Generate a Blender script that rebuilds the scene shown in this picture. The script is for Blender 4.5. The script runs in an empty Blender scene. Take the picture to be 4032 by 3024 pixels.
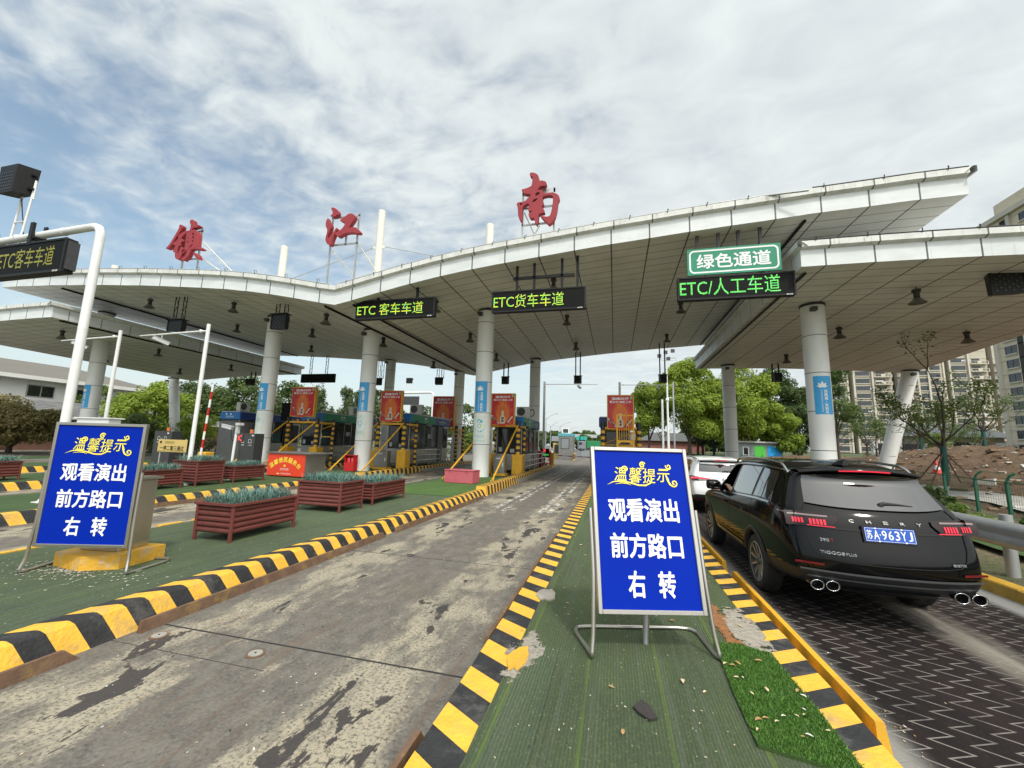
import bpy, bmesh, math, random
import numpy as np
from mathutils import Vector, Matrix
R = math.radians
SC = bpy.context.scene
COL = SC.collection
random.seed(7)

# ------------------------------------------------------------------ camera
def make_camera():
    pitch, roll, yaw = R(8.351), R(1.722), R(-14.236)
    fwd = Vector((math.sin(yaw)*math.cos(pitch), math.cos(yaw)*math.cos(pitch), math.sin(pitch)))
    right = Vector((math.cos(yaw), -math.sin(yaw), 0))
    up = right.cross(fwd)
    r2 = math.cos(roll)*right + math.sin(roll)*up
    u2 = -math.sin(roll)*right + math.cos(roll)*up
    cd = bpy.data.cameras.new("camera"); co = bpy.data.objects.new("camera", cd); COL.objects.link(co)
    m = Matrix.Identity(4)
    for i in range(3):
        m[i][0] = r2[i]; m[i][1] = u2[i]; m[i][2] = -fwd[i]
    m.translation = (0, 0, 1.8)
    co.matrix_world = m
    cd.sensor_width = 36; cd.lens = 36*1605.7/4032
    cd.clip_start = 0.05; cd.clip_end = 3000
    SC.camera = co
make_camera()

# ------------------------------------------------------------------ light
SUN = Vector((0.34, -0.52, 0.80)).normalized()          # towards the sun: behind the viewer, a little right
def make_light():
    w = bpy.data.worlds.new("World"); SC.world = w; w.use_nodes = True
    nt = w.node_tree; nt.nodes.clear(); N = nt.nodes.new; L = nt.links.new
    out = N("ShaderNodeOutputWorld"); bg = N("ShaderNodeBackground"); bg.inputs[1].default_value = 1.0
    sky = N("ShaderNodeTexSky"); sky.sky_type = 'NISHITA'; sky.sun_disc = False
    sky.sun_elevation = math.asin(SUN.z); sky.sun_rotation = math.atan2(SUN.x, SUN.y)
    sky.air_density = 1.3; sky.dust_density = 1.5; sky.ozone_density = 2.0
    sk = N("ShaderNodeMix"); sk.data_type = 'RGBA'; sk.blend_type = 'MULTIPLY'; sk.inputs[0].default_value = 1
    L(sky.outputs[0], sk.inputs[6]); sk.inputs[7].default_value = (0.185, 0.172, 0.150, 1)
    tc = N("ShaderNodeTexCoord"); sep = N("ShaderNodeSeparateXYZ"); L(tc.outputs['Generated'], sep.inputs[0])
    def math_(op, a, b=None, c=None):
        n = N("ShaderNodeMath"); n.operation = op
        for i, v in enumerate((a, b, c)):
            if v is None: continue
            if isinstance(v, (int, float)): n.inputs[i].default_value = v
            else: L(v, n.inputs[i])
        return n.outputs[0]
    zz = math_('ADD', math_('MAXIMUM', sep.outputs[2], 0.0), 0.12)
    u = math_('DIVIDE', sep.outputs[0], zz); v = math_('DIVIDE', sep.outputs[1], zz)
    cmb = N("ShaderNodeCombineXYZ"); L(u, cmb.inputs[0]); L(v, cmb.inputs[1])
    mp = N("ShaderNodeMapping"); mp.inputs['Rotation'].default_value = (0, 0, R(28)); mp.inputs['Scale'].default_value = (1.0, 1.35, 1)
    L(cmb.outputs[0], mp.inputs[0])
    def noise(sc, det, ro, dist=0.0, off=0):
        n = N("ShaderNodeTexNoise"); n.inputs['Scale'].default_value = sc; n.inputs['Detail'].default_value = det
        n.inputs['Roughness'].default_value = ro; n.inputs['Distortion'].default_value = dist
        if off:
            m2 = N("ShaderNodeMapping"); m2.inputs['Location'].default_value = (off, off*.7, 0); L(mp.outputs[0], m2.inputs[0]); L(m2.outputs[0], n.inputs['Vector'])
        else: L(mp.outputs[0], n.inputs['Vector'])
        return n.outputs[0]
    big = noise(0.75, 4, .5, .4); mid = noise(5.2, 4, .55, .5, 3.1); fine = noise(13.0, 3, .55, .4, 7.7)
    # cover grows towards the right (+x) and overhead, thins out to the left
    cov = math_('ADD', math_('MULTIPLY', sep.outputs[0], 0.46), math_('MULTIPLY', sep.outputs[2], 0.36))
    s = math_('ADD', math_('MULTIPLY', big, 0.75), math_('ADD', math_('MULTIPLY', mid, 0.62), math_('MULTIPLY', fine, 0.26)))
    s = math_('ADD', s, cov)
    rm = N("ShaderNodeMapRange"); rm.interpolation_type = 'SMOOTHSTEP'
    rm.inputs[1].default_value = 0.50; rm.inputs[2].default_value = 1.02; L(s, rm.inputs[0])
    # cloud tone: pale grey with brighter tufts
    tone = N("ShaderNodeMapRange"); tone.inputs[1].default_value = .36; tone.inputs[2].default_value = .68; L(math_('ADD', math_('MULTIPLY', mid, .6), math_('MULTIPLY', big, .4)), tone.inputs[0])
    cl = N("ShaderNodeMix"); cl.data_type = 'RGBA'; L(tone.outputs[0], cl.inputs[0])
    cl.inputs[6].default_value = (0.64, 0.69, 0.71, 1); cl.inputs[7].default_value = (0.82, 0.875, 0.86, 1)
    # pale milky air close to the horizon
    hz = N("ShaderNodeMapRange"); hz.interpolation_type = 'SMOOTHSTEP'; hz.inputs[1].default_value = 0.02; hz.inputs[2].default_value = 0.30
    hz.inputs[3].default_value = 0.75; hz.inputs[4].default_value = 0.0; L(sep.outputs[2], hz.inputs[0])
    skh = N("ShaderNodeMix"); skh.data_type = 'RGBA'; L(hz.outputs[0], skh.inputs[0]); L(sk.outputs[2], skh.inputs[6]); skh.inputs[7].default_value = (0.62, 0.72, 0.80, 1)
    fac = math_('MULTIPLY', rm.outputs[0], math_('SUBTRACT', 0.94, math_('MULTIPLY', hz.outputs[0], .45)))
    mx = N("ShaderNodeMix"); mx.data_type = 'RGBA'; L(fac, mx.inputs[0]); L(skh.outputs[2], mx.inputs[6]); L(cl.outputs[2], mx.inputs[7])
    # hazy aureole around the sun, unseen behind the viewer, added to fill front faces
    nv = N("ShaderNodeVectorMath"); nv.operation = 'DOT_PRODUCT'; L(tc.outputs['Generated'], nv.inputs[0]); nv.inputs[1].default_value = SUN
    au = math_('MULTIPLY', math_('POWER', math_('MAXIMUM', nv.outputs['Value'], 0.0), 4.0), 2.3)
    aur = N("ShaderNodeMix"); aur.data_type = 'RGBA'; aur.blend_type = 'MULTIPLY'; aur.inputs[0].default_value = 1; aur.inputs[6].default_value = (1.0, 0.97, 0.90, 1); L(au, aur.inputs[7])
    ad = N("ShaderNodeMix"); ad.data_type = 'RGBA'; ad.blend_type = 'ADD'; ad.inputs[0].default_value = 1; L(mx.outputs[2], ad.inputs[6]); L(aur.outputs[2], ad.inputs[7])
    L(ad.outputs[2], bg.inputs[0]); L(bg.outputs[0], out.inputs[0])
    ld = bpy.data.lights.new("sun", 'SUN'); ld.energy = 2.0; ld.angle = R(6); ld.color = (1.0, 0.95, 0.87)
    lo = bpy.data.objects.new("sun", ld); COL.objects.link(lo)
    lo.rotation_euler = SUN.to_track_quat('Z', 'Y').to_euler()
make_light()
vs = SC.view_settings
vs.view_transform = 'Standard'; vs.look = 'None'; vs.exposure = 0.12; vs.gamma = 1; vs.use_curve_mapping = False
SC.cycles.max_bounces = 7; SC.cycles.diffuse_bounces = 3; SC.cycles.glossy_bounces = 4; SC.cycles.transparent_max_bounces = 8

# ------------------------------------------------------------------ mesh builder
class MB:
    def __init__(s): s.v = []; s.f = []; s.m = []; s.sm = []
    def add(s, vs, fs, m=0, smooth=False, M=None):
        b = len(s.v)
        if M is not None: vs = [tuple(M @ Vector(p)) for p in vs]
        s.v.extend([tuple(p) for p in vs])
        for i, fc in enumerate(fs):
            s.f.append(tuple(b+k for k in fc)); s.m.append(m[i] if isinstance(m, list) else m); s.sm.append(smooth)
        return s
    def box(s, x0, y0, z0, x1, y1, z1, m=0, M=None):
        v = [(x0,y0,z0),(x1,y0,z0),(x1,y1,z0),(x0,y1,z0),(x0,y0,z1),(x1,y0,z1),(x1,y1,z1),(x0,y1,z1)]
        return s.add(v, [(0,3,2,1),(4,5,6,7),(0,1,5,4),(1,2,6,5),(2,3,7,6),(3,0,4,7)], m, False, M)
    def bbox(s, x0, y0, z0, x1, y1, z1, b=.01, m=0, M=None):
        """box with chamfered edges"""
        X=(x0,x1);Y=(y0,y1);Z=(z0,z1); v=[];idx={}
        for i in (0,1):
            for j in (0,1):
                for k in (0,1):
                    sx=1-2*i;sy=1-2*j;sz=1-2*k
                    for a in range(3):
                        p=[X[i]+sx*b,Y[j]+sy*b,Z[k]+sz*b]; p[a]=(X[i],Y[j],Z[k])[a]
                        idx[(i,j,k,a)]=len(v); v.append(tuple(p))
        g=lambda *q: idx[q]; f=[]
        for i in (0,1):
            q=[g(i,0,0,0),g(i,1,0,0),g(i,1,1,0),g(i,0,1,0)]; f.append(tuple(q if i else q[::-1]))
            q=[g(0,i,0,1),g(1,i,0,1),g(1,i,1,1),g(0,i,1,1)]; f.append(tuple(q[::-1] if i else q))
            q=[g(0,0,i,2),g(1,0,i,2),g(1,1,i,2),g(0,1,i,2)]; f.append(tuple(q if i else q[::-1]))
        for i in (0,1):
            for j in (0,1):
                q=(g(i,j,0,0),g(i,j,1,0),g(i,j,1,1),g(i,j,0,1)); f.append(q if (i+j)%2==0 else q[::-1]) if 0 else f.append(q)
                f.append((g(i,0,j,0),g(i,1,j,0),g(i,1,j,2),g(i,0,j,2)))
                f.append((g(0,i,j,1),g(1,i,j,1),g(1,i,j,2),g(0,i,j,2)))
        for i in (0,1):
            for j in (0,1):
                for k in (0,1): f.append((g(i,j,k,0),g(i,j,k,1),g(i,j,k,2)))
        return s.add(v, f, m, False, M)
    def cyl(s, p0, p1, r0, r1=None, n=12, m=0, caps=True, smooth=True, M=None):
        p0=Vector(p0);p1=Vector(p1); r1=r0 if r1 is None else r1
        d=(p1-p0).normalized(); a=d.orthogonal().normalized(); c=d.cross(a); v=[]
        for p,r in ((p0,r0),(p1,r1)):
            for k in range(n):
                t=2*math.pi*k/n; v.append(p+(a*math.cos(t)+c*math.sin(t))*r)
        s.add(v,[(k,(k+1)%n,n+(k+1)%n,n+k) for k in range(n)],m,smooth,M)
        if caps:
            s.add(v[:n],[tuple(range(n))[::-1]],m,False,M); s.add(v[n:],[tuple(range(n))],m,False,M)
        return s
    def tube(s, pts, r, n=8, m=0, caps=True, M=None):
        pts=[Vector(p) for p in pts]; rr=r if isinstance(r,(list,tuple)) else [r]*len(pts); v=[]; prev=None
        for i,p in enumerate(pts):
            d=(pts[min(i+1,len(pts)-1)]-pts[max(i-1,0)]).normalized()
            if prev is None: a=d.orthogonal().normalized()
            else:
                a=prev-d*prev.dot(d); a=a.normalized() if a.length>1e-6 else d.orthogonal().normalized()
            prev=a; c=d.cross(a)
            for k in range(n):
                t=2*math.pi*k/n; v.append(p+(a*math.cos(t)+c*math.sin(t))*rr[i])
        f=[(i*n+k,i*n+(k+1)%n,(i+1)*n+(k+1)%n,(i+1)*n+k) for i in range(len(pts)-1) for k in range(n)]
        s.add(v,f,m,True,M)
        if caps:
            s.add(v[:n],[tuple(range(n))[::-1]],m,False,M); s.add(v[-n:],[tuple(range(n))],m,False,M)
        return s
    def lathe(s, prof, n=20, m=0, M=None, smooth=True):
        """prof: (r, z) pairs about the z axis"""
        v=[(r*math.cos(2*math.pi*k/n), r*math.sin(2*math.pi*k/n), z) for r,z in prof for k in range(n)]
        f=[(i*n+k,i*n+(k+1)%n,(i+1)*n+(k+1)%n,(i+1)*n+k) for i in range(len(prof)-1) for k in range(n)]
        return s.add(v,f,m,smooth,M)
    def prism(s, poly, h0, h1, axis='z', m=0, M=None):
        n=len(poly)
        def P(a,b,h):
            return {'z':(a,b,h),'y':(a,h,b),'x':(h,a,b)}[axis]
        v=[P(a,b,h0) for a,b in poly]+[P(a,b,h1) for a,b in poly]
        f=[tuple(range(n))[::-1],tuple(range(n,2*n))]+[(k,(k+1)%n,n+(k+1)%n,n+k) for k in range(n)]
        return s.add(v,f,m,False,M)
    def grid(s, P, m=0, smooth=True, M=None, flip=False):
        """P: rows x cols of points"""
        r=len(P);c=len(P[0]); v=[p for row in P for p in row]
        f=[(i*c+j,i*c+j+1,(i+1)*c+j+1,(i+1)*c+j) for i in range(r-1) for j in range(c-1)]
        if flip: f=[q[::-1] for q in f]
        return s.add(v,f,m,smooth,M)
    def build(s, name, mats, parent=None, fix=False, loc=None):
        me=bpy.data.meshes.new(name); me.from_pydata(s.v,[],s.f)
        for mt in (mats if isinstance(mats,(list,tuple)) else [mats]): me.materials.append(mt)
        me.polygons.foreach_set('material_index',s.m); me.polygons.foreach_set('use_smooth',s.sm)
        me.update()
        if fix:
            b=bmesh.new(); b.from_mesh(me); bmesh.ops.recalc_face_normals(b,faces=b.faces[:]); b.to_mesh(me); b.free()
        o=bpy.data.objects.new(name,me); COL.objects.link(o)
        if parent is not None: o.parent=parent
        if loc: o.location=loc
        return o

def tag(o,label=None,cat=None,group=None,kind=None):
    if label: o['label']=label
    if cat: o['category']=cat
    if group: o['group']=group
    if kind: o['kind']=kind
    return o
def thing(name,label,cat,loc=(0,0,0),rz=0,group=None):
    o=bpy.data.objects.new(name,None); COL.objects.link(o); o.empty_display_size=.2
    o.location=loc; o.rotation_euler=(0,0,rz)
    return tag(o,label,cat,group)
def copy_tree(o,parent=None,label=None,group=None,loc=None,rz=None,scale=None):
    c=o.copy(); COL.objects.link(c); c.parent=parent
    for ch in list(o.children): copy_tree(ch,c)
    if label: c['label']=label
    if group: c['group']=group
    if loc is not None: c.location=loc
    if rz is not None: c.rotation_euler=(0,0,rz)
    if scale is not None: c.scale=(scale,)*3 if isinstance(scale,(int,float)) else scale
    return c
def struct(name,mb,mats,kind='structure'):
    return tag(mb.build(name,mats),kind=kind)

# ------------------------------------------------------------------ materials
_mats={}
def mat(name,col,rough=.6,metal=0.0,var=.12,scale=4.0,bump=0.0,bscale=60,emit=None,estr=1.0,spec=.5,stretch=None,coat=0,crough=.03,alpha=None,trans=0,dirt=None,dscale=1.5):
    if name in _mats: return _mats[name]
    m=bpy.data.materials.new(name); m.use_nodes=True; nt=m.node_tree; N=nt.nodes.new; L=nt.links.new
    b=nt.nodes['Principled BSDF']; b.inputs['Roughness'].default_value=rough; b.inputs['Metallic'].default_value=metal
    b.inputs['Specular IOR Level'].default_value=spec
    if coat: b.inputs['Coat Weight'].default_value=coat; b.inputs['Coat Roughness'].default_value=crough
    if trans: b.inputs['Transmission Weight'].default_value=trans
    tc=N('ShaderNodeTexCoord'); mp=N('ShaderNodeMapping'); L(tc.outputs['Object'],mp.inputs[0])
    if stretch: mp.inputs['Scale'].default_value=stretch
    nz=N('ShaderNodeTexNoise'); nz.inputs['Scale'].default_value=scale; nz.inputs['Detail'].default_value=6; nz.inputs['Roughness'].default_value=.62; L(mp.outputs[0],nz.inputs[0])
    mr=N('ShaderNodeMapRange'); mr.inputs[1].default_value=.25; mr.inputs[2].default_value=.75; mr.inputs[3].default_value=1-var; mr.inputs[4].default_value=1+var; L(nz.outputs[0],mr.inputs[0])
    mx=N('ShaderNodeMix'); mx.data_type='RGBA'; mx.blend_type='MULTIPLY'; mx.inputs[0].default_value=1; mx.inputs[6].default_value=(*col,1); L(mr.outputs[0],mx.inputs[7])
    last=mx.outputs[2]
    if dirt:
        n2=N('ShaderNodeTexNoise'); n2.inputs['Scale'].default_value=dscale; n2.inputs['Detail'].default_value=8; n2.inputs['Roughness'].default_value=.7; L(mp.outputs[0],n2.inputs[0])
        r2=N('ShaderNodeMapRange'); r2.inputs[1].default_value=.52; r2.inputs[2].default_value=.72; r2.inputs[4].default_value=dirt[3]; L(n2.outputs[0],r2.inputs[0])
        m2=N('ShaderNodeMix'); m2.data_type='RGBA'; L(r2.outputs[0],m2.inputs[0]); L(last,m2.inputs[6]); m2.inputs[7].default_value=(*dirt[:3],1); last=m2.outputs[2]
    L(last,b.inputs['Base Color'])
    if bump:
        bn=N('ShaderNodeTexNoise'); bn.inputs['Scale'].default_value=bscale; bn.inputs['Detail'].default_value=4; L(mp.outputs[0],bn.inputs[0])
        bp=N('ShaderNodeBump'); bp.inputs['Strength'].default_value=bump; bp.inputs['Distance'].default_value=.02; L(bn.outputs[0],bp.inputs['Height']); L(bp.outputs[0],b.inputs['Normal'])
    if emit: b.inputs['Emission Color'].default_value=(*emit,1); b.inputs['Emission Strength'].default_value=estr
    if alpha is not None: b.inputs['Alpha'].default_value=alpha
    _mats[name]=m; return m
class NG:
    """small node helper"""
    def __init__(s,name):
        s.m=bpy.data.materials.new(name); s.m.use_nodes=True; s.nt=s.m.node_tree; s.b=s.nt.nodes['Principled BSDF']
        s.tc=s.nt.nodes.new('ShaderNodeTexCoord'); s.P=s.tc.outputs['Object']
        sp=s.n('ShaderNodeSeparateXYZ'); s.l(s.P,sp.inputs[0]); s.x,s.y,s.z=sp.outputs
    def n(s,t): return s.nt.nodes.new(t)
    def l(s,a,b): s.nt.links.new(a,b)
    def mth(s,op,a,b=None,c=None):
        k=s.n('ShaderNodeMath'); k.operation=op
        for i,v in enumerate((a,b,c)):
            if v is None: continue
            if isinstance(v,(int,float)): k.inputs[i].default_value=v
            else: s.l(v,k.inputs[i])
        return k.outputs[0]
    def noise(s,sc,det=5,ro=.6,stretch=(1,1,1),off=(0,0,0),dist=0):
        mp=s.n('ShaderNodeMapping'); mp.inputs['Scale'].default_value=stretch; mp.inputs['Location'].default_value=off; s.l(s.P,mp.inputs[0])
        k=s.n('ShaderNodeTexNoise'); k.inputs['Scale'].default_value=sc; k.inputs['Detail'].default_value=det; k.inputs['Roughness'].default_value=ro; k.inputs['Distortion'].default_value=dist
        s.l(mp.outputs[0],k.inputs[0]); return k.outputs[0]
    def rng(s,v,a,b,c=0,d=1,smooth=True):
        k=s.n('ShaderNodeMapRange'); k.interpolation_type='SMOOTHSTEP' if smooth else 'LINEAR'
        for i,q in enumerate((a,b,c,d)): k.inputs[i+1].default_value=q
        s.l(v,k.inputs[0]); return k.outputs[0]
    def mix(s,f,a,b,blend='MIX'):
        k=s.n('ShaderNodeMix'); k.data_type='RGBA'; k.blend_type=blend
        for i,v in ((0,f),(6,a),(7,b)):
            if isinstance(v,(int,float)): k.inputs[i].default_value=v
            elif isinstance(v,tuple): k.inputs[i].default_value=(*v,1)
            else: s.l(v,k.inputs[i])
        return k.outputs[2]
    def bump(s,h,st=.4,dist=.02):
        k=s.n('ShaderNodeBump'); k.inputs['Strength'].default_value=st; k.inputs['Distance'].default_value=dist; s.l(h,k.inputs['Height']); s.l(k.outputs[0],s.b.inputs['Normal'])
    def done(s,col,rough=.7):
        s.l(col,s.b.inputs['Base Color']) if not isinstance(col,tuple) else None
        if isinstance(rough,(int,float)): s.b.inputs['Roughness'].default_value=rough
        else: s.l(rough,s.b.inputs['Roughness'])
        return s.m
def pulse(g,v,period,width,soft=None):
    """1 on thin lines every period (line width in metres)"""
    fr=g.mth('FRACT',g.mth('ADD',g.mth('DIVIDE',v,period),1000.5))
    d=g.mth('MULTIPLY',g.mth('ABSOLUTE',g.mth('SUBTRACT',fr,.5)),period)
    return g.rng(d,width*.4,width*.6,1,0)

# ------------------------------------------------------------------ lettering
def text_mesh(s,bold=0.0,ext=0.0,res=3):
    c=bpy.data.curves.new('lettering','FONT'); c.body=s; c.size=1; c.resolution_u=res; c.offset=bold; c.extrude=ext; c.align_x='CENTER'
    o=bpy.data.objects.new('lettering',c); COL.objects.link(o)
    dg=bpy.context.evaluated_depsgraph_get(); me=bpy.data.meshes.new_from_object(o.evaluated_get(dg))
    vs=[v.co.copy() for v in me.vertices]; fs=[tuple(p.vertices) for p in me.polygons]
    bpy.data.objects.remove(o); bpy.data.curves.remove(c); bpy.data.meshes.remove(me)
    return vs,fs
def text(mb,s,x,z,h,M=None,bold=.012,m=0,w=None,y=-.004,shear=0,ext=0.0,rot=0,res=3):
    """writes s centred at (x,z) on the plane facing -y; h = glyph height, w = total width"""
    vs,fs=text_mesh(s,0.0,ext,res)
    xs=[p.x for p in vs]; ys=[p.y for p in vs]
    x0,x1,y0,y1=min(xs),max(xs),min(ys),max(ys)
    k=h/(y1-y0); kx=(w/(x1-x0)) if w else k
    out=[]
    for p in vs:
        a=(p.x-(x0+x1)/2)*kx; b=(p.y-(y0+y1)/2)*k; a+=shear*b
        ca,sa=math.cos(rot),math.sin(rot)
        out.append((x+a*ca-b*sa, y-p.z*k, z+a*sa+b*ca))
    mb.add(out,fs,m,False,M)
    if bold>.013:                       # heavier strokes: shifted copies, each a hair proud of the last
        r=bold*.85*h
        for k in range(8):
            a=math.pi*k/4; mb.add([(p[0]+r*math.cos(a),p[1]-.00008*(k+1),p[2]+r*math.sin(a)) for p in out],fs,m,False,M)
def poly_fill(mb,polys,Mfun,ext,m=0):
    """filled outline with holes (even-odd), extruded; Mfun maps (a,b,depth) to a point"""
    c=bpy.data.curves.new('outline','CURVE'); c.dimensions='2D'; c.fill_mode='BOTH'; c.extrude=ext; c.bevel_depth=.012; c.bevel_resolution=0; c.offset=-.012
    for p in polys:
        n=len(p); pp=[]
        for i in range(n):                       # one round of corner cutting keeps the brush outline crisp
            a,b=p[i],p[(i+1)%n]; pp+=[(a[0]*.82+b[0]*.18,a[1]*.82+b[1]*.18),(a[0]*.18+b[0]*.82,a[1]*.18+b[1]*.82)]
        s=c.splines.new('POLY'); s.points.add(len(pp)-1); s.use_cyclic_u=True
        for bp,q in zip(s.points,pp): bp.co=(q[0],q[1],0,1)
    o=bpy.data.objects.new('outline',c); COL.objects.link(o)
    dg=bpy.context.evaluated_depsgraph_get(); me=bpy.data.meshes.new_from_object(o.evaluated_get(dg))
    mb.add([Mfun(*v.co) for v in me.vertices],[tuple(p.vertices) for p in me.polygons],m)
    bpy.data.objects.remove(o); bpy.data.curves.remove(c); bpy.data.meshes.remove(me)
# ------------------------------------------------------------------ shared materials
STEEL=mat('brushed_steel',(.50,.48,.44),.28,.9,.10,3,stretch=(1,1,.15))
STEEL_DULL=mat('dull_steel',(.36,.36,.35),.42,.85,.15,2,dirt=(.22,.19,.15,.4))
GALV=mat('galvanised',(.42,.43,.43),.5,.6,.12,5,dirt=(.25,.22,.18,.35))
WHITE_PAINT=mat('white_paint',(.72,.73,.72),.42,0,.05,2,dirt=(.45,.42,.36,.35),bump=.05)
CREAM_PAINT=mat('cream_paint',(.72,.70,.60),.5,0,.05,2,dirt=(.5,.47,.38,.3))
BLACK=mat('black_metal',(.012,.012,.013),.5,0,.2,6,spec=.3)
DARK=mat('dark_grey',(.05,.052,.055),.5,0,.2,6)
LEDBLACK=mat('screen_black',(.007,.0075,.0075),.65,0,.15,8,spec=.15)
YEL=mat('yellow_paint',(.68,.37,.025),.5,0,.12,5,bump=.15,bscale=25,dirt=(.33,.19,.05,.45),dscale=2.2)
YELK=mat('yellow_kerb_paint',(.74,.42,.05),.7,0,.14,7,bump=.45,bscale=35,dirt=(.33,.26,.15,.75),dscale=3.4,spec=.3)
BLKK=mat('black_kerb_paint',(.028,.0285,.030),.65,0,.3,9,bump=.45,bscale=35,dirt=(.13,.125,.115,.75),dscale=3.6,spec=.3)
RUST=mat('rusty_steel',(.16,.095,.06),.75,.2,.35,6,bump=.3,bscale=40,dirt=(.40,.27,.06,.6),dscale=5)
REDP=mat('red_paint',(.52,.02,.02),.4,0,.1,3)
PINK=mat('faded_red_paint',(.50,.105,.135),.5,0,.10,3,dirt=(.42,.16,.16,.5))
MAROON=mat('maroon_slats',(.125,.030,.024),.55,0,.30,5,stretch=(1,1,4),bump=.15,bscale=40,dirt=(.19,.075,.055,.5),dscale=4)
MAROON_D=mat('maroon_frame',(.155,.038,.03),.55,0,.2,5)
SOIL=mat('planter_soil',(.05,.035,.022),.9,0,.3,20,bump=.5,bscale=30)
BLUE=mat('banner_blue',(.035,.33,.68),.45,0,.05,2)
WHITE=mat('white_vinyl',(.82,.83,.82),.5,0,.03,3)
GLASS_D=mat('dark_glass',(.012,.015,.017),.06,0,.1,2,spec=.7)
RUBBER=mat('tyre_rubber',(.016,.016,.017),.8,0,.25,12)
CONC=mat('concrete',(.30,.285,.25),.85,0,.15,3,bump=.25,bscale=30,dirt=(.16,.14,.11,.5))

def road_material():
    g=NG('concrete_road')
    ax=g.mth('ABSOLUTE',g.mth('SUBTRACT',g.mth('MULTIPLY',g.mth('FRACT',g.mth('ADD',g.mth('DIVIDE',g.mth('ADD',g.x,2.66),6.70),100.5)),6.70),3.35))
    trk=g.rng(g.mth('ABSOLUTE',g.mth('SUBTRACT',ax,.92)),.18,.72,1,0)
    inl=g.rng(ax,1.45,1.7,1,0)
    n1=g.noise(1.35,7,.66,(1.15,.55,1)); n2=g.noise(3.2,8,.68,(1.3,.55,1),(4,9,0),.5); fine=g.noise(38,4,.75); mid=g.noise(7,6,.7,(1,.6,1),(2,2,0)); grit=g.noise(160,2,.8)
    base=g.mix(g.rng(mid,.3,.7),(.088,.081,.071),(.160,.146,.121))
    base=g.mix(g.rng(fine,.45,.72,0,.6),base,(.225,.21,.18))
    base=g.mix(g.rng(fine,.30,.47,.6,0),base,(.035,.033,.031))
    streak=g.noise(6,4,.6,(2.2,.12,1),(1,3,0))
    base=g.mix(g.mth('MULTIPLY',g.rng(streak,.5,.68,0,.55),inl),base,(.135,.095,.066))
    # pale sandy wear in the wheel tracks
    sm=g.mth('ADD',g.mth('MULTIPLY',n1,.62),g.mth('ADD',g.mth('MULTIPLY',n2,.38),g.mth('MULTIPLY',trk,.125)))
    sm=g.mth('ADD',sm,g.rng(g.x,-5.5,-7.5,0,.05))
    sand=g.mth('MULTIPLY',g.rng(sm,.552,.662),g.rng(fine,.36,.54))
    sand=g.mth('MULTIPLY',sand,g.rng(g.y,20,34,1,.25))
    base=g.mix(g.mth('MULTIPLY',sand,g.mth('MULTIPLY',.92,inl)),base,(.37,.33,.24))
    # smooth dark tar-like skin left inside the worn patches
    n3=g.noise(1.9,9,.60,(1.25,.62,1),(7.3,1.2,0),.55)
    dm=g.mth('ADD',g.mth('MULTIPLY',n3,.80),g.mth('MULTIPLY',g.mth('SUBTRACT',sm,.5),.85))
    dark=g.mth('MULTIPLY',g.rng(dm,.583,.596),g.rng(trk,.15,.5))
    col=g.mix(g.mth('MULTIPLY',dark,g.mth('MULTIPLY',.93,inl)),base,(.034,.029,.030))
    # small oil blots and expansion joints across the lanes
    bl=g.noise(3.3,3,.5,(1,.7,1),(11,5,0)); col=g.mix(g.rng(bl,.70,.73,0,.75),col,(.045,.042,.042))
    jt=g.mth('ABSOLUTE',g.mth('SUBTRACT',g.y,3.27)); j2=g.mth('ABSOLUTE',g.mth('SUBTRACT',g.y,2.9))
    w=g.mth('ADD',.011,g.mth('MULTIPLY',g.mth('SUBTRACT',mid,.5),.012))
    jm=g.mth('LESS_THAN',jt,w); col=g.mix(jm,col,(.018,.017,.016))
    jm2=g.mth('MULTIPLY',g.mth('LESS_THAN',j2,.005),g.mth('LESS_THAN',g.x,-2.65)); col=g.mix(jm2,col,(.03,.028,.026))
    p=pulse(g,g.mth('SUBTRACT',g.y,3.27+2.9),5.8,.03); p=g.mth('MULTIPLY',p,g.mth('GREATER_THAN',g.y,5)); col=g.mix(g.mth('MULTIPLY',p,.8),col,(.03,.028,.027))
    g.bump(g.mth('ADD',g.mth('MULTIPLY',fine,.5),g.mth('ADD',g.mth('MULTIPLY',grit,.4),g.mth('MULTIPLY',g.mth('SUBTRACT',1,dark),.25))),.55,.012)
    return g.done(col,g.mth('SUBTRACT',.88,g.mth('MULTIPLY',dark,.38)))
def asphalt_material():
    g=NG('asphalt'); n=g.noise(30,5,.7); b=g.noise(.25,4,.6,(3,.3,1))
    c=g.mix(g.rng(b,.3,.7),(.075,.078,.082),(.125,.125,.125)); c=g.mix(g.rng(n,.3,.7,0,.25),c,(.18,.18,.18)); return g.done(c,.85)
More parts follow.
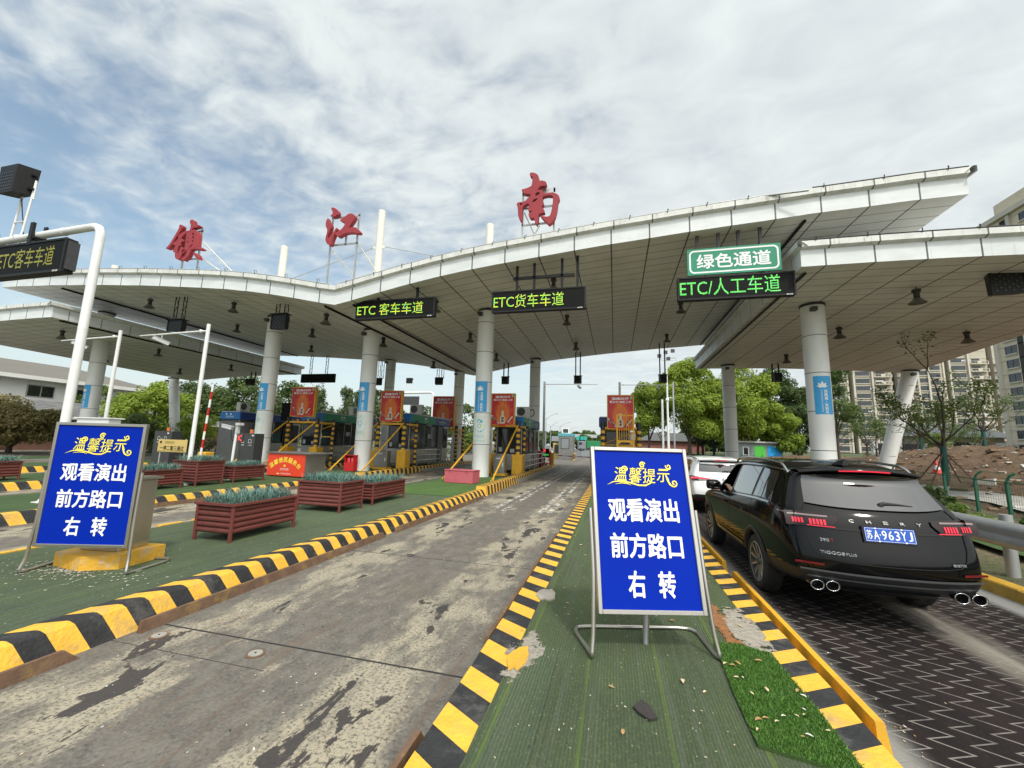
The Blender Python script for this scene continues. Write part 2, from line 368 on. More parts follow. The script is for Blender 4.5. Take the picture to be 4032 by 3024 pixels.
def plate_material():
    g=NG('zigzag_plates')
    # saw-tooth joint lines running along the lane
    per=.175; ph=g.mth('FRACT',g.mth('ADD',g.mth('DIVIDE',g.y,per),100))
    saw=g.mth('MINIMUM',g.mth('DIVIDE',ph,.42),g.mth('DIVIDE',g.mth('SUBTRACT',1,ph),.58))
    xs=g.mth('ADD',g.mth('SUBTRACT',g.x,1.72),g.mth('MULTIPLY',saw,-.175))
    fr=g.mth('FRACT',g.mth('ADD',g.mth('DIVIDE',xs,.225),50)); d=g.mth('MULTIPLY',g.mth('MINIMUM',fr,g.mth('SUBTRACT',1,fr)),.225)
    wear=g.rng(g.noise(2.6,6,.7,(1.5,.4,1),(6,2,0)),.34,.58,.22,1); ln=g.mth('MULTIPLY',g.rng(d,.009,.018,1,0),wear)
    fine=g.noise(45,4,.75); n=g.noise(1.6,6,.65,(1.4,.35,1)); st=g.noise(3,5,.6,(2,.12,1),(3,1,0))
    c=g.mix(g.rng(n,.35,.7),(.010,.009,.009),(.022,.015,.014)); c=g.mix(g.rng(fine,.5,.75,0,.22),c,(.08,.07,.068))
    c=g.mix(g.mth('MULTIPLY',ln,.85),c,(.235,.215,.195))
    # worn pale dusty band between the wheels and along the edges
    mid=g.rng(g.mth('ABSOLUTE',g.mth('SUBTRACT',g.x,g.mth('ADD',3.28,g.mth('MULTIPLY',n,.22)))),.02,.34,1,0)
    c=g.mix(g.mth('MULTIPLY',mid,g.rng(st,.3,.62,.25,.95)),c,(.24,.22,.185))
    ed=g.mth('MAXIMUM',g.rng(g.mth('ADD',g.x,g.mth('MULTIPLY',fine,.10)),1.70,1.92,1,0),g.rng(g.mth('SUBTRACT',g.x,g.mth('MULTIPLY',fine,.1)),4.42,4.62,0,1))
    c=g.mix(g.mth('MULTIPLY',ed,.9),c,(.25,.25,.235))
    g.bump(g.mth('ADD',g.mth('MULTIPLY',ln,-.8),g.mth('MULTIPLY',fine,.25)),.5,.01)
    g.b.inputs['Specular IOR Level'].default_value=.15
    return g.done(c,g.mth('ADD',.62,g.mth('MULTIPLY',fine,.3)))
def turf_material(name,c1,c2,worn,ribs=True):
    g=NG(name); n=g.noise(1.1,6,.62,(1.3,.7,1)); f=g.noise(70,3,.8,(1,.55,1)); v=g.noise(230,2,.8); s=g.noise(9,3,.6,(2.2,.05,1),(3,0,0))
    c=g.mix(g.rng(n,.32,.68),c1,c2); c=g.mix(g.rng(s,.5,.64,0,.55),c,worn); c=g.mix(g.rng(f,.5,.75,0,.65),c,tuple(k*2.1 for k in c2)); c=g.mix(g.rng(v,.28,.5,.75,0),c,(.012,.016,.010))
    h=g.mth('ADD',g.mth('MULTIPLY',f,.6),g.mth('MULTIPLY',v,.6))
    if ribs:
        r=pulse(g,g.x,.021,.011); c=g.mix(g.mth('MULTIPLY',r,g.rng(n,.3,.7,.10,.42)),c,(.018,.026,.016)); h=g.mth('SUBTRACT',h,g.mth('MULTIPLY',r,.25))
        # seams between strips of artificial turf
        q=pulse(g,g.mth('ADD',g.x,.2),.5,.022); c=g.mix(g.mth('MULTIPLY',q,g.rng(n,.3,.6,.15,.75)),c,(.12,.19,.03))
    g.bump(h,.9,.02); return g.done(c,.95)
TURF=turf_material('worn_turf',(.062,.090,.040),(.106,.150,.060),(.125,.145,.10))
TURF_D=turf_material('dark_turf',(.068,.098,.056),(.110,.158,.074),(.13,.16,.108))
TURF_B=turf_material('green_turf',(.046,.092,.026),(.070,.130,.037),(.075,.11,.05))
def soil_material():
    g=NG('dug_earth'); n=g.noise(.5,8,.7); f=g.noise(3.2,7,.75); w=g.noise(1.3,9,.8,(1,1,1),(5,2,0))
    c=g.mix(g.rng(n,.3,.7),(.15,.092,.05),(.27,.175,.10)); c=g.mix(g.rng(f,.35,.65,.75,0),c,(.085,.052,.03)); c=g.mix(g.rng(w,.62,.70,0,.8),c,(.42,.38,.31))
    gr=g.noise(.35,5,.6,(1,1,1),(9,9,0)); c=g.mix(g.rng(gr,.62,.72,0,.7),c,(.10,.115,.035))
    g.bump(g.mth('ADD',f,w),1.0,.25); return g.done(c,.95)
def verge_material():
    g=NG('dry_verge'); n=g.noise(.7,7,.7); f=g.noise(14,6,.8)
    c=g.mix(g.rng(n,.4,.6),(.22,.17,.10),(.10,.12,.045)); c=g.mix(g.rng(f,.35,.6,.8,0),c,(.06,.05,.03)); c=g.mix(g.rng(f,.6,.75,0,.7),c,(.36,.31,.22))
    g.bump(f,1,.05); return g.done(c,.95)
def grass_material():
    g=NG('far_grass'); n=g.noise(.08,6,.6); f=g.noise(1.5,5,.7)
    c=g.mix(g.rng(n,.35,.65),(.060,.085,.028),(.13,.13,.06)); c=g.mix(g.rng(f,.3,.6,.5,0),c,(.04,.055,.02)); return g.done(c,.95)

# ------------------------------------------------------------------ ground, roads, islands
mb=MB(); mb.grid([[(-1600,-400,-.03),(1600,-400,-.03)],[(-1600,2400,-.03),(1600,2400,-.03)]],smooth=False); struct('ground',mb,grass_material())
mb=MB(); mb.grid([[(-60,-30,0),(5.2,-30,0)],[(-60,62,0),(6.5,62,0)]],smooth=False); ROADM=road_material(); struct('road',mb,ROADM)
ASPH=asphalt_material()
mb=MB(); mb.grid([[(-46,62,0.0),(7.5,62,0.0)],[(-60,130,0.0),(4,130,0.0)],[(-90,300,0.0),(-22,300,0)],[(-190,900,0.0),(-120,900,0)]],smooth=False); struct('asphalt_road',mb,ASPH)
# road markings beyond the plaza
mb=MB(); WM=mat('road_marking_white',(.62,.62,.6),.7,0,.2,8)
mb.add([(-6.5,62.5,.006),(-6.3,62.5,.006),(-13.5,130,.006),(-14,130,.006)],[(0,1,2,3)]); mb.add([(-13.5,130,.006),(-14,130,.006),(-45,300,.006),(-44,300,.006)],[(1,0,2,3)])
struct('road_marking',mb,WM)
# remains of white markings in the lane
g=NG('worn_marking'); n=g.noise(5,6,.7,(1,.5,1)); g.b.inputs['Alpha'].default_value=1; g.l(g.rng(n,.47,.56),g.b.inputs['Alpha']); g.b.inputs['Base Color'].default_value=(.55,.54,.5,1); WORN=g.done((0,0,0),.8)
mb=MB()
for x in (-3.25,-2.95,-1.95,-1.7):
    mb.add([(x-.07,11.0,.006),(x+.07,11.0,.006),(x+.07,31,.006),(x-.07,31,.006)],[(0,1,2,3)])
struct('lane_marking',mb,WORN)
mb=MB(); mb.grid([[(1.50,-6,.005),(4.98,-6,.005)],[(1.50,46,.005),(4.98,46,.005)]],smooth=False); struct('zigzag_lane_plates',mb,plate_material(),'structure')

def pavement(name,poly,h=.18,turf=None,inset=.0):
    mb=MB(); mb.prism(poly,-.01,h); o=struct(name,mb,CONC); 
    return o
def xr(y,a,b): return a+b*y
ISL={ # left edge, right edge of each traffic island; y range
 'own':(-1.03,1.47,-6,37.5),'next':(-7.78,-4.36,-6,35.5),'third':(-14.5,-11.12,-4,36),'fourth':(-21.2,-17.5,-2,36),'fifth':(-28.0,-24.3,0,36),'sixth':(-34.8,-31.0,2,36)}
turfm={'own':TURF,'next':TURF_D,'third':TURF_B,'fourth':TURF_B,'fifth':TURF_B,'sixth':TURF_B}
for k,(a,b,y0,y1) in ISL.items():
    e=.8
    pavement('traffic_island',[(a+.02,y0),(b-.02,y0),(b-.02,y1-e),(b-e,y1),(a+e,y1),(a+.02,y1-e)],.176)
    mb=MB(); il=.0 if k=='own' else .02; t0,t1=(a+.20,b-.2) if k=='own' else (a+.03,b-.36)
    mb.grid([[(t0+(t1-t0)*i/8,y0+(y1-1-y0)*j/40,.181+.003*random.random()) for i in range(9)] for j in range(41)],smooth=True)
    struct('turf',mb,turfm[k])
# patches of older, darker turf strip
mb=MB(); mb.grid([[(-.74+(.30)*i/3,1.2+(2.35)*j/8,.189+.002*random.random()) for i in range(4)] for j in range(9)]); struct('turf_strip',mb,TURF_D)
mb=MB(); mb.grid([[(-7.3+(2.6)*i/6,11.8+(7.4)*j/12,.189+.003*random.random()) for i in range(7)] for j in range(13)]); struct('turf_strip',mb,turf_material('fresh_turf',(.052,.115,.021),(.082,.165,.030),(.075,.127,.045),False))
# verge beside the right-hand lane
mb=MB(); V=[]
for j in range(60):
    y=-8+j*1.15; fx=np.interp(y,[8,14.4,17.4,40,62],[8.6,9.7,10.9,13,15.5])
    V.append([(x,y,.13+ (0 if i==0 else .03+random.uniform(-.03,.05)+.02*i)) for i,x in enumerate(np.linspace(5.12,fx+.3,9))])
mb.grid(V); VERGE=verge_material(); struct('verge',mb,VERGE)
GREEN_S=turf_material('verge_grass',(.035,.075,.018),(.06,.12,.03),(.07,.10,.03),False)
mb=MB(); mb.grid([[(6.2+.2*j*.2+1.6*i/5,8.4+j*.6,.30+random.uniform(-.02,.02)) for i in range(6)] for j in range(12)]); struct('grass_strip',mb,GREEN_S)
# heap of dug earth beyond the fence
def terr(x,y):
    fx=np.interp(y,[8,14.4,17.4,40,62,90],[8.6,9.7,10.9,13,15.5,15.5]); d=x-fx
    base=.18+min(max(d,0)*.09,1.0)
    c=math.exp(-((y-37-(x-24)*.18)/10.0)**2)
    amp=.80+.9*math.sin(x*.17+.9)**2*.5+.22*math.sin(x*.55)+.12*math.sin(x*1.25+2)+ .55*max(0,min(1,(x-26)/8))
    prof=max(0,min(1,(d-3)/9))
    h=base+c*amp*prof
    h+=.16*math.sin(x*1.3+y*.7)*math.sin(y*.9-x*.4)*prof+.10*math.sin(x*2.9+1)*math.sin(y*2.3)*prof
    return h
mb=MB(); rows=[]
rng=random.Random(3)
for j in range(110):
    y=7+j*.62; fx=np.interp(y,[8,14.4,17.4,40,62,90],[8.6,9.7,10.9,13,15.5,15.5])
    rows.append([(fx+.25+d, y, terr(fx+.25+d,y)+rng.uniform(-.12,.12)*min(1,d/2)) for d in [46*(i/90)**1.3 for i in range(91)]])
mb.grid(rows); struct('dug_earth_terrain',mb,soil_material())
mb=MB(); mb.grid([[(16,74,.4),(120,74,1.5)],[(16,112,1.2),(130,112,2.4)],[(16,260,2.4),(300,260,2.6)]],smooth=False); struct('far_lawn',mb,grass_material())
# rubble on the earth
mb=MB(); rng=random.Random(5)
for i in range(1700):
    d=rng.uniform(.8,26)**1.0; y=rng.uniform(11,44); fx=np.interp(y,[8,14.4,17.4,40,62],[8.6,9.7,10.9,13,15.5]); x=fx+d
    r=rng.uniform(.03,.11)*(1+ (rng.random()<.06)*1.8); z=terr(x,y); a=rng.uniform(0,3)
    M=Matrix.Translation((x,y,z))@Matrix.Rotation(a,4,'Z')@Matrix.Rotation(rng.uniform(-.5,.5),4,'X')
    mb.box(-r*1.4,-r,-.02,r*1.4,r*rng.uniform(.6,1),r*rng.uniform(.3,.9),0 if rng.random()<.22 else 1,M)
tag(mb.build('rubble',[mat('pale_rubble',(.48,.45,.40),.9,0,.2,5),mat('earth_clod',(.17,.11,.065),.95,0,.2,5)]),kind='stuff')
# pale gravel track behind the fence
mb=MB(); mb.grid([[(np.interp(y,[8,14.4,17.4,40],[8.6,9.7,10.9,13])+1.2+w, y, terr(np.interp(y,[8,14.4,17.4,40],[8.6,9.7,10.9,13])+1.2+w,y)+.06) for w in np.linspace(0,1.7,6)] for y in np.linspace(11,24,30)])
struct('gravel_track',mb,mat('pale_gravel',(.40,.39,.36),.9,0,.25,3,bump=.6,bscale=12,dirt=(.22,.19,.15,.7),dscale=1.2))

# ------------------------------------------------------------------ kerbs
def kerb(label,x,y0,y1,side,prof,pitch,shift,cat='kerb',group='striped kerbs of the toll islands',dx=0.0,jit=.004):
    """prof: (inward offset, z, stripe shift) from road foot to back; side=+1: island lies towards -x"""
    mb=MB(); n=int((y1-y0)/pitch); rng=random.Random(int(abs(x)*100)+int(y0*10))
    def P(k,j):
        o,z,s=prof[j]; y=y0+k*pitch+s*shift; return (x+dx*(y-y0)-side*o+rng.uniform(-jit,jit)*(0<j), y, z)
    sub=2
    for k in range(n):
        A=[P(k,j) for j in range(len(prof))]; B=[P(k+1-.0,j) for j in range(len(prof))]
        for j in range(len(prof)-1):
            mb.add([A[j],B[j],B[j+1],A[j+1]],[(0,1,2,3) if side<0 else (3,2,1,0)],k%2)
        if k in (0,n-1):
            E=A if k==0 else B; mb.add(E+[(E[-1][0],E[-1][1],0)],[tuple(range(len(E)+1))],k%2)
    o=mb.build('striped_kerb',[YELK,BLKK]); return tag(o,label,cat,group)
PL=[(0,0,.08),(.015,.02,.075),(.105,.205,.01),(.135,.232,-.01),(.165,.236,-.02),(.40,.206,-.085),(.42,.18,-.09),(.42,.0,-.09)]
kerb('yellow and black kerb along the left edge of the central lane',-4.27,1.0-.0,13.8,1,PL,.1855,1)
PF=[(0,0,.05),(.03,.30,0),(.06,.32,-.02),(.35,.32,-.08),(.35,.15,-.08)]
kerb('grimy striped kerb beside the booth left of the central lane',-4.30,13.8,31,1,PF,.21,1,dx=-.014)
kerb('faded bare kerb end of the island left of the central lane',-4.54,31,34.9,1,[(0,0,0),(.03,.2,0),(.3,.2,0),(.3,.1,0)],.21,1)
PR=[(0,0,.02),(.06,.17,0),(.07,.184,0),(.33,.186,-.16),(.33,.1,-.16)]
kerb('yellow and black kerb on the right edge of the central lane',-1.10,-.6,34,-1,PR,.2175,1)
PC=[(0,0,.02),(.05,.18,0),(.06,.186,0),(.29,.188,-.14),(.29,.1,-.14)]
kerb('yellow and black kerb between turf and zigzag lane',1.51,-.6,34,1,PC,.19,1)
kerb('yellow and black kerb in front of the left planter row',-11.0,2.0,16.5,1,PL,.24,1)
kerb('tall striped kerb beside the green topped booth on the left',-10.95,16.5,33,1,PF,.24,1,dx=-.03)
kerb('striped kerb behind the blue notice board at far left',-17.2,2.0,33,1,PL,.26,1)
kerb('striped kerb of the farthest left island',-24.0,4.0,33,1,PL,.26,1)
mb=MB()
for k in range(9):
    y=3.2+k*.62+random.uniform(-.1,.1); mb.box(-7.86,y,.02,-7.76,y+.42,.196,0)
tag(mb.build('kerb',[YELK,BLKK]),'low yellow kerb edge behind the near planters and notice board','kerb')
# right verge kerb
mb=MB(); mb.prism([(4.93,-6),(5.16,-6),(5.16,30),(4.93,30)],0,.15); 
for k in range(20): mb.box(4.95,-5+k*1.7,.15,5.14,-5+k*1.7+1.55,.162,1)
tag(mb.build('kerb',[mat('dark_yellow_kerb',(.42,.27,.05),.7,0,.3,4,bump=.3,dirt=(.06,.06,.065,.9),dscale=.9),YELK]),'worn yellow kerb under the steel guard rail','kerb')
# steel edge rails on the lane
def angle(label,x,y0,y1,m,inw,h=.10,t=.035,cat='steel rail'):
    mb=MB(); mb.add([(x,y0,0),(x+inw*.02,y0+.02,h),(x+inw*(.02+t),y0+.02,h),(x+inw*(.02+t),y0,0),(x,y1,0),(x+inw*.02,y1-.10,h),(x+inw*(.02+t),y1-.10,h),(x+inw*(.02+t),y1,0)],
        [(0,1,5,4),(1,2,6,5),(2,3,7,6),(0,3,2,1),(4,5,6,7)]); 
    return tag(mb.build('steel_edge_rail',m,fix=True),label,cat,'steel rails guarding the kerbs')
angle('short rusty rail at the lower left corner before the kerb',-4.16,1.0,2.62,RUST,-1)
angle('long rusty rail along the left kerb of the central lane',-4.17,3.06,7.2,RUST,-1)
angle('rusty rail farther up the left kerb of the central lane',-4.17,7.6,13.2,RUST,-1)
angle('rusty rail at the near right kerb of the central lane',-1.16,.2,2.55,RUST,1,.13)
angle('thin rusty rail along the right kerb of the central lane',-1.15,3.75,8.4,RUST,1,.10)
angle('yellow rail between the striped kerb and the dark zigzag lane',1.62,3.25,6.55,YEL,-1,.17,.05)
angle('yellow rail farther ahead beside the black car',1.62,7.0,13.5,YEL,-1,.16,.05)
angle('rusty rail in front of the kerb of the left planter row',-10.9,6.9,12.9,RUST,-1)
# broken kerb corners on the own island
def chip(label,pts,h,m,nm='broken_kerb_piece'):
    mb=MB(); c=Vector((sum(p[0] for p in pts)/len(pts),sum(p[1] for p in pts)/len(pts),0))
    mb.prism(pts,.18,h); return tag(mb.build(nm,m),label,'kerb piece')
STONE=mat('broken_concrete',(.36,.33,.28),.9,0,.2,6,bump=.7,bscale=25,dirt=(.30,.25,.19,.7),dscale=8)
def ragged(x0,y0,x1,y1,seed,n=16):
    g=random.Random(seed); cx,cy=(x0+x1)/2,(y0+y1)/2; return [(cx+(x1-x0)/2*g.uniform(.72,1.15)*math.cos(6.283*k/n),cy+(y1-y0)/2*g.uniform(.72,1.15)*math.sin(6.283*k/n)) for k in range(n)]
chip('broken pale lump on the right kerb of the central lane',ragged(-.84,4.5,-.62,4.86,3),.197,STONE)
chip('cracked yellow slab where the near right kerb is broken',ragged(-.80,3.1,-.64,3.5,4),.197,[mat('chipped_yellow',(.66,.36,.03),.7,0,.2,5,bump=.5,dirt=(.36,.31,.25,.95),dscale=4)])
def stain(name,label,col,seed,x0,y0,x1,y1,z,thr=.46):
    g=NG(name); n=g.noise(9,6,.7,(1,1,1),(seed,0,0)); q=g.mth('ADD',g.mth('MULTIPLY',g.mth('ABSOLUTE',g.mth('DIVIDE',g.mth('SUBTRACT',g.x,(x0+x1)/2),(x1-x0)/2)),.22),g.mth('MULTIPLY',g.mth('ABSOLUTE',g.mth('DIVIDE',g.mth('SUBTRACT',g.y,(y0+y1)/2),(y1-y0)/2)),.22))
    g.l(g.rng(g.mth('SUBTRACT',n,q),thr-.24,thr-.20),g.b.inputs['Alpha']); c=g.mix(g.rng(g.noise(25,5,.7),.3,.7),tuple(k*.7 for k in col),tuple(k*1.2 for k in col)); g.bump(n,.6,.02); m=g.done(c,.9)
    mb=MB(); mb.grid([[(x0,y0,z),(x1,y0,z)],[(x0,y1,z),(x1,y1,z)]],0,False); return tag(mb.build('worn_patch',m),label,'worn patch')
stain('worn_concrete','bare worn concrete patch where the kerb paint is gone beside the bright turf',(.31,.28,.23),2.0,1.0,3.85,1.28,4.95,.1915)
stain('orange_grit','orange brown spill on the turf behind the central notice board',(.26,.115,.04),5.0,.86,3.95,1.08,5.0,.1905,.50)
stain('worn_concrete_left','bare worn concrete on the inner side of the left hand kerb',(.28,.255,.21),8.0,-.84,2.95,-.55,3.8,.1910,.50)
# manhole-like steel discs in the lane
for x,y,l in ((-3.98,3.08,'round steel cover set in the lane near the left kerb'),(-2.92,3.08,'small round steel cover in the middle of the lane')):
    mb=MB(); mb.cyl((x,y,0),(x,y,.008),.075,n=24,m=0,smooth=False); mb.cyl((x,y,.008),(x,y,.012),.055,n=24,m=1,smooth=False); mb.cyl((x,y,.012),(x,y,.016),.008,n=8,m=2)
    tag(mb.build('steel_cover',[RUST,mat('worn_disc',(.38,.37,.33),.6,.3,.2,20),BLACK]),l,'cover')
# ------------------------------------------------------------------ canopy
XC,YF,YB=-11.75,14.6,32.9
PU=[0,.70,1.95,3.30,4.60,5.95,7.30,8.70,10.09,11.44,12.79,14.14,15.48,16.83,18.23,19.58,20.93,22.23,22.4]
PZ=[7.54,7.67,7.94,8.21,8.44,8.64,8.80,8.94,9.08,9.21,9.31,9.42,9.51,9.59,9.69,9.74,9.81,9.835,9.84]
def zmain(x): return float(np.interp(abs(x-XC),PU,PZ))
def zwing(x): 
    d=abs(x-XC)-17.75; return 7.85-.0036*max(0,d-1.2)**2
def soffit_material():
    g=NG('soffit_panels'); ax=g.mth('ABSOLUTE',g.mth('SUBTRACT',g.x,XC))
    l1=pulse(g,g.mth('SUBTRACT',ax,.82),1.3565,.048); l2=pulse(g,g.mth('SUBTRACT',g.y,YF),.61,.032)
    n=g.noise(.8,6,.65,(1,.6,1)); n2=g.noise(.25,3,.5)
    c=g.mix(g.rng(n,.3,.75),(.70,.705,.655),(.82,.825,.775)); c=g.mix(g.rng(n2,.3,.7,0,.25),c,(.56,.56,.51))
    idx=g.mth('ADD',g.mth('FLOOR',g.mth('DIVIDE',g.mth('SUBTRACT',ax,.82-.678),1.3565)),g.mth('MULTIPLY',g.mth('FLOOR',g.mth('DIVIDE',g.mth('SUBTRACT',g.y,YF-.305),.61)),7.13))
    wn=g.n('ShaderNodeTexWhiteNoise'); wn.noise_dimensions='1D'; g.l(idx,wn.inputs['W']); c=g.mix(g.mth('MULTIPLY',wn.outputs[0],.16),c,(.46,.46,.42))
    c=g.mix(g.mth('MULTIPLY',l2,.85),c,(.06,.057,.048)); c=g.mix(g.mth('MULTIPLY',l1,.93),c,(.018,.017,.015))
    g.bump(g.mth('SUBTRACT',1,g.mth('MAXIMUM',l1,l2)),.3,.02); return g.done(c,.5)
def fascia_material():
    g=NG('fascia_panels'); ax=g.mth('ABSOLUTE',g.mth('SUBTRACT',g.x,XC)); l1=pulse(g,g.mth('SUBTRACT',ax,.82),1.3565,.05)
    ly=g.mth('MULTIPLY',pulse(g,g.mth('SUBTRACT',g.y,YF+.7),1.5,.035),g.mth('GREATER_THAN',g.y,YF+.02)); l1=g.mth('MULTIPLY',l1,g.mth('LESS_THAN',g.y,YF+.02)); l=g.mth('MAXIMUM',l1,ly)
    n=g.noise(1.0,6,.65,(1,1,3)); c=g.mix(g.rng(n,.3,.7),(.60,.63,.63),(.70,.73,.73))
    st=g.noise(2.4,5,.7,(1.6,1,.10),(3,0,0)); c=g.mix(g.rng(st,.58,.72,0,.35),c,(.42,.39,.33))
    c=g.mix(g.mth('MULTIPLY',l,.92),c,(.03,.03,.03)); return g.done(c,.42)
def gutter_material():
    g=NG('gutter_paint'); ax=g.mth('ABSOLUTE',g.mth('SUBTRACT',g.x,XC)); l1=g.mth('MULTIPLY',pulse(g,g.mth('SUBTRACT',ax,.92),1.3565,.045),g.mth('LESS_THAN',g.y,YF+.02))
    st=g.noise(3.0,6,.72,(2.2,1,.25)); c=g.mix(g.rng(g.noise(2,5,.6),.3,.7),(.56,.57,.54),(.69,.70,.67)); c=g.mix(g.rng(st,.56,.70,0,.75),c,(.23,.165,.095)); c=g.mix(g.rng(g.noise(4,5,.7,(3,1,.2),(8,0,0)),.6,.72,0,.6),c,(.14,.13,.115))
    c=g.mix(g.mth('MULTIPLY',l1,.9),c,(.04,.04,.04)); return g.done(c,.6)
SOF=soffit_material(); FAS=fascia_material(); GUT=gutter_material(); ROOF=mat('roof_sheet',(.45,.45,.44),.5,.2,.1,1)
def canopy(label,xs,zf,ends=(1,1),flare=None):
    n_=len(xs)
    def X(i,y):
        # side canopies widen towards the rear at their outer end
        if flare is None: return xs[i]
        q=(y-YF)/(YB-YF)-1; k=i/(n_-1) if flare>0 else 1-i/(n_-1); return xs[i]+flare*q*k
    t=thing('canopy',label,'canopy',(0,0,0))
    FH,GH,GP=.57,.19,.15
    mb=MB(); mb.grid([[(X(i,y),y,zf(X(i,y))) for i in range(n_)] for y in np.linspace(YF,YB,8)],smooth=False,flip=True); mb.build('soffit',SOF,t)
    mb=MB()
    for y,fl in ((YF,0),(YB,1)):
        mb.grid([[(X(i,y),y,zf(X(i,y))-.002+h) for i in range(n_)] for h in (0,FH)],smooth=False,flip=fl)
    for i,on in ((0,ends[0]),(n_-1,ends[1])):
        if on: mb.grid([[(X(i,y),y,zf(X(i,y))-.002+h) for y in np.linspace(YF,YB,20)] for h in (0,FH)],smooth=False)
    mb.build('fascia',FAS,t)
    # gutter lip: runs proud of the fascia
    mb=MB()
    def run(pts,outv,flip=False):
        pr=[(0,FH-.003),(GP,FH+.06),(GP,FH+.06+GH),(GP-.10,FH+.06+GH),(GP-.3,FH+GH-.12)]
        mb.grid([[(p[0]+outv[0]*o,p[1]+outv[1]*o,p[2]+h) for p in pts] for o,h in pr],smooth=False,flip=flip)
    run([(X(i,YF),YF,zf(X(i,YF))) for i in range(n_)],(0,-1)); run([(X(i,YB),YB,zf(X(i,YB))) for i in range(n_)],(0,1),True)
    if ends[0]: run([(X(0,y),y,zf(X(0,y))) for y in (YF-.2,YB+.2)],(-1,0),True)
    if ends[1]: run([(X(n_-1,y),y,zf(X(n_-1,y))) for y in (YF-.2,YB+.2)],(1,0))
    mb.build('gutter',GUT,t)
    mb=MB(); mb.grid([[(X(i,y),y,zf(X(i,y))+FH+.15) for i in range(n_)] for y in (YF+.05,YB-.05)],smooth=False); mb.build('roof_sheet',ROOF,t)
    return t
xsm=[XC+s*u for u,s in [(u,-1) for u in PU[:0:-1]]+[(u,1) for u in PU]]
cm=canopy('large white toll canopy with two upswept wings meeting in a valley',xsm,zmain)
cr=canopy('lower white side canopy above the black car on the right',list(np.linspace(XC+17.75,19.45,12)),zwing,(1,1),2.5)
cl=canopy('lower white side canopy at the left behind the gantry',list(np.linspace(-42.95,XC-17.75,12)),zwing,(1,1),-2.5)
for x in (XC-.78,XC+.68,XC+18.1,XC-18.1):
    mb=MB(); mb.tube([(x,YF+.35,zmain(x)-.05),(x+ .02,22,zmain(x)-.06),(x,YB-.3,zmain(x)-.05)],.055,6); mb.build('conduit',BLACK,cm)
for c,x in ((cr,XC+18.05),(cl,XC-18.05)):
    mb=MB(); mb.tube([(x,YF+.5,zwing(x)-.05),(x,YB-.3,zwing(x)-.05)],.05,6); mb.build('conduit',BLACK,c)
def edge_pipe(c,xs,zf,m):
    mb=MB(); mb.tube([(x,YF-.12,zf(x)+.57+.06+.19+.03) for x in xs],.028,5,m=0)
    for x in xs[::2]:
        z=zf(x)+.89; mb.tube([(x+.3,YF-.16,z-.09),(x+.3,YF-.2,z+.02),(x+.33,YF-.12,z+.08),(x+.36,YF-.10,z-.04)],.012,4,m=1)
    mb.build('edge_pipe',[m,BLACK],c)
edge_pipe(cm,[x for x in np.linspace(XC+.3,XC+16.6,26)],zmain,GALV); edge_pipe(cm,[x for x in np.linspace(XC+18.2,XC+22.4,6)],zmain,BLACK); edge_pipe(cm,[x for x in np.linspace(XC-22,XC-.3,26)],zmain,GALV)
edge_pipe(cr,[x for x in np.linspace(6.1,16.8,16)],zwing,BLACK)
mb=MB(); mb.tube([(5.0,YF-.10,10.44),(6.2,YF-.42,10.28)],.035,6); tag(mb.build('loose_pipe',GALV),'loose grey pipe hanging off the high right gutter edge','pipe')

# ------------------------------------------------------------------ columns
def column_material():
    g=NG('column_panels'); n=g.noise(1.2,6,.65,(1,1,.4)); f=g.noise(60,2,.7)
    c=g.mix(g.rng(n,.3,.7),(.72,.73,.715),(.81,.82,.805)); c=g.mix(g.rng(f,.4,.7,0,.12),c,(.35,.35,.34))
    c=g.mix(g.rng(g.noise(.8,5,.7,(3,3,.3),(4,0,0)),.6,.75,0,.25),c,(.33,.32,.29)); return g.done(c,.42)
COLM=column_material(); SEAM=mat('dark_seam',(.03,.03,.03),.6)
RC=.42
def wrap(flat,x0,y0,rad):
    """bends flat sign geometry (plane facing -y) round a column"""
    o=MB(); o.f=flat.f; o.m=flat.m; o.sm=flat.sm
    for a,d,z in flat.v:
        r=rad-d; t=a/rad; o.v.append((x0+r*math.sin(t), y0-r*math.cos(t), z))
    return o
def petals(mb,cx,cz,s,m=1,y=-.004):
    for ang,l,w in ((0,1.0,.30),(38,.92,.28),(-38,.92,.28),(72,.80,.24),(-72,.80,.24)):
        t=R(ang); pts=[]
        for u in np.linspace(0,1,9): pts.append((u*l, w*math.sin(math.pi*u**.85)*.62))
        pts=pts+[(p[0],-p[1]) for p in pts[-2:0:-1]]
        out=[(cx+s*(math.sin(t)*a+math.cos(t)*b), y-.0006*abs(ang)/38, cz+s*(math.cos(t)*a-math.sin(t)*b)) for a,b in pts]
        mb.add(out,[tuple(range(len(out)))],m)
def gridded(mb,x0,x1,z0,z1,y,m,n=14):
    mb.grid([[(x,y,z) for x in np.linspace(x0,x1,n)] for z in (z0,z1)],m,True)
G1=mat('poster_green',(.16,.46,.30),.6,0,.1,4); G2=mat('poster_teal',(.12,.42,.52),.6,0,.1,4); G3=mat('poster_pale',(.66,.72,.70),.6,0,.12,2,dirt=(.62,.66,.36,.5),dscale=2.2); G4=mat('poster_yellow',(.70,.70,.32),.6,0,.1,4)
def disc(mb,cx,cz,r,m,y,r2=0,n=20):
    if r2:
        P=[[(cx+q*math.cos(2*math.pi*k/n),y,cz+q*math.sin(2*math.pi*k/n)) for k in range(n+1)] for q in (r2,r)]; mb.grid(P,m,False,flip=True)
    else: mb.add([(cx+r*math.cos(2*math.pi*k/n),y,cz+r*math.sin(2*math.pi*k/n)) for k in range(n)],[tuple(range(n))[::-1]],m)
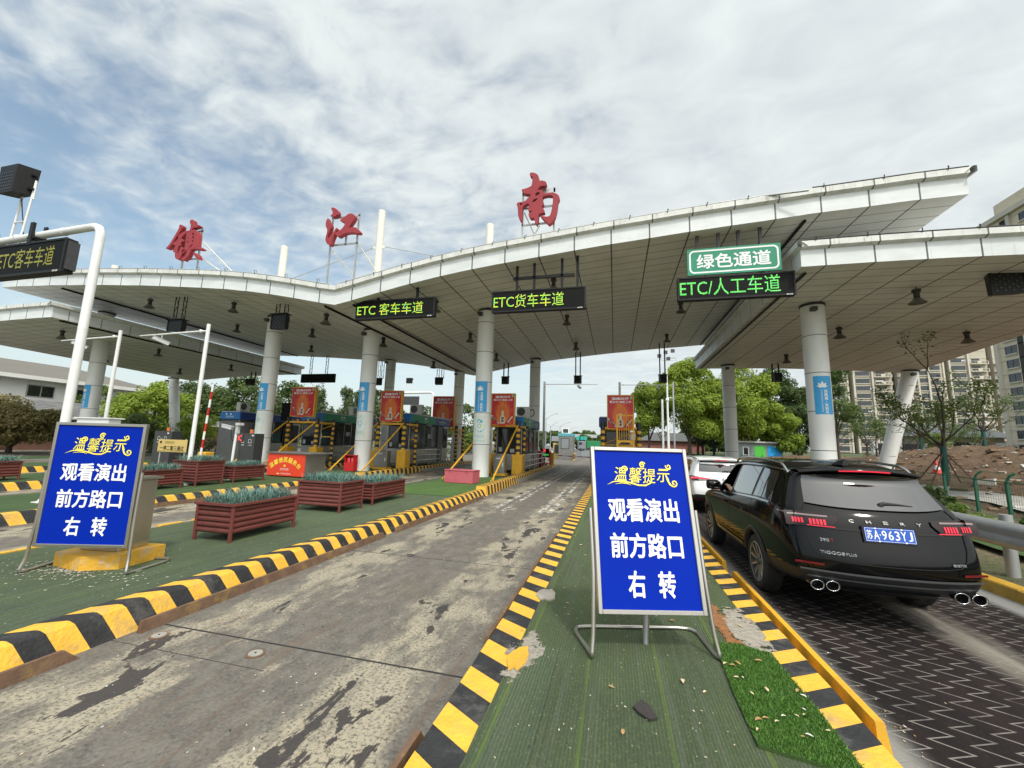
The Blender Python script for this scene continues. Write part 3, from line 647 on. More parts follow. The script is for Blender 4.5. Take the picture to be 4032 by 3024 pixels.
def column(label,x,y,top,x1=None,banner=False,poster=0,mast=None,group='round canopy columns',rot=0,seam0=1.73,z0=.1):
    t=thing('round_column',label,'column',(x,y,0),0,group)
    lx=(x1-x) if x1 is not None else 0
    mb=MB(); mb.cyl((0,0,z0),(lx,0,top),RC,RC,36,0,True)
    mb.build('shaft',COLM,t)
    ms=MB(); z=seam0
    while z<top-.2:
        k=(z-z0)/(top-z0); ms.cyl((lx*k,0,z-.012),(lx*k,0,z+.012),RC+.0035,n=36,caps=False); z+=1.53
    ms.cyl((lx*.995,0,top-.12),(lx,0,top),RC+.03,n=36,caps=True)
    ms.build('seam_ring',SEAM,t)
    rad=RC+.006
    if banner:
        f=MB(); gridded(f,-.33,.33,3.30,4.81,0,0); f2=MB()
        wrap(f,0,0,rad).build('banner',BLUE,t)
        f2=MB(); petals(f2,-.04,4.36,.25,0)
        for i,ch in enumerate('苏高速·茉莉花'): text(f2,ch,.06,4.20-.135*i+ (0 if i<3 else .0),.125 if ch!='·' else .03,bold=.03,m=0)
        f3=MB(); text(f3,'JS EXPRESSWAY JASMINE',0,0,.06,bold=.012,w=.88)
        f2.add([(-.09+p[2],p[1],3.83-p[0]) for p in f3.v],f3.f,0)
        wrap(f2,0,0,rad).build('lettering',WHITE,t)
    if poster:
        f=MB(); gridded(f,-.31,.31,1.82,3.10,0,0); po=wrap(f,0,0,rad).build('poster',G3,t)
        f=MB()
        if poster==1:
            disc(f,-.02,2.72,.11,0,-.004,.075); 
            for i in range(3): f.box(-.22+.05*i,-.004,2.50-.05*i,.15+.04*i,-.003,2.54-.05*i,1)
            f.box(-.20,-.004,2.05,.02,-.003,2.2,2); f.box(.05,-.004,2.2,.24,-.003,2.42,2); f.box(-.03,-.004,2.44,.05,-.003,2.455,3)
        elif poster==2:
            disc(f,.0,3.0,.05,0,-.004,.035); text(f,'绿色交通 低碳出行',0,2.90,.045,m=0,w=.42); disc(f,-.02,2.66,.13,1,-.004); f.box(-.13,-.0045,2.5,.13,-.0042,2.64,1)
            disc(f,.0,2.46,.075,1,-.005,.05); disc(f,0,2.46,.05,3,-.0052); text(f,'守护绿色出行',0,2.20,.055,m=1,w=.40); text(f,'共建美丽家园',0,2.12,.055,m=1,w=.40); f.box(.14,-.0041,1.9,.28,-.004,2.2,2); f.box(-.2,-.0041,1.9,.2,-.004,1.905,0)
        else:
            disc(f,-.02,2.85,.10,1,-.004); disc(f,.09,2.83,.07,1,-.0042); disc(f,.0,2.62,.10,0,-.005,.07); disc(f,0,2.62,.055,3,-.0052)
            f.add([(-.24,-.004,2.52),(-.1,-.004,2.4),(-.02,-.004,2.36),(-.02,-.004,2.28),(-.12,-.004,2.34),(-.22,-.004,2.44)],[(0,1,2,3,4,5)],1); f.add([(.24,-.004,2.52),(.1,-.004,2.4),(.02,-.004,2.36),(.02,-.004,2.28),(.12,-.004,2.34),(.22,-.004,2.44)],[(5,4,3,2,1,0)],1)
            f.box(.10,-.004,2.48,.25,-.003,2.72,2); text(f,'践行绿色理念',0,2.17,.05,m=1,w=.40); text(f,'共建绿色家园',0,2.09,.05,m=1,w=.40); f.box(-.28,-.004,1.84,.28,-.003,1.88,0)
            for i in range(7): f.add([(-.27+.08*i,-.0045,1.88),(-.22+.08*i,-.0045,1.88),(-.245+.08*i,-.0045,1.94)],[(0,1,2)],0)
        wrap(f,0,0,rad).build('poster_print',[G1,G2,G4,mat('poster_white',(.75,.77,.76),.6)],t)
    if mast:
        mb=MB(); mb.cyl((0,0,top+.3),(0,0,mast),.21,.20,24,0,True)
        for s in (-1,1): mb.box(min(0,s*.36),-.03,mast-2.3,max(0,s*.36),.03,mast-2.15,0)
        mb.build('mast',CREAM_PAINT,t)
    # small floodlight fixed near the head of the column
    mb=MB(); mb.box(lx-.26,-.62,top-.42,lx-.06,-.40,top-.26,0); mb.build('floodlight',DARK,t)
    return t
yc=19.3
column('column in front of the central lane with jasmine banner and hand poster',-6.36,yc,zmain(-6.36)+.02,banner=True,poster=3,mast=13.3)
column('column with jasmine banner beside the red fire extinguisher box',-12.94,yc,zmain(-12.94)+.02,banner=True,poster=2,mast=14.87)
column('column with jasmine banner behind the orange service counter',-19.47,yc,zmain(-19.47)+.02,banner=True,poster=1,mast=13.3)
column('column at far left passing up through two canopies with blue banner',-33.55,yc,zmain(-33.4)+.02,banner=True,mast=13.2)
column('tall column with blue banner beside the roof of the black car',7.95,18.7,zwing(7.95)+.02,banner=True,seam0=1.9)
yb=31.6
column('rear column behind the booth of the central lane',-6.13,yb,zmain(-6.13)+.02)
column('rear column to the right of the valley under the main canopy',-12.55,yb,zmain(-12.55)+.02)
column('rear column behind the left red advertising board',-19.05,yb,zmain(-19.05)+.02)
column('rear column in front of the round green trees',7.9,yb,zwing(7.9)+.02)
column('leaning column at the right edge in front of the earth heap',16.75,32.0,zwing(18.9)+.02,x1=18.95)
column('leaning column of the left side canopy among trees',-41.6,31.2,zwing(-42.6)+.02,x1=-43.2)
column('dark column cut off at the left edge of the photo',-40.75,17.1,zwing(-40.8)+.02)
# stay cables between the masts
for l,a,b in (('stay cable rising from the left roof to its mast',(-23.2,19.3,10.25),(-19.83,19.3,11.08)),('stay cable between the left mast and the tall middle mast',(-19.1,19.3,11.07),(-13.3,19.3,12.65)),('stay cable between the middle mast and the right mast',(-12.58,19.3,12.65),(-6.72,19.3,11.08))):
    mb=MB(); mb.tube([a,b],.022,5); tag(mb.build('stay_cable',GALV),l,'cable','stay cables of the masts')
NAN=[[[(-3.53,13.48),(-3.48,13.54),(-3.38,13.53),(-3.23,13.46),(-3.14,13.36),(-3.11,13.24),(-3.12,13.1),(-2.96,13.09),(-2.84,13.04),(-2.78,12.98),(-2.76,12.88),(-2.82,12.81),(-2.99,12.83),(-3.1,12.76),(-3.16,12.66),(-2.99,12.67),(-2.92,12.61),(-2.88,12.46),(-2.73,12.48),(-2.57,12.47),(-2.42,12.44),(-2.29,12.36),(-2.21,12.25),(-2.2,12.13),(-2.26,12.01),(-2.28,11.81),(-2.32,11.54),(-2.38,11.29),(-2.48,11.12),(-2.63,11.0),(-2.74,11.13),(-2.84,11.23),(-2.95,11.37),(-3.03,11.5),(-2.88,11.42),(-2.72,11.38),(-2.6,11.41),(-2.54,11.6),(-2.49,11.96),(-2.48,12.22),(-2.52,12.32),(-2.72,12.36),(-2.92,12.33),(-2.93,12.2),(-2.87,12.03),(-2.88,11.94),(-2.97,11.85),(-2.88,11.77),(-2.83,11.65),(-2.83,11.57),(-2.97,11.56),(-3.09,11.51),(-3.09,11.35),(-3.1,11.19),(-3.16,11.04),(-3.24,11.17),(-3.29,11.39),(-3.43,11.37),(-3.51,11.48),(-3.54,11.6),(-3.46,11.65),(-3.35,11.73),(-3.53,11.7),(-3.56,11.87),(-3.51,11.98),(-3.56,12.09),(-3.77,11.99),(-3.82,11.85),(-3.81,11.53),(-3.82,11.27),(-3.93,11.39),(-3.99,11.59),(-4.02,11.96),(-4.07,12.12),(-4.02,12.2),(-3.81,12.19),(-3.67,12.24),(-3.58,12.36),(-3.47,12.42),(-3.48,12.51),(-3.69,12.54),(-3.82,12.65),(-3.88,12.79),(-3.64,12.82),(-3.43,12.9),(-3.4,13.07),(-3.39,13.32),(-3.49,13.37)],[(-3.25,12.5),(-3.18,12.55),(-3.08,12.55),(-3.07,12.46),(-3.18,12.41),(-3.26,12.41)],[(-3.37,12.21),(-3.15,12.29),(-3.18,12.2),(-3.35,12.1)],[(-3.93,12.14),(-3.81,12.13),(-3.87,12.03),(-3.92,12.08)]]]
JIANG=[[[(-13.54,13.1),(-13.42,13.1),(-13.22,13.0),(-13.08,12.84),(-13.07,12.7),(-13.17,12.63),(-13.34,12.56),(-13.55,12.66),(-13.43,12.76),(-13.41,12.85),(-13.49,12.96)]],[[(-13.67,12.58),(-13.61,12.43),(-13.44,12.22),(-13.41,12.05),(-13.51,11.8),(-13.59,11.56),(-13.56,11.47),(-13.47,11.52),(-13.21,11.88),(-13.12,12.01),(-13.06,11.92),(-13.16,11.71),(-13.27,11.41),(-13.32,11.11),(-13.43,11.1),(-13.59,11.22),(-13.69,11.4),(-13.69,11.54),(-13.63,11.82),(-13.65,11.99),(-13.74,12.11),(-13.77,12.37)]],[[(-12.89,12.44),(-12.7,12.53),(-12.54,12.65),(-12.36,12.67),(-12.19,12.58),(-12.1,12.45),(-12.2,12.25),(-12.33,12.07),(-12.43,11.91),(-12.2,11.94),(-11.98,11.87),(-11.82,11.71),(-11.74,11.61),(-11.84,11.55),(-12.14,11.63),(-12.44,11.66),(-12.7,11.61),(-12.94,11.48),(-13.13,11.6),(-13.18,11.74),(-12.93,11.83),(-12.79,11.92),(-12.69,12.08),(-12.64,12.19),(-12.8,12.26),(-12.97,12.35)]]]
ZHEN=[[[(-23.29,13.25),(-23.18,13.26),(-23.02,13.16),(-23.02,13.05),(-23.13,12.9),(-23.31,12.63),(-23.47,12.36),(-23.63,12.1),(-23.78,11.91),(-23.89,11.89),(-24.04,11.92),(-23.79,12.16),(-23.6,12.47),(-23.42,12.8),(-23.29,13.04)]],[[(-23.33,12.59),(-23.06,12.75),(-22.7,12.86),(-22.52,12.81),(-22.81,12.64),(-23.04,12.43),(-22.93,12.37),(-22.76,12.26),(-22.97,12.17),(-23.01,12.08),(-22.82,12.07),(-23.1,11.95),(-23.3,12.0),(-23.5,12.07),(-23.56,12.14),(-23.5,12.24),(-23.29,12.35),(-23.21,12.53)]],[[(-23.3,11.99),(-23.08,12.06),(-23.17,11.8),(-23.18,11.55),(-23.11,11.49),(-23.01,11.66),(-22.98,11.91),(-22.89,11.93),(-22.77,11.81),(-22.88,11.59),(-22.82,11.46),(-22.92,11.19),(-23.11,11.21),(-23.27,11.34),(-23.32,11.63),(-23.45,11.67),(-23.5,11.79),(-23.38,11.92)]],[[(-22.61,13.38),(-22.53,13.48),(-22.4,13.48),(-22.3,13.38),(-22.27,13.15),(-22.0,13.14),(-21.84,13.06),(-21.97,12.96),(-22.27,12.95),(-22.43,12.79),(-22.57,12.78),(-22.49,12.93),(-22.47,13.11),(-22.55,13.25)]],[[(-22.72,12.73),(-22.43,12.84),(-22.2,12.88),(-21.97,12.75),(-21.83,12.58),(-21.8,12.2),(-21.76,11.8),(-21.95,11.81),(-22.19,11.71),(-22.37,11.7),(-22.63,11.69),(-22.67,11.88),(-22.69,12.19),(-22.69,12.51)],[(-22.32,12.64),(-22.19,12.68),(-22.13,12.33),(-22.28,12.37),(-22.23,12.48)],[(-22.26,12.18),(-22.18,12.28),(-22.14,12.06)],[(-22.38,11.82),(-22.14,12.02),(-22.17,11.9),(-22.29,11.83)],[(-22.59,12.18),(-22.44,12.21),(-22.53,12.12)],[(-22.57,12.38),(-22.46,12.43),(-22.54,12.33)]],[[(-22.91,11.53),(-22.71,11.67),(-22.39,11.76),(-22.06,11.82),(-21.77,11.84),(-21.58,11.81),(-21.37,11.68),(-21.35,11.64),(-21.58,11.63),(-21.89,11.72),(-22.19,11.7),(-22.24,11.56),(-22.31,11.35),(-22.47,11.21),(-22.6,11.1),(-22.8,11.18),(-22.78,11.27),(-22.61,11.35),(-22.5,11.56),(-22.48,11.68),(-22.69,11.57),(-22.84,11.48)]],[[(-22.12,11.55),(-21.85,11.48),(-21.68,11.38),(-21.57,11.23),(-21.56,11.08),(-21.72,11.15),(-21.89,11.29)]]]
# ------------------------------------------------------------------ roof lettering
LETTER=mat('faded_red_letter',(.30,.045,.055),.6,0,.08,3,dirt=(.27,.07,.08,.4),spec=.2)
def roof_letter(label,polys,frame,braces):
    t=thing('roof_letter',label,'letter',(0,0,0),0,'red characters standing on the canopy roof')
    for i_,st in enumerate(polys):
        mb=MB(); poly_fill(mb,st,lambda a,b,d:(a,16.0-d+.004*i_,b),.10); mb.build('stroke' if len(polys)>1 else 'letter_body',LETTER,t,fix=True)
    mb=MB(); r=.035
    for a,b in frame: mb.box(min(a[0],b[0])-r,16.18,min(a[1],b[1])-r,max(a[0],b[0])+r,16.25,max(a[1],b[1])+r)
    mb.build('frame',GALV,t)
    mb=MB()
    for p,q in braces: mb.tube([p,q],.03,6)
    mb.build('brace',CREAM_PAINT,t)
roof_letter('red brush character at the left end of the roof',ZHEN,[((-23.1,10.1),(-23.1,12.9)),((-22.0,10.1),(-22.0,13.05)),((-23.1,12.9),(-22.0,12.9)),((-23.1,11.3),(-22.0,11.3))],[((-21.9,16.25,12.3),(-20.2,17.5,10.3)),((-21.9,16.25,11.4),(-20.6,17.5,10.3))])
roof_letter('red brush character at the middle above the roof valley',JIANG,[((-13.62,8.3),(-13.62,12.7)),((-12.12,8.3),(-12.12,12.82)),((-13.62,12.7),(-12.12,12.7)),((-13.62,11.25),(-12.12,11.25)),((-12.75,11.25),(-12.75,12.7)),((-13.4,11.9),(-12.2,11.9))],[((-13.5,16.25,11.0),(-12.1,18.0,9.0)),((-12.05,16.25,11.2),(-11.1,18,9.2))])
roof_letter('red brush character at the right standing highest on the roof',NAN,[((-3.86,9.9),(-3.86,12.9)),((-2.47,9.9),(-2.47,12.86)),((-3.86,12.7),(-2.47,12.84)),((-3.86,11.27),(-2.47,11.27)),((-3.86,12.05),(-2.47,12.05))],[((-3.8,16.25,11.9),(-3.0,17.6,10.2)),((-2.6,16.25,11.6),(-2.3,17.4,10.2)),((-3.1,16.25,11.2),(-3.7,16.3,10.1))])
# ------------------------------------------------------------------ electronic lane signs
def led_material(name,c1,c2,c3):
    g=NG(name); n=g.noise(5,2,.5); n2=g.noise(9,2,.5,(1,1,1),(3,3,3)); c=g.mix(g.rng(n,.42,.6),c1,c2); c=g.mix(g.rng(n2,.55,.7,0,.8),c,c3)
    d=g.mth('MAXIMUM',pulse(g,g.x,.052,.016),pulse(g,g.z,.052,.016)); st=g.mth('SUBTRACT',1.7,g.mth('MULTIPLY',d,1.3))
    g.b.inputs['Base Color'].default_value=(.01,.01,.01,1); g.l(c,g.b.inputs['Emission Color']); g.l(st,g.b.inputs['Emission Strength']); return g.m
LEDY=led_material('led_yellow_green',(.75,.80,.03),(.30,.85,.05),(.20,.62,.50)); LEDG=led_material('led_green',(.08,.80,.10),(.16,.85,.12),(.22,.72,.40)); LEDD=mat('led_dim_yellow',(.05,.05,.01),.5,0,.1,4,emit=(.42,.40,.04),estr=.55)
def led_sign(label,x0,x1,z0,z1,y,s,m,posts,px0,px1,ph=.62,rel=.5,cat='lane sign'):
    t=thing('electronic_sign',label,cat,((x0+x1)/2,y,z0),0,'electronic lane signs'); w=(x1-x0); h=z1-z0; cx=(x0+x1)/2
    mb=MB(); mb.bbox(-w/2,0,0,w/2,.22,h,.015)
    for a,b,c,d in ((-w/2,-w/2+.05,0,h),(w/2-.05,w/2,0,h),(-w/2+.05,w/2-.05,0,.06),(-w/2+.05,w/2-.05,h-.05,h)): mb.box(a,-.03,c,b,-.001,d,0)
    mb.build('housing',[mat('sign_frame',(.022,.023,.025),.55,.1,.2,5,spec=.2)],t)
    mb=MB(); mb.box(-w/2+.05,-.008,.06,w/2-.05,-.002,h-.05); mb.build('screen',LEDBLACK,t)
    mb=MB(); text(mb,s,-w/2+w*(px0+px1)/2,h*rel,h*ph,bold=.004,w=w*(px1-px0),y=-.014); mb.build('led_lettering',m,t)
    mb=MB(); text(mb,'南京洛普',w/2-.2,.028,.045,bold=.02,y=-.034); mb.build('maker_mark',WHITE,t)
    for px,zt in posts:
        mb=MB(); mb.box(px-cx-.045,.06,h,px-cx+.045,.15,zt-z0); mb.build('hanger',BLACK,t)
    return t
t=led_sign('electronic sign over the second lane from the left with yellow green text',-10.95,-7.22,6.94,7.78,15.0,'ETC 客车车道',LEDY,[(-9.95,8.1),(-8.1,8.62)],.02,.86)
t=led_sign('electronic sign over the central lane with yellow text and four hangers',-4.74,-1.04,6.95,7.82,15.0,'ETC货车车道',LEDY,[(-3.75,9.15),(-3.05,9.2),(-1.95,9.3),(-1.35,9.35)],.02,.78)
mb=MB(); mb.box(-1.0-.0,.06,1.25,1.45,.15,1.36); o=mb.build('hanger_bar',BLACK,t); o.location=(-.02,0,.1)
led_sign('electronic sign with green text under the green road sign',2.23,5.95,7.04,7.89,15.0,'ETC/人工车道',LEDG,[],.02,.88,.74,.53)
# green plate sign
t=thing('green_sign','green sign with white border and four white characters','sign',(4.07,14.95,7.93),0)
mb=MB(); mb.bbox(-1.5,0,0,1.5,.05,1.0,.008); mb.build('panel',mat('sign_green',(.004,.23,.125),.4,0,.05,2),t)
mb=MB()
def round_rect(x0,z0,x1,z1,r,n=6):
    P=[]
    for cx,cz,a0 in ((x1-r,z1-r,0),(x0+r,z1-r,90),(x0+r,z0+r,180),(x1-r,z0+r,270)):
        for k in range(n+1): t_=R(a0+90*k/n); P.append((cx+r*math.cos(t_),cz+r*math.sin(t_)))
    return P
a=round_rect(-1.43,.07,1.43,.93,.17); b=round_rect(-1.375,.125,1.375,.875,.125); n=len(a)
mb.grid([[(p[0],-.004,p[1]) for p in a+a[:1]],[(p[0],-.004,p[1]) for p in b+b[:1]]],0,False)
text(mb,'绿色通道',0,.5,.52,bold=.026,w=2.35,y=-.006); mb.build('lettering',WHITE,t)
for x in (2.95,3.65,4.3,5.0):
  mb=MB(); mb.box(x-4.07-.05,.06,1.0,x-4.07+.05,.16,zmain(x)-7.93+.02); mb.build('hanger',mat('hanger_grey',(.075,.075,.075),.6,0,.2,6),t)
# ------------------------------------------------------------------ lane signal boxes hung under the canopies
def signal_box(label,x,y,z,w,h,top,lattice=True,back=False):
    t=thing('lane_signal_box',label,'signal box',(x,y,z),0,'black lane signal boxes hung under the canopies')
    mb=MB(); d=.34; s=1 if not back else -1
    mb.add([(-w/2,0,h),(w/2,0,h),(w/2-.06,0,0),(-w/2+.06,0,0),(-w*.36,s*d,h*.94),(w*.36,s*d,h*.94),(w*.33,s*d,.06),(-w*.33,s*d,.06)],[(3,2,1,0),(4,5,6,7),(0,1,5,4),(1,2,6,5),(2,3,7,6),(3,0,4,7)]); mb.build('housing',BLACK,t,fix=True)
    mb=MB()
    q=-.012*s
    for a in ((-w/2+.02,0,-w/2+.07,h),(w/2-.07,0,w/2-.02,h)): mb.box(a[0],min(q,0)-.02,.02,a[2],max(q,0)-.001,h)
    mb.box(-w/2-.02,min(q*5,0)-.05,h,w/2+.02,.3 if s>0 else .05,h+.03)
    for i in range(7):
        for j in range(6): 
            if (i+j)%2==0: mb.box(-w*.36+i*w*.11,min(q*2,-.012),h*.12+j*h*.13,-w*.36+i*w*.11+.05,-.002,h*.12+j*h*.13+.035,1)
    mb.build('louvre_face',[BLACK,mat('louvre_grey',(.07,.07,.075),.4,.3,.2,5)],t)
    mb=MB()
    for sx in (-.28,.28):
        if lattice:
            for q_ in (-.11,.11):
                mb.tube([(sx*w+q_,.15,h),(sx*w+q_,.15,top-z)],.022,4)
            n=max(2,int((top-z-h)/.4)); 
            for k in range(n): 
                a=-.11 if k%2 else .11; mb.tube([(sx*w+a,.15,h+(top-z-h)*k/n),(sx*w-a,.15,h+(top-z-h)*(k+1)/n)],.014,4)
        else: mb.box(sx*w-.04,.1,h-.02,sx*w+.04,.18,top-z)
    mb.build('bracket',BLACK,t); return t
signal_box('black signal box on lattice hangers left under the main canopy',-22.65,16.0,7.18,1.05,.62,zmain(-22.6))
signal_box('black signal box with pale louvres in front of a column',-16.0,16.0,7.02,.92,.76,zmain(-16))
signal_box('black signal box under the lower canopy at the right edge',12.35,16.0,7.05,.98,.78,zwing(12.3),False)
for l,x,y,z,w,top,lat in (('black signal box seen from behind beside a far left column',-14.1,31,6.45,.72,zmain(-14.1),True),('black signal box seen from behind next to the white gantry mast',-19.7,31,6.45,.6,zmain(-19.7),True),('black signal box seen from behind left of the rear middle column',-8.42,31,6.47,.66,zmain(-8.4),False),('black signal box seen from behind above the central lane exit',-2.7,31,6.47,.62,zmain(-2.7),False),('black signal box seen from behind before the big round tree',3.42,31,6.49,.62,zmain(3.4),False),('black signal box seen from behind under the lower right canopy',10.75,31,6.5,.68,zwing(10.7),False),('black signal box seen from behind under the lower left canopy',-33.3,31,6.52,.9,zwing(-33.3),False)):
    signal_box(l,x,y,z,w,.62,top,lat,True)
# dark display hung at the rear
t=thing('rear_display','long black display seen from behind on two lattice hangers','display',(-26.45,31.5,6.84))
mb=MB(); mb.bbox(-1.8,0,0,1.8,.25,.8,.02); mb.build('housing',LEDBLACK,t)
mb=MB()
for sx in (-.85,.85):
    for q_ in (-.12,.12): mb.tube([(sx+q_,.1,.8),(sx+q_,.1,zmain(-26.4)-6.84)],.025,4)
    for k in range(6): a=-.12 if k%2 else .12; mb.tube([(sx+a,.1,.8+k*.32),(sx-a,.1,.8+(k+1)*.32)],.014,4)
mb.build('hanger',BLACK,t)
mb=MB(); mb.tube([(-.7,.1,0),(-.5,.1,-.25),(0,.1,-.36),(.4,.1,0)],.015,5); mb.build('cable',BLACK,t)
# ------------------------------------------------------------------ high bay lamps
def lamp_proto():
    t=thing('high_bay_lamp','x','lamp',(0,0,0),0,'bell shaped lamps under the canopies')
    mb=MB(); mb.cyl((0,0,-.02),(0,0,-.14),.018,n=6); mb.lathe([(0.0,-.13),(.135,-.13),(.145,-.16),(.145,-.24),(.12,-.25),(.10,-.28),(.10,-.46),(.12,-.50)],16,0); mb.build('housing',mat('lamp_housing',(.045,.042,.04),.5,.4,.2,6),t)
    mb=MB(); mb.lathe([(.10,-.49),(.14,-.54),(.27,-.68),(.30,-.70),(.29,-.71),(.13,-.56),(.0,-.54)],20,0); mb.build('shade',mat('lamp_shade',(.20,.19,.175),.35,.5,.15,6),t)
    return t
LP=[(-25.3,16.4,'m'),(-19.35,16.4,'m'),(-13.6,16.4,'m'),(-7.9,16.5,'m'),(-2.5,16.6,'m'),(3.4,16.6,'m'),(-24.6,21.3,'m'),(-18.5,21.2,'m'),(-12.9,20.4,'m'),(-8.16,21.9,'m'),(-2.5,21.7,'m'),(3.4,22.0,'m'),(-23.5,27.0,'m'),(-17.9,27.0,'m'),(-12.9,27.2,'m'),(-8.16,27.4,'m'),(-2.55,27.7,'m'),(3.43,28.2,'m'),(10.5,17.0,'w'),(10.3,21.8,'w'),(10.2,27.7,'w'),(15.6,17.5,'w'),(15.6,22.5,'w'),(-32.1,16.5,'w'),(-31.4,21.4,'w'),(-31.5,27.2,'w'),(-37.5,22,'w'),(-37.5,27.5,'w')]
lp=lamp_proto()
depth=lambda y:'front' if y<19 else ('middle' if y<25 else 'rear')
where=[(-24.5,'near the left end of the main canopy'),(-18.6,'under the left wing before the third column'),(-12.9,'just left of the roof valley'),(-8,'right of the roof valley'),(-2.5,'above the central lane'),(3.4,'left of the lower right canopy')]
for i,(x,y,k) in enumerate(LP):
    z=zmain(x) if k=='m' else zwing(x)
    if k=='m': ws=min(where,key=lambda q:abs(q[0]-x))[1]
    else: ws='under the lower right canopy, inner row' if 0<x<13 else ('under the lower right canopy, outer row' if x>13 else ('under the lower left canopy, inner row' if x>-34 else 'under the lower left canopy, outer row'))
    lab='%s bell lamp %s'%(depth(y),ws)
    if i==0: o=lp; o['label']=lab; o.location=(x,y,z); o.scale=(.88,)*3
    else: copy_tree(lp,None,lab,None,(x,y,z))
# ------------------------------------------------------------------ notice boards
SIGNBLUE=mat('notice_blue',(.0005,.020,.34),.55,0,.06,2,spec=.08); TITLE=mat('title_yellow',(.92,.80,.10),.5,0,.03,2); SHADOWBLUE=mat('title_outline',(.01,.02,.16),.5)
def ribbon(mb,pts,w,y,m):
    """flat stroke in the x-z plane, w: width or list"""
    n=len(pts); L=[];Rr=[]
    for i,p in enumerate(pts):
        a=pts[max(i-1,0)];b=pts[min(i+1,n-1)]; dx,dz=b[0]-a[0],b[1]-a[1]; l=math.hypot(dx,dz) or 1; ww=(w[i] if isinstance(w,list) else w)/2
        L.append((p[0]-dz/l*ww,y,p[1]+dx/l*ww)); Rr.append((p[0]+dz/l*ww,y,p[1]-dx/l*ww))
    mb.grid([L,Rr],m,False)
def spiral(cx,cz,r0,r1,a0,turn,n=26):
    return [(cx+(r0+(r1-r0)*k/n)*math.cos(R(a0+turn*k/n)),cz+(r0+(r1-r0)*k/n)*math.sin(R(a0+turn*k/n))) for k in range(n+1)]
def notice_title(mb,cx,cz,s,m,y,grow=0):
    """decorative 'warm reminder' heading; s = width of one character"""
    h=s*1.02
    for i,(c,dx,k) in enumerate((('温',-1.62,.94),('馨',-.58,1.04),('提',.42,1.0),('示',1.42,.86))):
        text(mb,c,cx+dx*s,cz-.02*s+(.06*s if i==0 else 0)-(.03*s if i==2 else 0),h*k,bold=.012+grow,m=m,y=y-.0001*i,shear=.12,w=s*.90)
    q=lambda P,w,yy: ribbon(mb,[(cx+a*s,cz+b*s) for a,b in P],[ (x+2*grow)*s for x in w] if isinstance(w,list) else (w+2*grow)*s,yy,m)
    q(spiral(-1.28,.38,.05,.30,200,430),.085,y-.0006); q(spiral(-.02,.72,.04,.22,160,-500),.085,y-.0007); q([(-.2,.5),(-.02,.44),(.10,.50)],.08,y-.0009)
    q(spiral(1.86,.66,.04,.20,220,-420),.075,y-.0006); q([(1.15,.44),(1.6,.43),(1.95,.46),(2.04,.58)],.06,y-.0008)
    q([(1.62,.05),(1.72,-.35),(1.86,-.62),(2.05,-.75)],[.1,.12,.12,.1],y-.0009); q(spiral(2.15,-.52,.24,.05,250,400),.09,y-.0010)
    q([(-2.62,-.72),(-2.2,-.52),(-1.6,-.46),(-1.0,-.56),(-.4,-.72),(.1,-.72),(.45,-.55),(.6,-.3)],[.01,.06,.09,.10,.10,.10,.10,.06],y-.0011); q([(-2.05,-.68),(-1.6,-.58),(-1.2,-.62),(-.95,-.72)],[.01,.06,.06,.01],y-.0012)
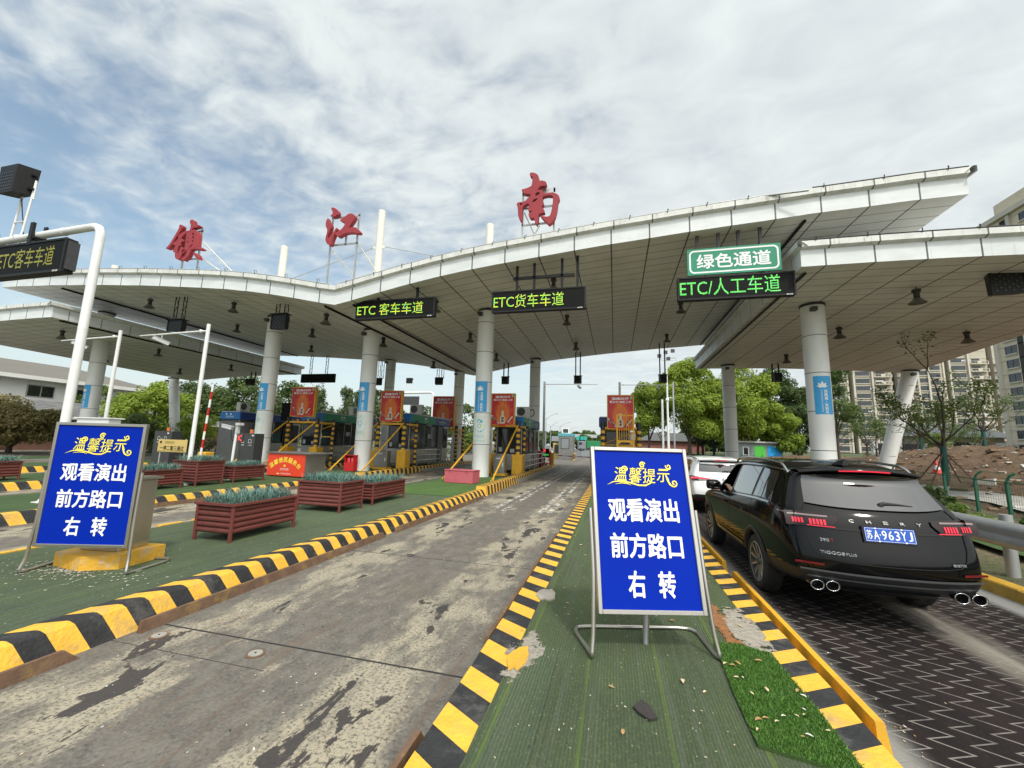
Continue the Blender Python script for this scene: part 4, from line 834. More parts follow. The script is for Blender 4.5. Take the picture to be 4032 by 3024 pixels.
def notice_board(label,loc,rz,w,z0,H,lean,foot,back):
    t=thing('notice_board',label,'notice board',loc,rz,'blue notice boards on steel stands')
    M=Matrix.Translation((0,0,z0))@Matrix.Rotation(-lean,4,'X'); fr=.034
    mb=MB()
    for a in ((-w/2,-.022,0,-w/2+fr,.03,H),(w/2-fr,-.022,0,w/2,.03,H),(-w/2+fr,-.022,0,w/2-fr,.03,fr),(-w/2+fr,-.022,H-fr,w/2-fr,.03,H)): mb.bbox(*a,b=.004,M=M)
    mb.box(-w/2+.004,.022,.004,w/2-.004,.029,H-.004,0,M); mb.build('frame',STEEL,t)
    mb=MB(); mb.box(-w/2+fr,-.006,fr,w/2-fr,.012,H-fr,0,M); mb.build('panel',SIGNBLUE,t)
    iw=w-2*fr; ih=H-2*fr; zf=lambda f: fr+ih*(1-f)
    mb=MB(); cs=.155*iw
    notice_title(mb,.03*w,zf(.165),cs,1,-.0085,.010); notice_title(mb,.03*w,zf(.165),cs,0,-.0105)
    o=MB(); o.add(mb.v,mb.f,mb.m,False,M); o.build('heading',[TITLE,SHADOWBLUE],t)
    mb=MB()
    for s,f,ww in (('观看演出',.40,.75),('前方路口',.625,.75)): text(mb,s,0.0,zf(f),.148*ih,bold=.028,w=ww*iw,y=-.009)
    for s,dx in (('右',-.155),('转',.155)): text(mb,s,dx*iw+.015,zf(.855),.150*ih,bold=.028,w=.165*iw,y=-.009)
    o=MB(); o.add(mb.v,mb.f,0,False,M); o.build('lettering',WHITE,t)
    # bent tube stand: up both sides, back along the ground and across
    mb=MB(); hw=w/2+.022; r=.0165; g0=.197-.18
    up=M@Vector((0,.0,H*.60))
    def leg(s):
        P=[(s*hw,up.y+.005,up.z),(s*(hw),(M@Vector((0,0,H*.2))).y,(M@Vector((0,0,H*.2))).z),(s*(hw+.02),-foot*.35,z0*.55),(s*(hw+.035),-foot*.8,.07),(s*(hw+.04),-foot,.03),(s*(hw+.035),-foot+.05,.017),(s*(hw+.06),back*.45,.017),(s*(hw+.085),back*.9,.017),(s*(hw+.05),back+.03,.017),(s*(hw-.05),back+.05,.017),(0,back+.05,.017)]
        # smooth the polyline
        out=[Vector(P[0])]
        for i in range(1,len(P)-1):
            a,b,c=Vector(P[i-1]),Vector(P[i]),Vector(P[i+1]); out+= [b.lerp(a,.25),b*.5+(b.lerp(a,.25)+b.lerp(c,.25))*.25,b.lerp(c,.25)]
        out.append(Vector(P[-1])); return out
    pts=leg(-1)+leg(1)[::-1][1:]
    mb.tube(pts,r,10); mb.build('stand',STEEL,t)
    return t
notice_board('blue notice board leaning on its steel stand in the middle of the near turf island',(.285,3.65,.18),R(16),.875,.31,1.34,R(13),.06,.44)
notice_board('upright blue notice board in front of the steel pedestal at the left',(-6.0,3.60,.18),R(16.7),1.045,.29,1.43,R(0.5),.05,.55)
mb=MB(); mb.cyl((.24,3.86,.18),(.30,4.08,1.20),.027,n=14); tag(mb.build('steel_post',STEEL_DULL),'steel post standing in the turf behind the central notice board','post')

# pedestal behind the left board with camera on a post
t=thing('steel_pedestal','steel cabinet on a chipped yellow concrete base behind the left notice board','pedestal',(-6.22,4.05,.18),R(8))
mb=MB(); mb.bbox(-.24,-.17,.16,.30,.22,1.02,.012); mb.box(-.26,-.19,1.02,.34,.25,1.05); mb.build('cabinet',STEEL,t)
mb=MB(); mb.prism([(-.40,-.30),(.10,-.42),(.22,-.36),(.44,-.26),(.46,.30),(-.36,.30)],0,.165); mb.build('base',[mat('chipped_yellow_base',(.62,.34,.03),.7,0,.2,6,bump=.6,bscale=22,dirt=(.42,.40,.35,.95),dscale=4.5)],t)
t=thing('security_camera','white box camera on a post peeking over the left notice board','camera',(-7.1,4.25,.18))
mb=MB(); mb.cyl((0,0,0),(0,0,1.62),.03,n=10); mb.box(-.1,-.04,1.62,.1,.04,1.66); mb.build('post',WHITE_PAINT,t)
mb=MB(); mb.box(-.38,-.07,1.68,.24,.08,1.80); mb.box(-.42,-.09,1.80,.28,.10,1.815); mb.build('housing',WHITE_PAINT,t); mb=MB(); mb.box(-.385,-.05,1.695,-.379,.06,1.785); mb.build('lens_window',GLASS_D,t)
rng=random.Random(9); mb=MB()
for i in range(420):
    a=rng.uniform(0,6.28); d=abs(rng.gauss(0,.45)); x,y=-6.2+d*math.cos(a)*1.25,3.62+d*math.sin(a)*.55; s=rng.uniform(.006,.022)
    mb.add([(x-s,y,.187),(x,y-s*.7,.187),(x+s*1.2,y+.2*s,.193),(x,y+s*.8,.187)],[(0,1,2,3)])
tag(mb.build('paint_flakes',mat('paint_flake',(.66,.62,.52),.8)),kind='stuff')

# ------------------------------------------------------------------ planters
PLANT=mat('blue_green_leaf',(.12,.225,.19),.55,0,.45,9)
def planter(label,x0,y0,w,d,H,seed,rz=0,loc=None):
    t=thing('slatted_planter',label,'planter',(x0,y0,.18),rz,'slatted wine red planters'); rng=random.Random(seed)
    mb=MB(); p=.045; lift=.12; n=max(5,int((H-lift)/.085))
    pr=[]
    for k in range(n+1):
        z=lift+(H-.03-lift)*k/n
        if k<n: h=(H-.03-lift)/n; pr+=[(.018,z+.006),(.0,z+h*.30),(.0,z+h*.62),(.022,z+h*.94)]
    def wall(a,b,nx,ny):
        mb.grid([[(a[0]-nx*o,a[1]-ny*o,z),(b[0]-nx*o,b[1]-ny*o,z)] for o,z in pr],0,False)
    wall((p*.6,0.012),(w-p*.6,.012),0,-1); wall((w-.012,p*.6),(w-.012,d-p*.6),1,0); wall((w-p*.6,d-.012),(p*.6,d-.012),0,1); wall((.012,d-p*.6),(.012,p*.6),-1,0)
    mb.box(.04,.04,lift,w-.04,d-.04,lift+.02,0); mb.build('slat_wall',MAROON,t,fix=False)
    for lx,ly in ((0,0),(w-p,0),(w-p,d-p),(0,d-p)):
        mb=MB(); mb.bbox(lx,ly,0,lx+p,ly+p,H-.02,.006); mb.build('leg',MAROON_D,t)
    mb=MB(); e=.02
    for a in ((-e,-e,w+e,p),(-e,d-p,w+e,d+e),(-e,p,p,d-p),(w-p,p,w+e,d-p)): mb.box(a[0],a[1],H-.02,a[2],a[3],H+.012)
    mb.build('rim',MAROON_D,t)
    mb=MB(); mb.box(.045,.045,H-.14,w-.045,d-.045,H-.10); mb.build('soil',SOIL,t)
    mb=MB(); cnt=int(1100*w*d+300)
    for i in range(cnt):
        x=rng.uniform(.05,w-.05); y=rng.uniform(.05,d-.05); L=rng.uniform(.16,.34); a=rng.uniform(0,6.28); b=rng.uniform(.2,.95); ww=rng.uniform(.006,.011)
        dx,dy=math.cos(a),math.sin(a); z=H-.10; 
        P=[(0,0),(L*.5*b*.6,L*.6),(L*b,L*(1-.25*b))]
        L1=[];L2=[]
        for q,(o,h) in enumerate(P):
            k=ww*(1-.42*q) if q<2 else .0012
            L1.append((x+dx*o-dy*k,y+dy*o+dx*k,z+h)); L2.append((x+dx*o+dy*k,y+dy*o-dx*k,z+h))
        mb.grid([L1,L2],0,False)
    o=mb.build('foliage',PLANT,t); return t
planter('long low planter nearest the camera on the dark turf',-6.40,5.24,.73,1.32,.56,1)
planter('tall square planter right behind the nearest planter',-7.0,8.06,1.14,.86,.65,2,R(0))
planter('farther planter of the near island, partly behind the tall square one',-6.72,9.35,.85,1.62,.52,3)
planter('planter partly covered by the left notice board',-13.6,8.1,.78,1.85,.56,4)
planter('tall square planter in the middle of the left row',-13.75,10.32,.98,.95,.78,5)
planter('low planter beside the orange service counter',-13.45,11.65,.68,1.3,.56,6)
planter('planter left of the notice board on the far island',-19.3,7.0,.75,2.2,.60,7)
planter('planter cut by the left edge of the photo',-20.6,6.2,.75,2.0,.56,8)
# ------------------------------------------------------------------ service counter
ORANGE=mat('counter_red',(.72,.055,.022),.45,0,.06,2); TY=mat('counter_yellow',(.86,.70,.06),.5)
t=thing('service_counter','orange fronted service counter with a grey top and arched yellow writing','counter',(-13.1,14.3,.18),R(-3))
mb=MB(); mb.box(-.95,.02,.06,.95,1.15,.95); mb.build('body',STEEL_DULL,t)
mb=MB(); mb.box(-.96,0,.05,.96,.018,.93); mb.build('front_panel',ORANGE,t)
mb=MB(); mb.bbox(-1.05,-.06,.95,1.25,1.25,1.0,.008); mb.build('top',mat('counter_top',(.17,.17,.16),.5,.3,.15,4),t)
mb=MB()
for i,c in enumerate('温馨便民服务台'):
    a=R((i-3)*-12.5); text(mb,c,-.03-1.02*math.sin(a)*-1*-1*-1 if 0 else -.03+1.15*math.sin(R((i-3)*12.5)),.70-1.15*(1-math.cos(a)),.20,bold=.03,m=0,y=-.004,rot=a)
petals(mb,-.05,.42,.10,0); text(mb,'苏高速·茉莉花',-.05,.33,.06,bold=.012,m=1,w=.44); text(mb,'JS EXPRESSWAY JASMINE',-.05,.275,.028,bold=.01,m=1,w=.44)
mb.add([(-.44,-.004,.11),(-.35,-.004,.11),(-.39,-.004,.18)],[(0,1,2)],0); mb.add([(-.38,-.0045,.11),(-.28,-.0045,.11),(-.33,-.0045,.16)],[(0,1,2)],1); text(mb,'宁沪高速 镇江南收费站',.02,.14,.06,bold=.012,m=1,w=.52)
mb.build('lettering',[TY,WHITE],t)
for x in (-.85,.8):
    for y in (.1,1.0): mb=MB(); mb.box(x,y,0,x+.06,y+.06,.06); mb.build('foot',DARK,t)
# ------------------------------------------------------------------ pink chest, fire box
t=thing('red_chest','faded red metal chest on the bright turf in front of the column','chest',(-6.0,15.9,.18),R(-6))
mb=MB(); mb.bbox(-.62,-.35,.02,.62,.35,.49,.012); mb.build('body',PINK,t); mb=MB(); mb.bbox(-.64,-.37,.495,.64,.37,.53,.01); mb.build('lid',PINK,t)
mb=MB(); mb.box(.34,-.37,.44,.40,-.352,.52); mb.box(-.40,-.37,.44,-.34,-.352,.52); mb.build('hasp',mat('hasp',(.30,.10,.10),.5,.3),t)
mb=MB(); mb.tube([(-5.28,17.8,.18),(-5.28,17.8,.62),(-5.26,17.76,.78),(-5.24,17.7,.74)],.022,8); tag(mb.build('standpipe',BLACK),'short black standpipe with bent head beside the red chest','pipe')
t=thing('extinguisher_box','open red box with two fire extinguishers at the foot of the column','fire box',(-13.0,18.3,.18),R(-2))
mb=MB(); mb.box(-.28,0,.03,.28,.02,.42); mb.box(-.28,.3,.03,.28,.32,.80); mb.box(-.28,.02,.03,-.262,.3,.80); mb.box(.262,.02,.03,.28,.3,.80); mb.box(-.262,.02,.03,.262,.3,.05); mb.box(-.30,-.01,.80,.30,.34,.82); mb.box(-.262,.02,.40,.262,.3,.42); mb.build('cabinet',REDP,t)
for x in (-.10,.11):
    mb=MB(); mb.lathe([(0,.42),(.075,.42),(.078,.44),(.078,.64),(.05,.69),(.02,.70),(.02,.74),(0,.74)],14,0,Matrix.Translation((x,.14,0))); mb.build('extinguisher',mat('extinguisher_red',(.60,.05,.07),.3,0,.1,4),t)
# ------------------------------------------------------------------ white gantry with sign, camera masts
t=thing('white_gantry','white bent tube gantry at the left carrying a dark electronic sign','gantry',(-12.45,6.75,.18))
mb=MB(); pz=6.72; r=.092
arm=[(0,0,0),(0,0,pz-.35),(-.02,0,pz-.16),(-.09,0,pz-.045),(-.22,0,pz),(-.4,0,pz+.01),(-6.6,0,pz-.10)]
mb.tube(arm,r,18); mb.cyl((0,0,4.05),(0,0,4.07),r+.004,n=18); 
for x in (-1.35,-2.45,-3.1): mb.cyl((x-.03,0,pz-.01),(x+.03,0,pz-.01),r+.012,n=18)
mb.build('frame_tube',WHITE_PAINT,t)
mb=MB(); mb.box(-.22,-.22,0,.22,.22,.02)
for a in range(4): 
    M=Matrix.Rotation(math.pi/2*a+.4,4,'Z'); mb.prism([(.09,.02),(.26,.02),(.09,.32)],-.008,.008,'y',0,M)
mb.build('base_plate',WHITE_PAINT,t)
sg=led_sign('dark electronic sign with dim yellow text hung from the white gantry',-17.2,-13.34,5.72,6.62,6.62,'ETC客车车道',LEDD,[],.355,.90,.60,.52)
mb=MB(); mb.box(1.93,.02,.08,2.0,.22,.82); 
mb.build('side_panel',DARK,sg)
for x in (-2.33,-4.3): mb=MB(); mb.box(x-.06,-.16,pz-.35,x+.06,-.10,pz+.28); mb.box(x-.06,.10,pz-.2,x+.06,.14,pz+.28); mb.box(x-.14,-.14,pz-.16,x+.14,.12,pz-.11); mb.build('clamp',BLACK,t)
t=thing('gantry_signal_box','black signal box on a white ladder frame on top of the gantry','signal box',(-15.75,6.75,6.84))
mb=MB()
for x in (-.21,.21): mb.tube([(x,.02,-.12),(x+.10,.05,1.75)],.028,6)
mb.tube([(-.19,.02,.55),(.24,.03,.55)],.022,6); mb.tube([(.33,.05,1.7),(.33,.05,1.2)],.02,6); mb.build('ladder_frame',WHITE_PAINT,t)
mb=MB(); w,h=.66,.70
mb.add([(-w/2-.02,-.08,h),(w/2-.06,-.08,h),(w/2-.1,-.08,0),(-w/2+.04,-.08,0),(-w/2+.1,.26,h+.03),(w/2+.05,.26,h+.03),(w/2-.02,.26,.08),(-w/2+.1,.26,.08)],[(3,2,1,0),(4,5,6,7),(0,1,5,4),(1,2,6,5),(2,3,7,6),(3,0,4,7)],0,False,Matrix.Translation((-.12,-.2,1.25))@Matrix.Scale(1.15,4)); mb.box(.14,-.05,1.45,.34,.03,1.51); mb.box(.14,-.05,1.85,.36,.03,1.91); mb.build('housing',BLACK,t,fix=True)
mb=MB()
for i in range(6):
    for j in range(6): mb.box(-.40+i*.085,-.30,1.33+j*.095,-.40+i*.085+.05,-.282,1.33+j*.095+.04)
mb.build('louvre_face',mat('louvre_dark',(.06,.06,.065),.4,.3),t)
mb=MB(); mb.tube([(-.1,.03,1.25),(-.02,.05,.9),(.10,.05,.6),(.26,.04,.2),(.30,.0,-.02)],.012,5); mb.build('cable',BLACK,t)
def camera_mast(label,x,y,h,r,arm,m,drop=.55):
    t=thing('camera_mast',label,'camera mast',(x,y,.15),0,'masts with camera arms'); zt=h
    mb=MB(); mb.cyl((0,0,0),(0,0,zt),r*1.15,r,14); mb.build('pole',m,t)
    mb=MB(); s=1 if arm>0 else -1; mb.tube([(s*r,0,zt-.24),(s*(r+.25),0,zt-.24),(arm,0,zt-.30)],[.035,.035,.022],8); mb.lathe([(.0,-.04),(.06,-.04),(.06,.04),(0,.04)],10,0,Matrix.Translation((s*.3,0,zt-.24))@Matrix.Rotation(R(90),4,'X')); mb.build('arm',m,t)
    mb=MB(); cx=arm*.66; mb.cyl((cx,0,zt-.28),(cx,0,zt-.46),.015,n=6); M=Matrix.Translation((cx,0,zt-.52))@Matrix.Rotation(R(-25),4,'Z')@Matrix.Rotation(R(-18),4,'X'); mb.box(-.08,-.25,-.06,.08,.22,.05,0,M); mb.box(-.095,-.28,.05,.095,.25,.065,0,M); mb.build('camera',GALV if m is not WHITE_PAINT else mat('camera_shell',(.55,.56,.56),.4,.1),t); return t
camera_mast('white mast with camera arm in front of the far left columns',-18.55,11.2,5.55,.058,-3.2,WHITE_PAINT)
camera_mast('white mast with camera arm rising from the left planter row',-13.28,10.45,5.35,.058,-3.05,WHITE_PAINT)
camera_mast('grey mast with camera arm beyond the booth of the central lane',-6.1,36,7.3,.10,4.7,GALV)
camera_mast('grey mast with camera arm behind the right red advertising board',.45,36,7.2,.10,4.7,GALV)
# plaque on two legs
t=thing('yellow_plaque','yellow plaque on two steel legs reading a stop and look reminder','plaque',(-18.9,14.0,.18))
mb=MB(); mb.bbox(-.82,0,.82,.82,.03,1.36,.008); mb.build('panel',mat('plaque_yellow',(.62,.46,.16),.45,.1,.06,2),t)
mb=MB(); text(mb,'一停二看三通过',0,.99,.20,bold=.02,w=1.36); disc(mb,-.66,1.24,.06,0,-.004); text(mb,'苏高速·茉莉花',-.15,1.25,.06,bold=.01,w=.55); text(mb,'镇江南收费站',-.15,1.18,.025,bold=.01,w=.5); mb.box(-.78,-.004,.86,.78,-.003,.868); mb.build('lettering',BLACK,t)
for x in (-.7,.7):
    mb=MB(); mb.cyl((x,.05,0),(x,.05,1.4),.03,n=8); mb.build('leg',GALV,t)
# barrier arm raised, with its cabinet
def barrier(label,x,y,up,L,m=YEL):
    t=thing('lane_barrier',label,'barrier',(x,y,.18)); mb=MB(); mb.bbox(-.19,-.17,0,.19,.17,.98,.015); mb.build('cabinet',m,t)
    mb=MB(); n=9
    for k in range(n):
        a,b=L*k/n,L*(k+1)/n
        M=Matrix.Translation((0,-.2,.84))@Matrix.Rotation(up,4,'Y'); mb.box(-.035,-.015,a,.035,.015,b,k%2 if k not in (0,) else 0,M)
    mb.build('arm',[WHITE,REDP],t); return t
barrier('yellow barrier cabinet with its white and red arm raised',-14.9,12.3,R(3),2.7)
t=thing('post_camera','white camera on a short white post with a red lane light','camera',(-13.72,12.35,.18))
mb=MB(); mb.cyl((0,0,0),(.06,0,1.75),.045,n=12); mb.build('post',WHITE_PAINT,t)
mb=MB(); M=Matrix.Translation((-.35,0,1.92))@Matrix.Rotation(R(10),4,'Y'); mb.box(-.26,-.06,-.05,.2,.06,.06,0,M); mb.box(-.30,-.075,.06,.24,.075,.075,0,M); mb.box(.05,-.05,1.7,.16,.05,2.0); mb.box(.08,-.1,2.0,.26,.1,2.09); mb.build('camera_body',mat('camera_shell',(.55,.56,.56),.4,.1),t)
mb=MB(); mb.tube([(-.2,0,1.84),(-.15,.02,1.5),(.0,.05,1.3)],.012,5); mb.build('cable',BLACK,t)
REDL=mat('red_light',(.1,0,0),.4,emit=(1,.06,.05),estr=1.6); GREENL=mat('green_light',(0,.1,0),.4,emit=(.12,.85,.15),estr=1.1)
t=thing('red_arrow_light','square lane light showing a red cross arrow beside the white post','lane light',(-17.45,16.0,1.50))
mb=MB(); mb.box(-.17,0,0,.17,.08,.38); mb.box(-.03,.03,-1.28,.03,.07,0); mb.build('housing',DARK,t)
mb=MB(); ribbon(mb,[(.11,.33),(-.08,.19),(.11,.05)],.055,-.004,0); ribbon(mb,[(-.10,.30),(-.02,.19),(-.10,.08)],.05,-.005,0); mb.build('red_cross',REDL,t)
# dark lane machines with two pictogram panels
def lane_machine(label,x,y,w=1.05):
    t=thing('lane_machine',label,'machine',(x,y,.18),0,'dark lane machines'); mb=MB(); mb.bbox(-w/2,0,.0,w/2,.6,1.75,.02); mb.box(-w/2-.08,.3,0,-w/2-.02,.36,1.2); mb.build('cabinet',mat('machine_grey',(.055,.058,.06),.45,.2,.15,4),t)
    mb=MB()
    for cx in (-.24,.22): ribbon(mb,[(cx-.10,1.28),(cx-.08,1.45),(cx+.05,1.45),(cx+.10,1.28),(cx-.10,1.28)],.018,-.004,0); text(mb,'自助缴费' if cx<0 else '人工服务',cx,1.16,.055,bold=.01,w=.24)
    mb.box(.30,-.004,1.62,.42,-.003,1.67); mb.build('pictogram',WHITE,t)
    mb=MB(); mb.cyl((-.05,.3,1.75),(-.05,.3,1.95),.09,n=12); mb.build('beacon',mat('orange_beacon',(.55,.16,.04),.35,0,.1,4),t); return t
lane_machine('dark lane machine with orange beacon right of the left notice board',-23.7,17,1.2); lane_machine('dark lane machine with orange beacon beside the orange counter column',-18.1,17,.95)
t=thing('tall_cabinet','tall grey steel cabinet left of the blue topped booth','cabinet',(-21.0,18.5,.18)); mb=MB(); mb.bbox(-.75,0,0,.75,.9,2.4,.02); mb.box(.30,-.01,.2,.34,-.001,2.3); mb.build('body',mat('cabinet_grey',(.10,.105,.105),.45,.4,.15,3),t)

# ------------------------------------------------------------------ toll booths
BLUEF=mat('booth_blue',(.012,.16,.46),.4,0,.06,2); GREENF=mat('booth_green',(.006,.22,.10),.4,0,.06,2); NAVYF=mat('booth_navy',(.010,.035,.20),.4,0,.08,2)
BSTEEL=mat('booth_steel',(.40,.395,.38),.42,.55,.15,2,dirt=(.20,.18,.15,.4)); GLASS_B=mat('booth_glass',(.020,.026,.028),.07,0,.15,2,spec=.6)
FRAMEB=mat('window_frame_black',(.02,.02,.022),.4)
CAMO=mat('interior_paper',(.40,.42,.44),.7,0,.3,5)
def booth(label,x0,x1,y0,y1,z,H,front,side,group='toll booths',rz=0):
    """side window faces +x"""
    t=thing('toll_booth',label,'toll booth',(x0,y0,z),rz,group); w=x1-x0; d=y1-y0; zb=H-.52
    mb=MB(); mb.bbox(0,0,0,w,d,.98,.05); 
    for a in ((0,0),(w-.07,0),(0,d-.07),(w-.07,d-.07)): mb.bbox(a[0],a[1],.98,a[0]+.07,a[1]+.07,zb,.01)
    for yy in (.0+.52*d,.74*d,.86*d): mb.box(w-.06,yy,.98,w,yy+.07,zb)
    mb.box(w-.055,.88*d,.98,w-.005,d-.07,zb); mb.box(w-.055,.40*d,.98,w-.005,.52*d,zb); mb.box(.005,.35*d,.98,.05,d-.07,zb); mb.box(.07,d-.05,.98,w-.07,d-.005,zb); mb.build('wall',BSTEEL,t)
    mb=MB(); mb.bbox(-.08,-.10,zb,w+.08,d+.08,H,.03); mb.build('fascia_band',[front],t)
    mb=MB(); mb.box(-.05,-.07,H,w+.05,d+.05,H+.05); mb.build('roof',ROOF,t)
    # the side band changes to a second colour towards the rear
    mb=MB(); mb.box(w+.081,.04,zb+.01,w+.086,d*.58,H-.02,0); mb.box(w+.081,d*.58,zb+.01,w+.086,d+.06,H-.02,1); mb.build('band_panel',[side[0],side[1]],t)
    mb=MB(); M=Matrix.Translation((w+.09,d*.34,0))@Matrix.Rotation(R(90),4,'Z'); disc(mb,0,0,.0001,0,0); mb2=MB(); disc(mb2,-.16,zb+.34,.07,0,0); petals(mb2,.08,zb+.30,.13,0,0); text(mb2,'苏高速·茉莉花',0,zb+.17,.085,bold=.012,w=.62,y=0)
    ribbon(mb2,[(d*.34,zb+.30),(d*.36,zb+.16),(d*.45,zb+.12),(d*.55,zb+.28)],.02,0,0); text(mb2,'畅行高速路',d*.43,zb+.27,.11,bold=.01,w=.75,y=0,shear=.2)
    mb=MB(); mb.add(mb2.v,mb2.f,0,False,M); mb3=MB(); disc(mb3,w*.3,zb+.36,.06,0,-.105); petals(mb3,w*.55,zb+.32,.12,0,-.105); text(mb3,'苏高速·茉莉花',w*.5,zb+.20,.09,bold=.012,w=.7,y=-.105); text(mb3,'JS EXPRESSWAY',w*.5,zb+.12,.04,bold=.01,w=.7,y=-.105); mb.add(mb3.v,mb3.f,0); mb.build('band_lettering',WHITE,t)
    # windows
    def win(x_,ya,yb_,za,zt,nm='window',bars=()):
        f=MB(); e=.045
        for a in ((ya,za,yb_,za+e),(ya,zt-e,yb_,zt),(ya,za+e,ya+e,zt-e),(yb_-e,za+e,yb_,zt-e)): f.box(x_-.03,a[0],a[1],x_+.02,a[2],a[3])
        for b in bars: f.box(x_-.02,b[0],b[1],x_+.012,b[2],b[3])
        fo=f.build(nm,FRAMEB,t); g_=MB(); g_.box(x_-.012,ya+e,za+e,x_-.004,yb_-e,zt-e); g_.build('pane',GLASS_B,fo); return fo
    win(w,.12,.38*d,.95,zb-.05); mid=.56*d
    win(w,.40*d,.66*d,1.0,zb-.08,'window',[(.40*d,1.55,.66*d,1.59),(.53*d-.02,1.0,.53*d+.02,1.55)])
    win(w,.86*d,.97*d,1.0,zb-.15)
    dm=MB(); dm.box(w-.02,.70*d,.05,w+.012,.83*d,zb-.05); do=dm.build('door',mat('booth_door',(.06,.065,.068),.3,.3,.1,3),t); hm=MB(); hm.box(w+.012,.81*d,1.0,w+.05,.82*d,1.15); hm.build('handle',STEEL,do)
    f=MB(); e=.05
    for a in ((.05,.93,w-.05,.98),(.05,zb-.06,w-.05,zb-.01),(.05,.98,.10,zb-.06),(w-.10,.98,w-.05,zb-.06)): f.box(a[0],-.02,a[1],a[2],.03,a[3])
    fo=f.build('window',FRAMEB,t); g_=MB(); g_.box(.10,-.006,.98,w-.10,.002,zb-.06); g_.build('pane',GLASS_B,fo)
    # things seen through / stuck on the glass
    m=MB(); m.box(w-.003,.43*d,1.62,w+.0,.50*d,1.9); m.box(.16,-.010,1.05,.34,-.0065,1.3); m.box(.55*w,-.010,1.02,.72*w,-.0065,1.22); m.box(w+.0,.16,.80,w+.006,.46,.94); m.build('notice_paper',CAMO,t)
    mb=MB(); mb.box(w-.02,.10,.60,w+.012,.42*d,.92); mb.build('counter_flap',STEEL,t)
    return t
booth('toll booth with green band beside the central lane',-6.55,-5.06,22.6,27.6,.30,3.02,BLUEF,(GREENF,NAVYF))
booth('toll booth with green band left of the valley columns',-13.55,-12.08,22.7,28.6,.38,3.05,BLUEF,(GREENF,NAVYF))
booth('toll booth behind the orange service counter with green band',-19.9,-18.45,22.8,28.8,.38,3.05,BLUEF,(GREENF,NAVYF))
booth('toll booth with blue band at the left behind the grey cabinet',-26.6,-25.1,22.8,28.5,.38,3.05,BLUEF,(NAVYF,NAVYF))
booth('dark toll booth behind the central notice board',-.75,.80,23.0,28.0,.38,3.0,NAVYF,(BLUEF,GREENF))
def ac_unit(label,x,y,z,rz=0):
    t=thing('air_conditioner',label,'air conditioner',(x,y,z),rz,'air conditioner units on booth roofs'); mb=MB(); mb.bbox(-.42,0,0.05,.42,.34,.66,.02); mb.box(-.35,.05,0,-.3,.3,.05); mb.box(.3,.05,0,.35,.3,.05); mb.build('housing',mat('ac_shell',(.52,.52,.49),.5,0,.08,3),t)
    mb=MB(); disc(mb,-.12,.36,.25,0,-.008,n=24); mb.build('fan_grille',DARK,t)
    mb=MB(); mb.tube([(.42,.1,.45),(.6,.1,.5),(.68,.1,.3),(.6,.1,.12),(.45,.1,.1)],.03,6); mb.build('hose',DARK,t); return t
ac_unit('air conditioner facing the camera on the booth left of the valley',-12.55,24.2,3.49); ac_unit('air conditioner half hidden by the red board on the central booth',-5.35,24.0,3.38); ac_unit('air conditioner seen from its dark side behind the counter booth',-18.6,26.5,3.49,R(100)); ac_unit('air conditioner on the blue booth at far left',-25.6,23.6,3.49,R(90))
mb=MB(); mb.bbox(-23.8,25.0,3.0,-22.9,25.1,4.3,.01); mb.box(-23.4,25.02,.18,-23.3,25.09,3.0); tag(mb.build('dark_board',LEDBLACK),'tall dark board seen edge on left of the first red board','board')
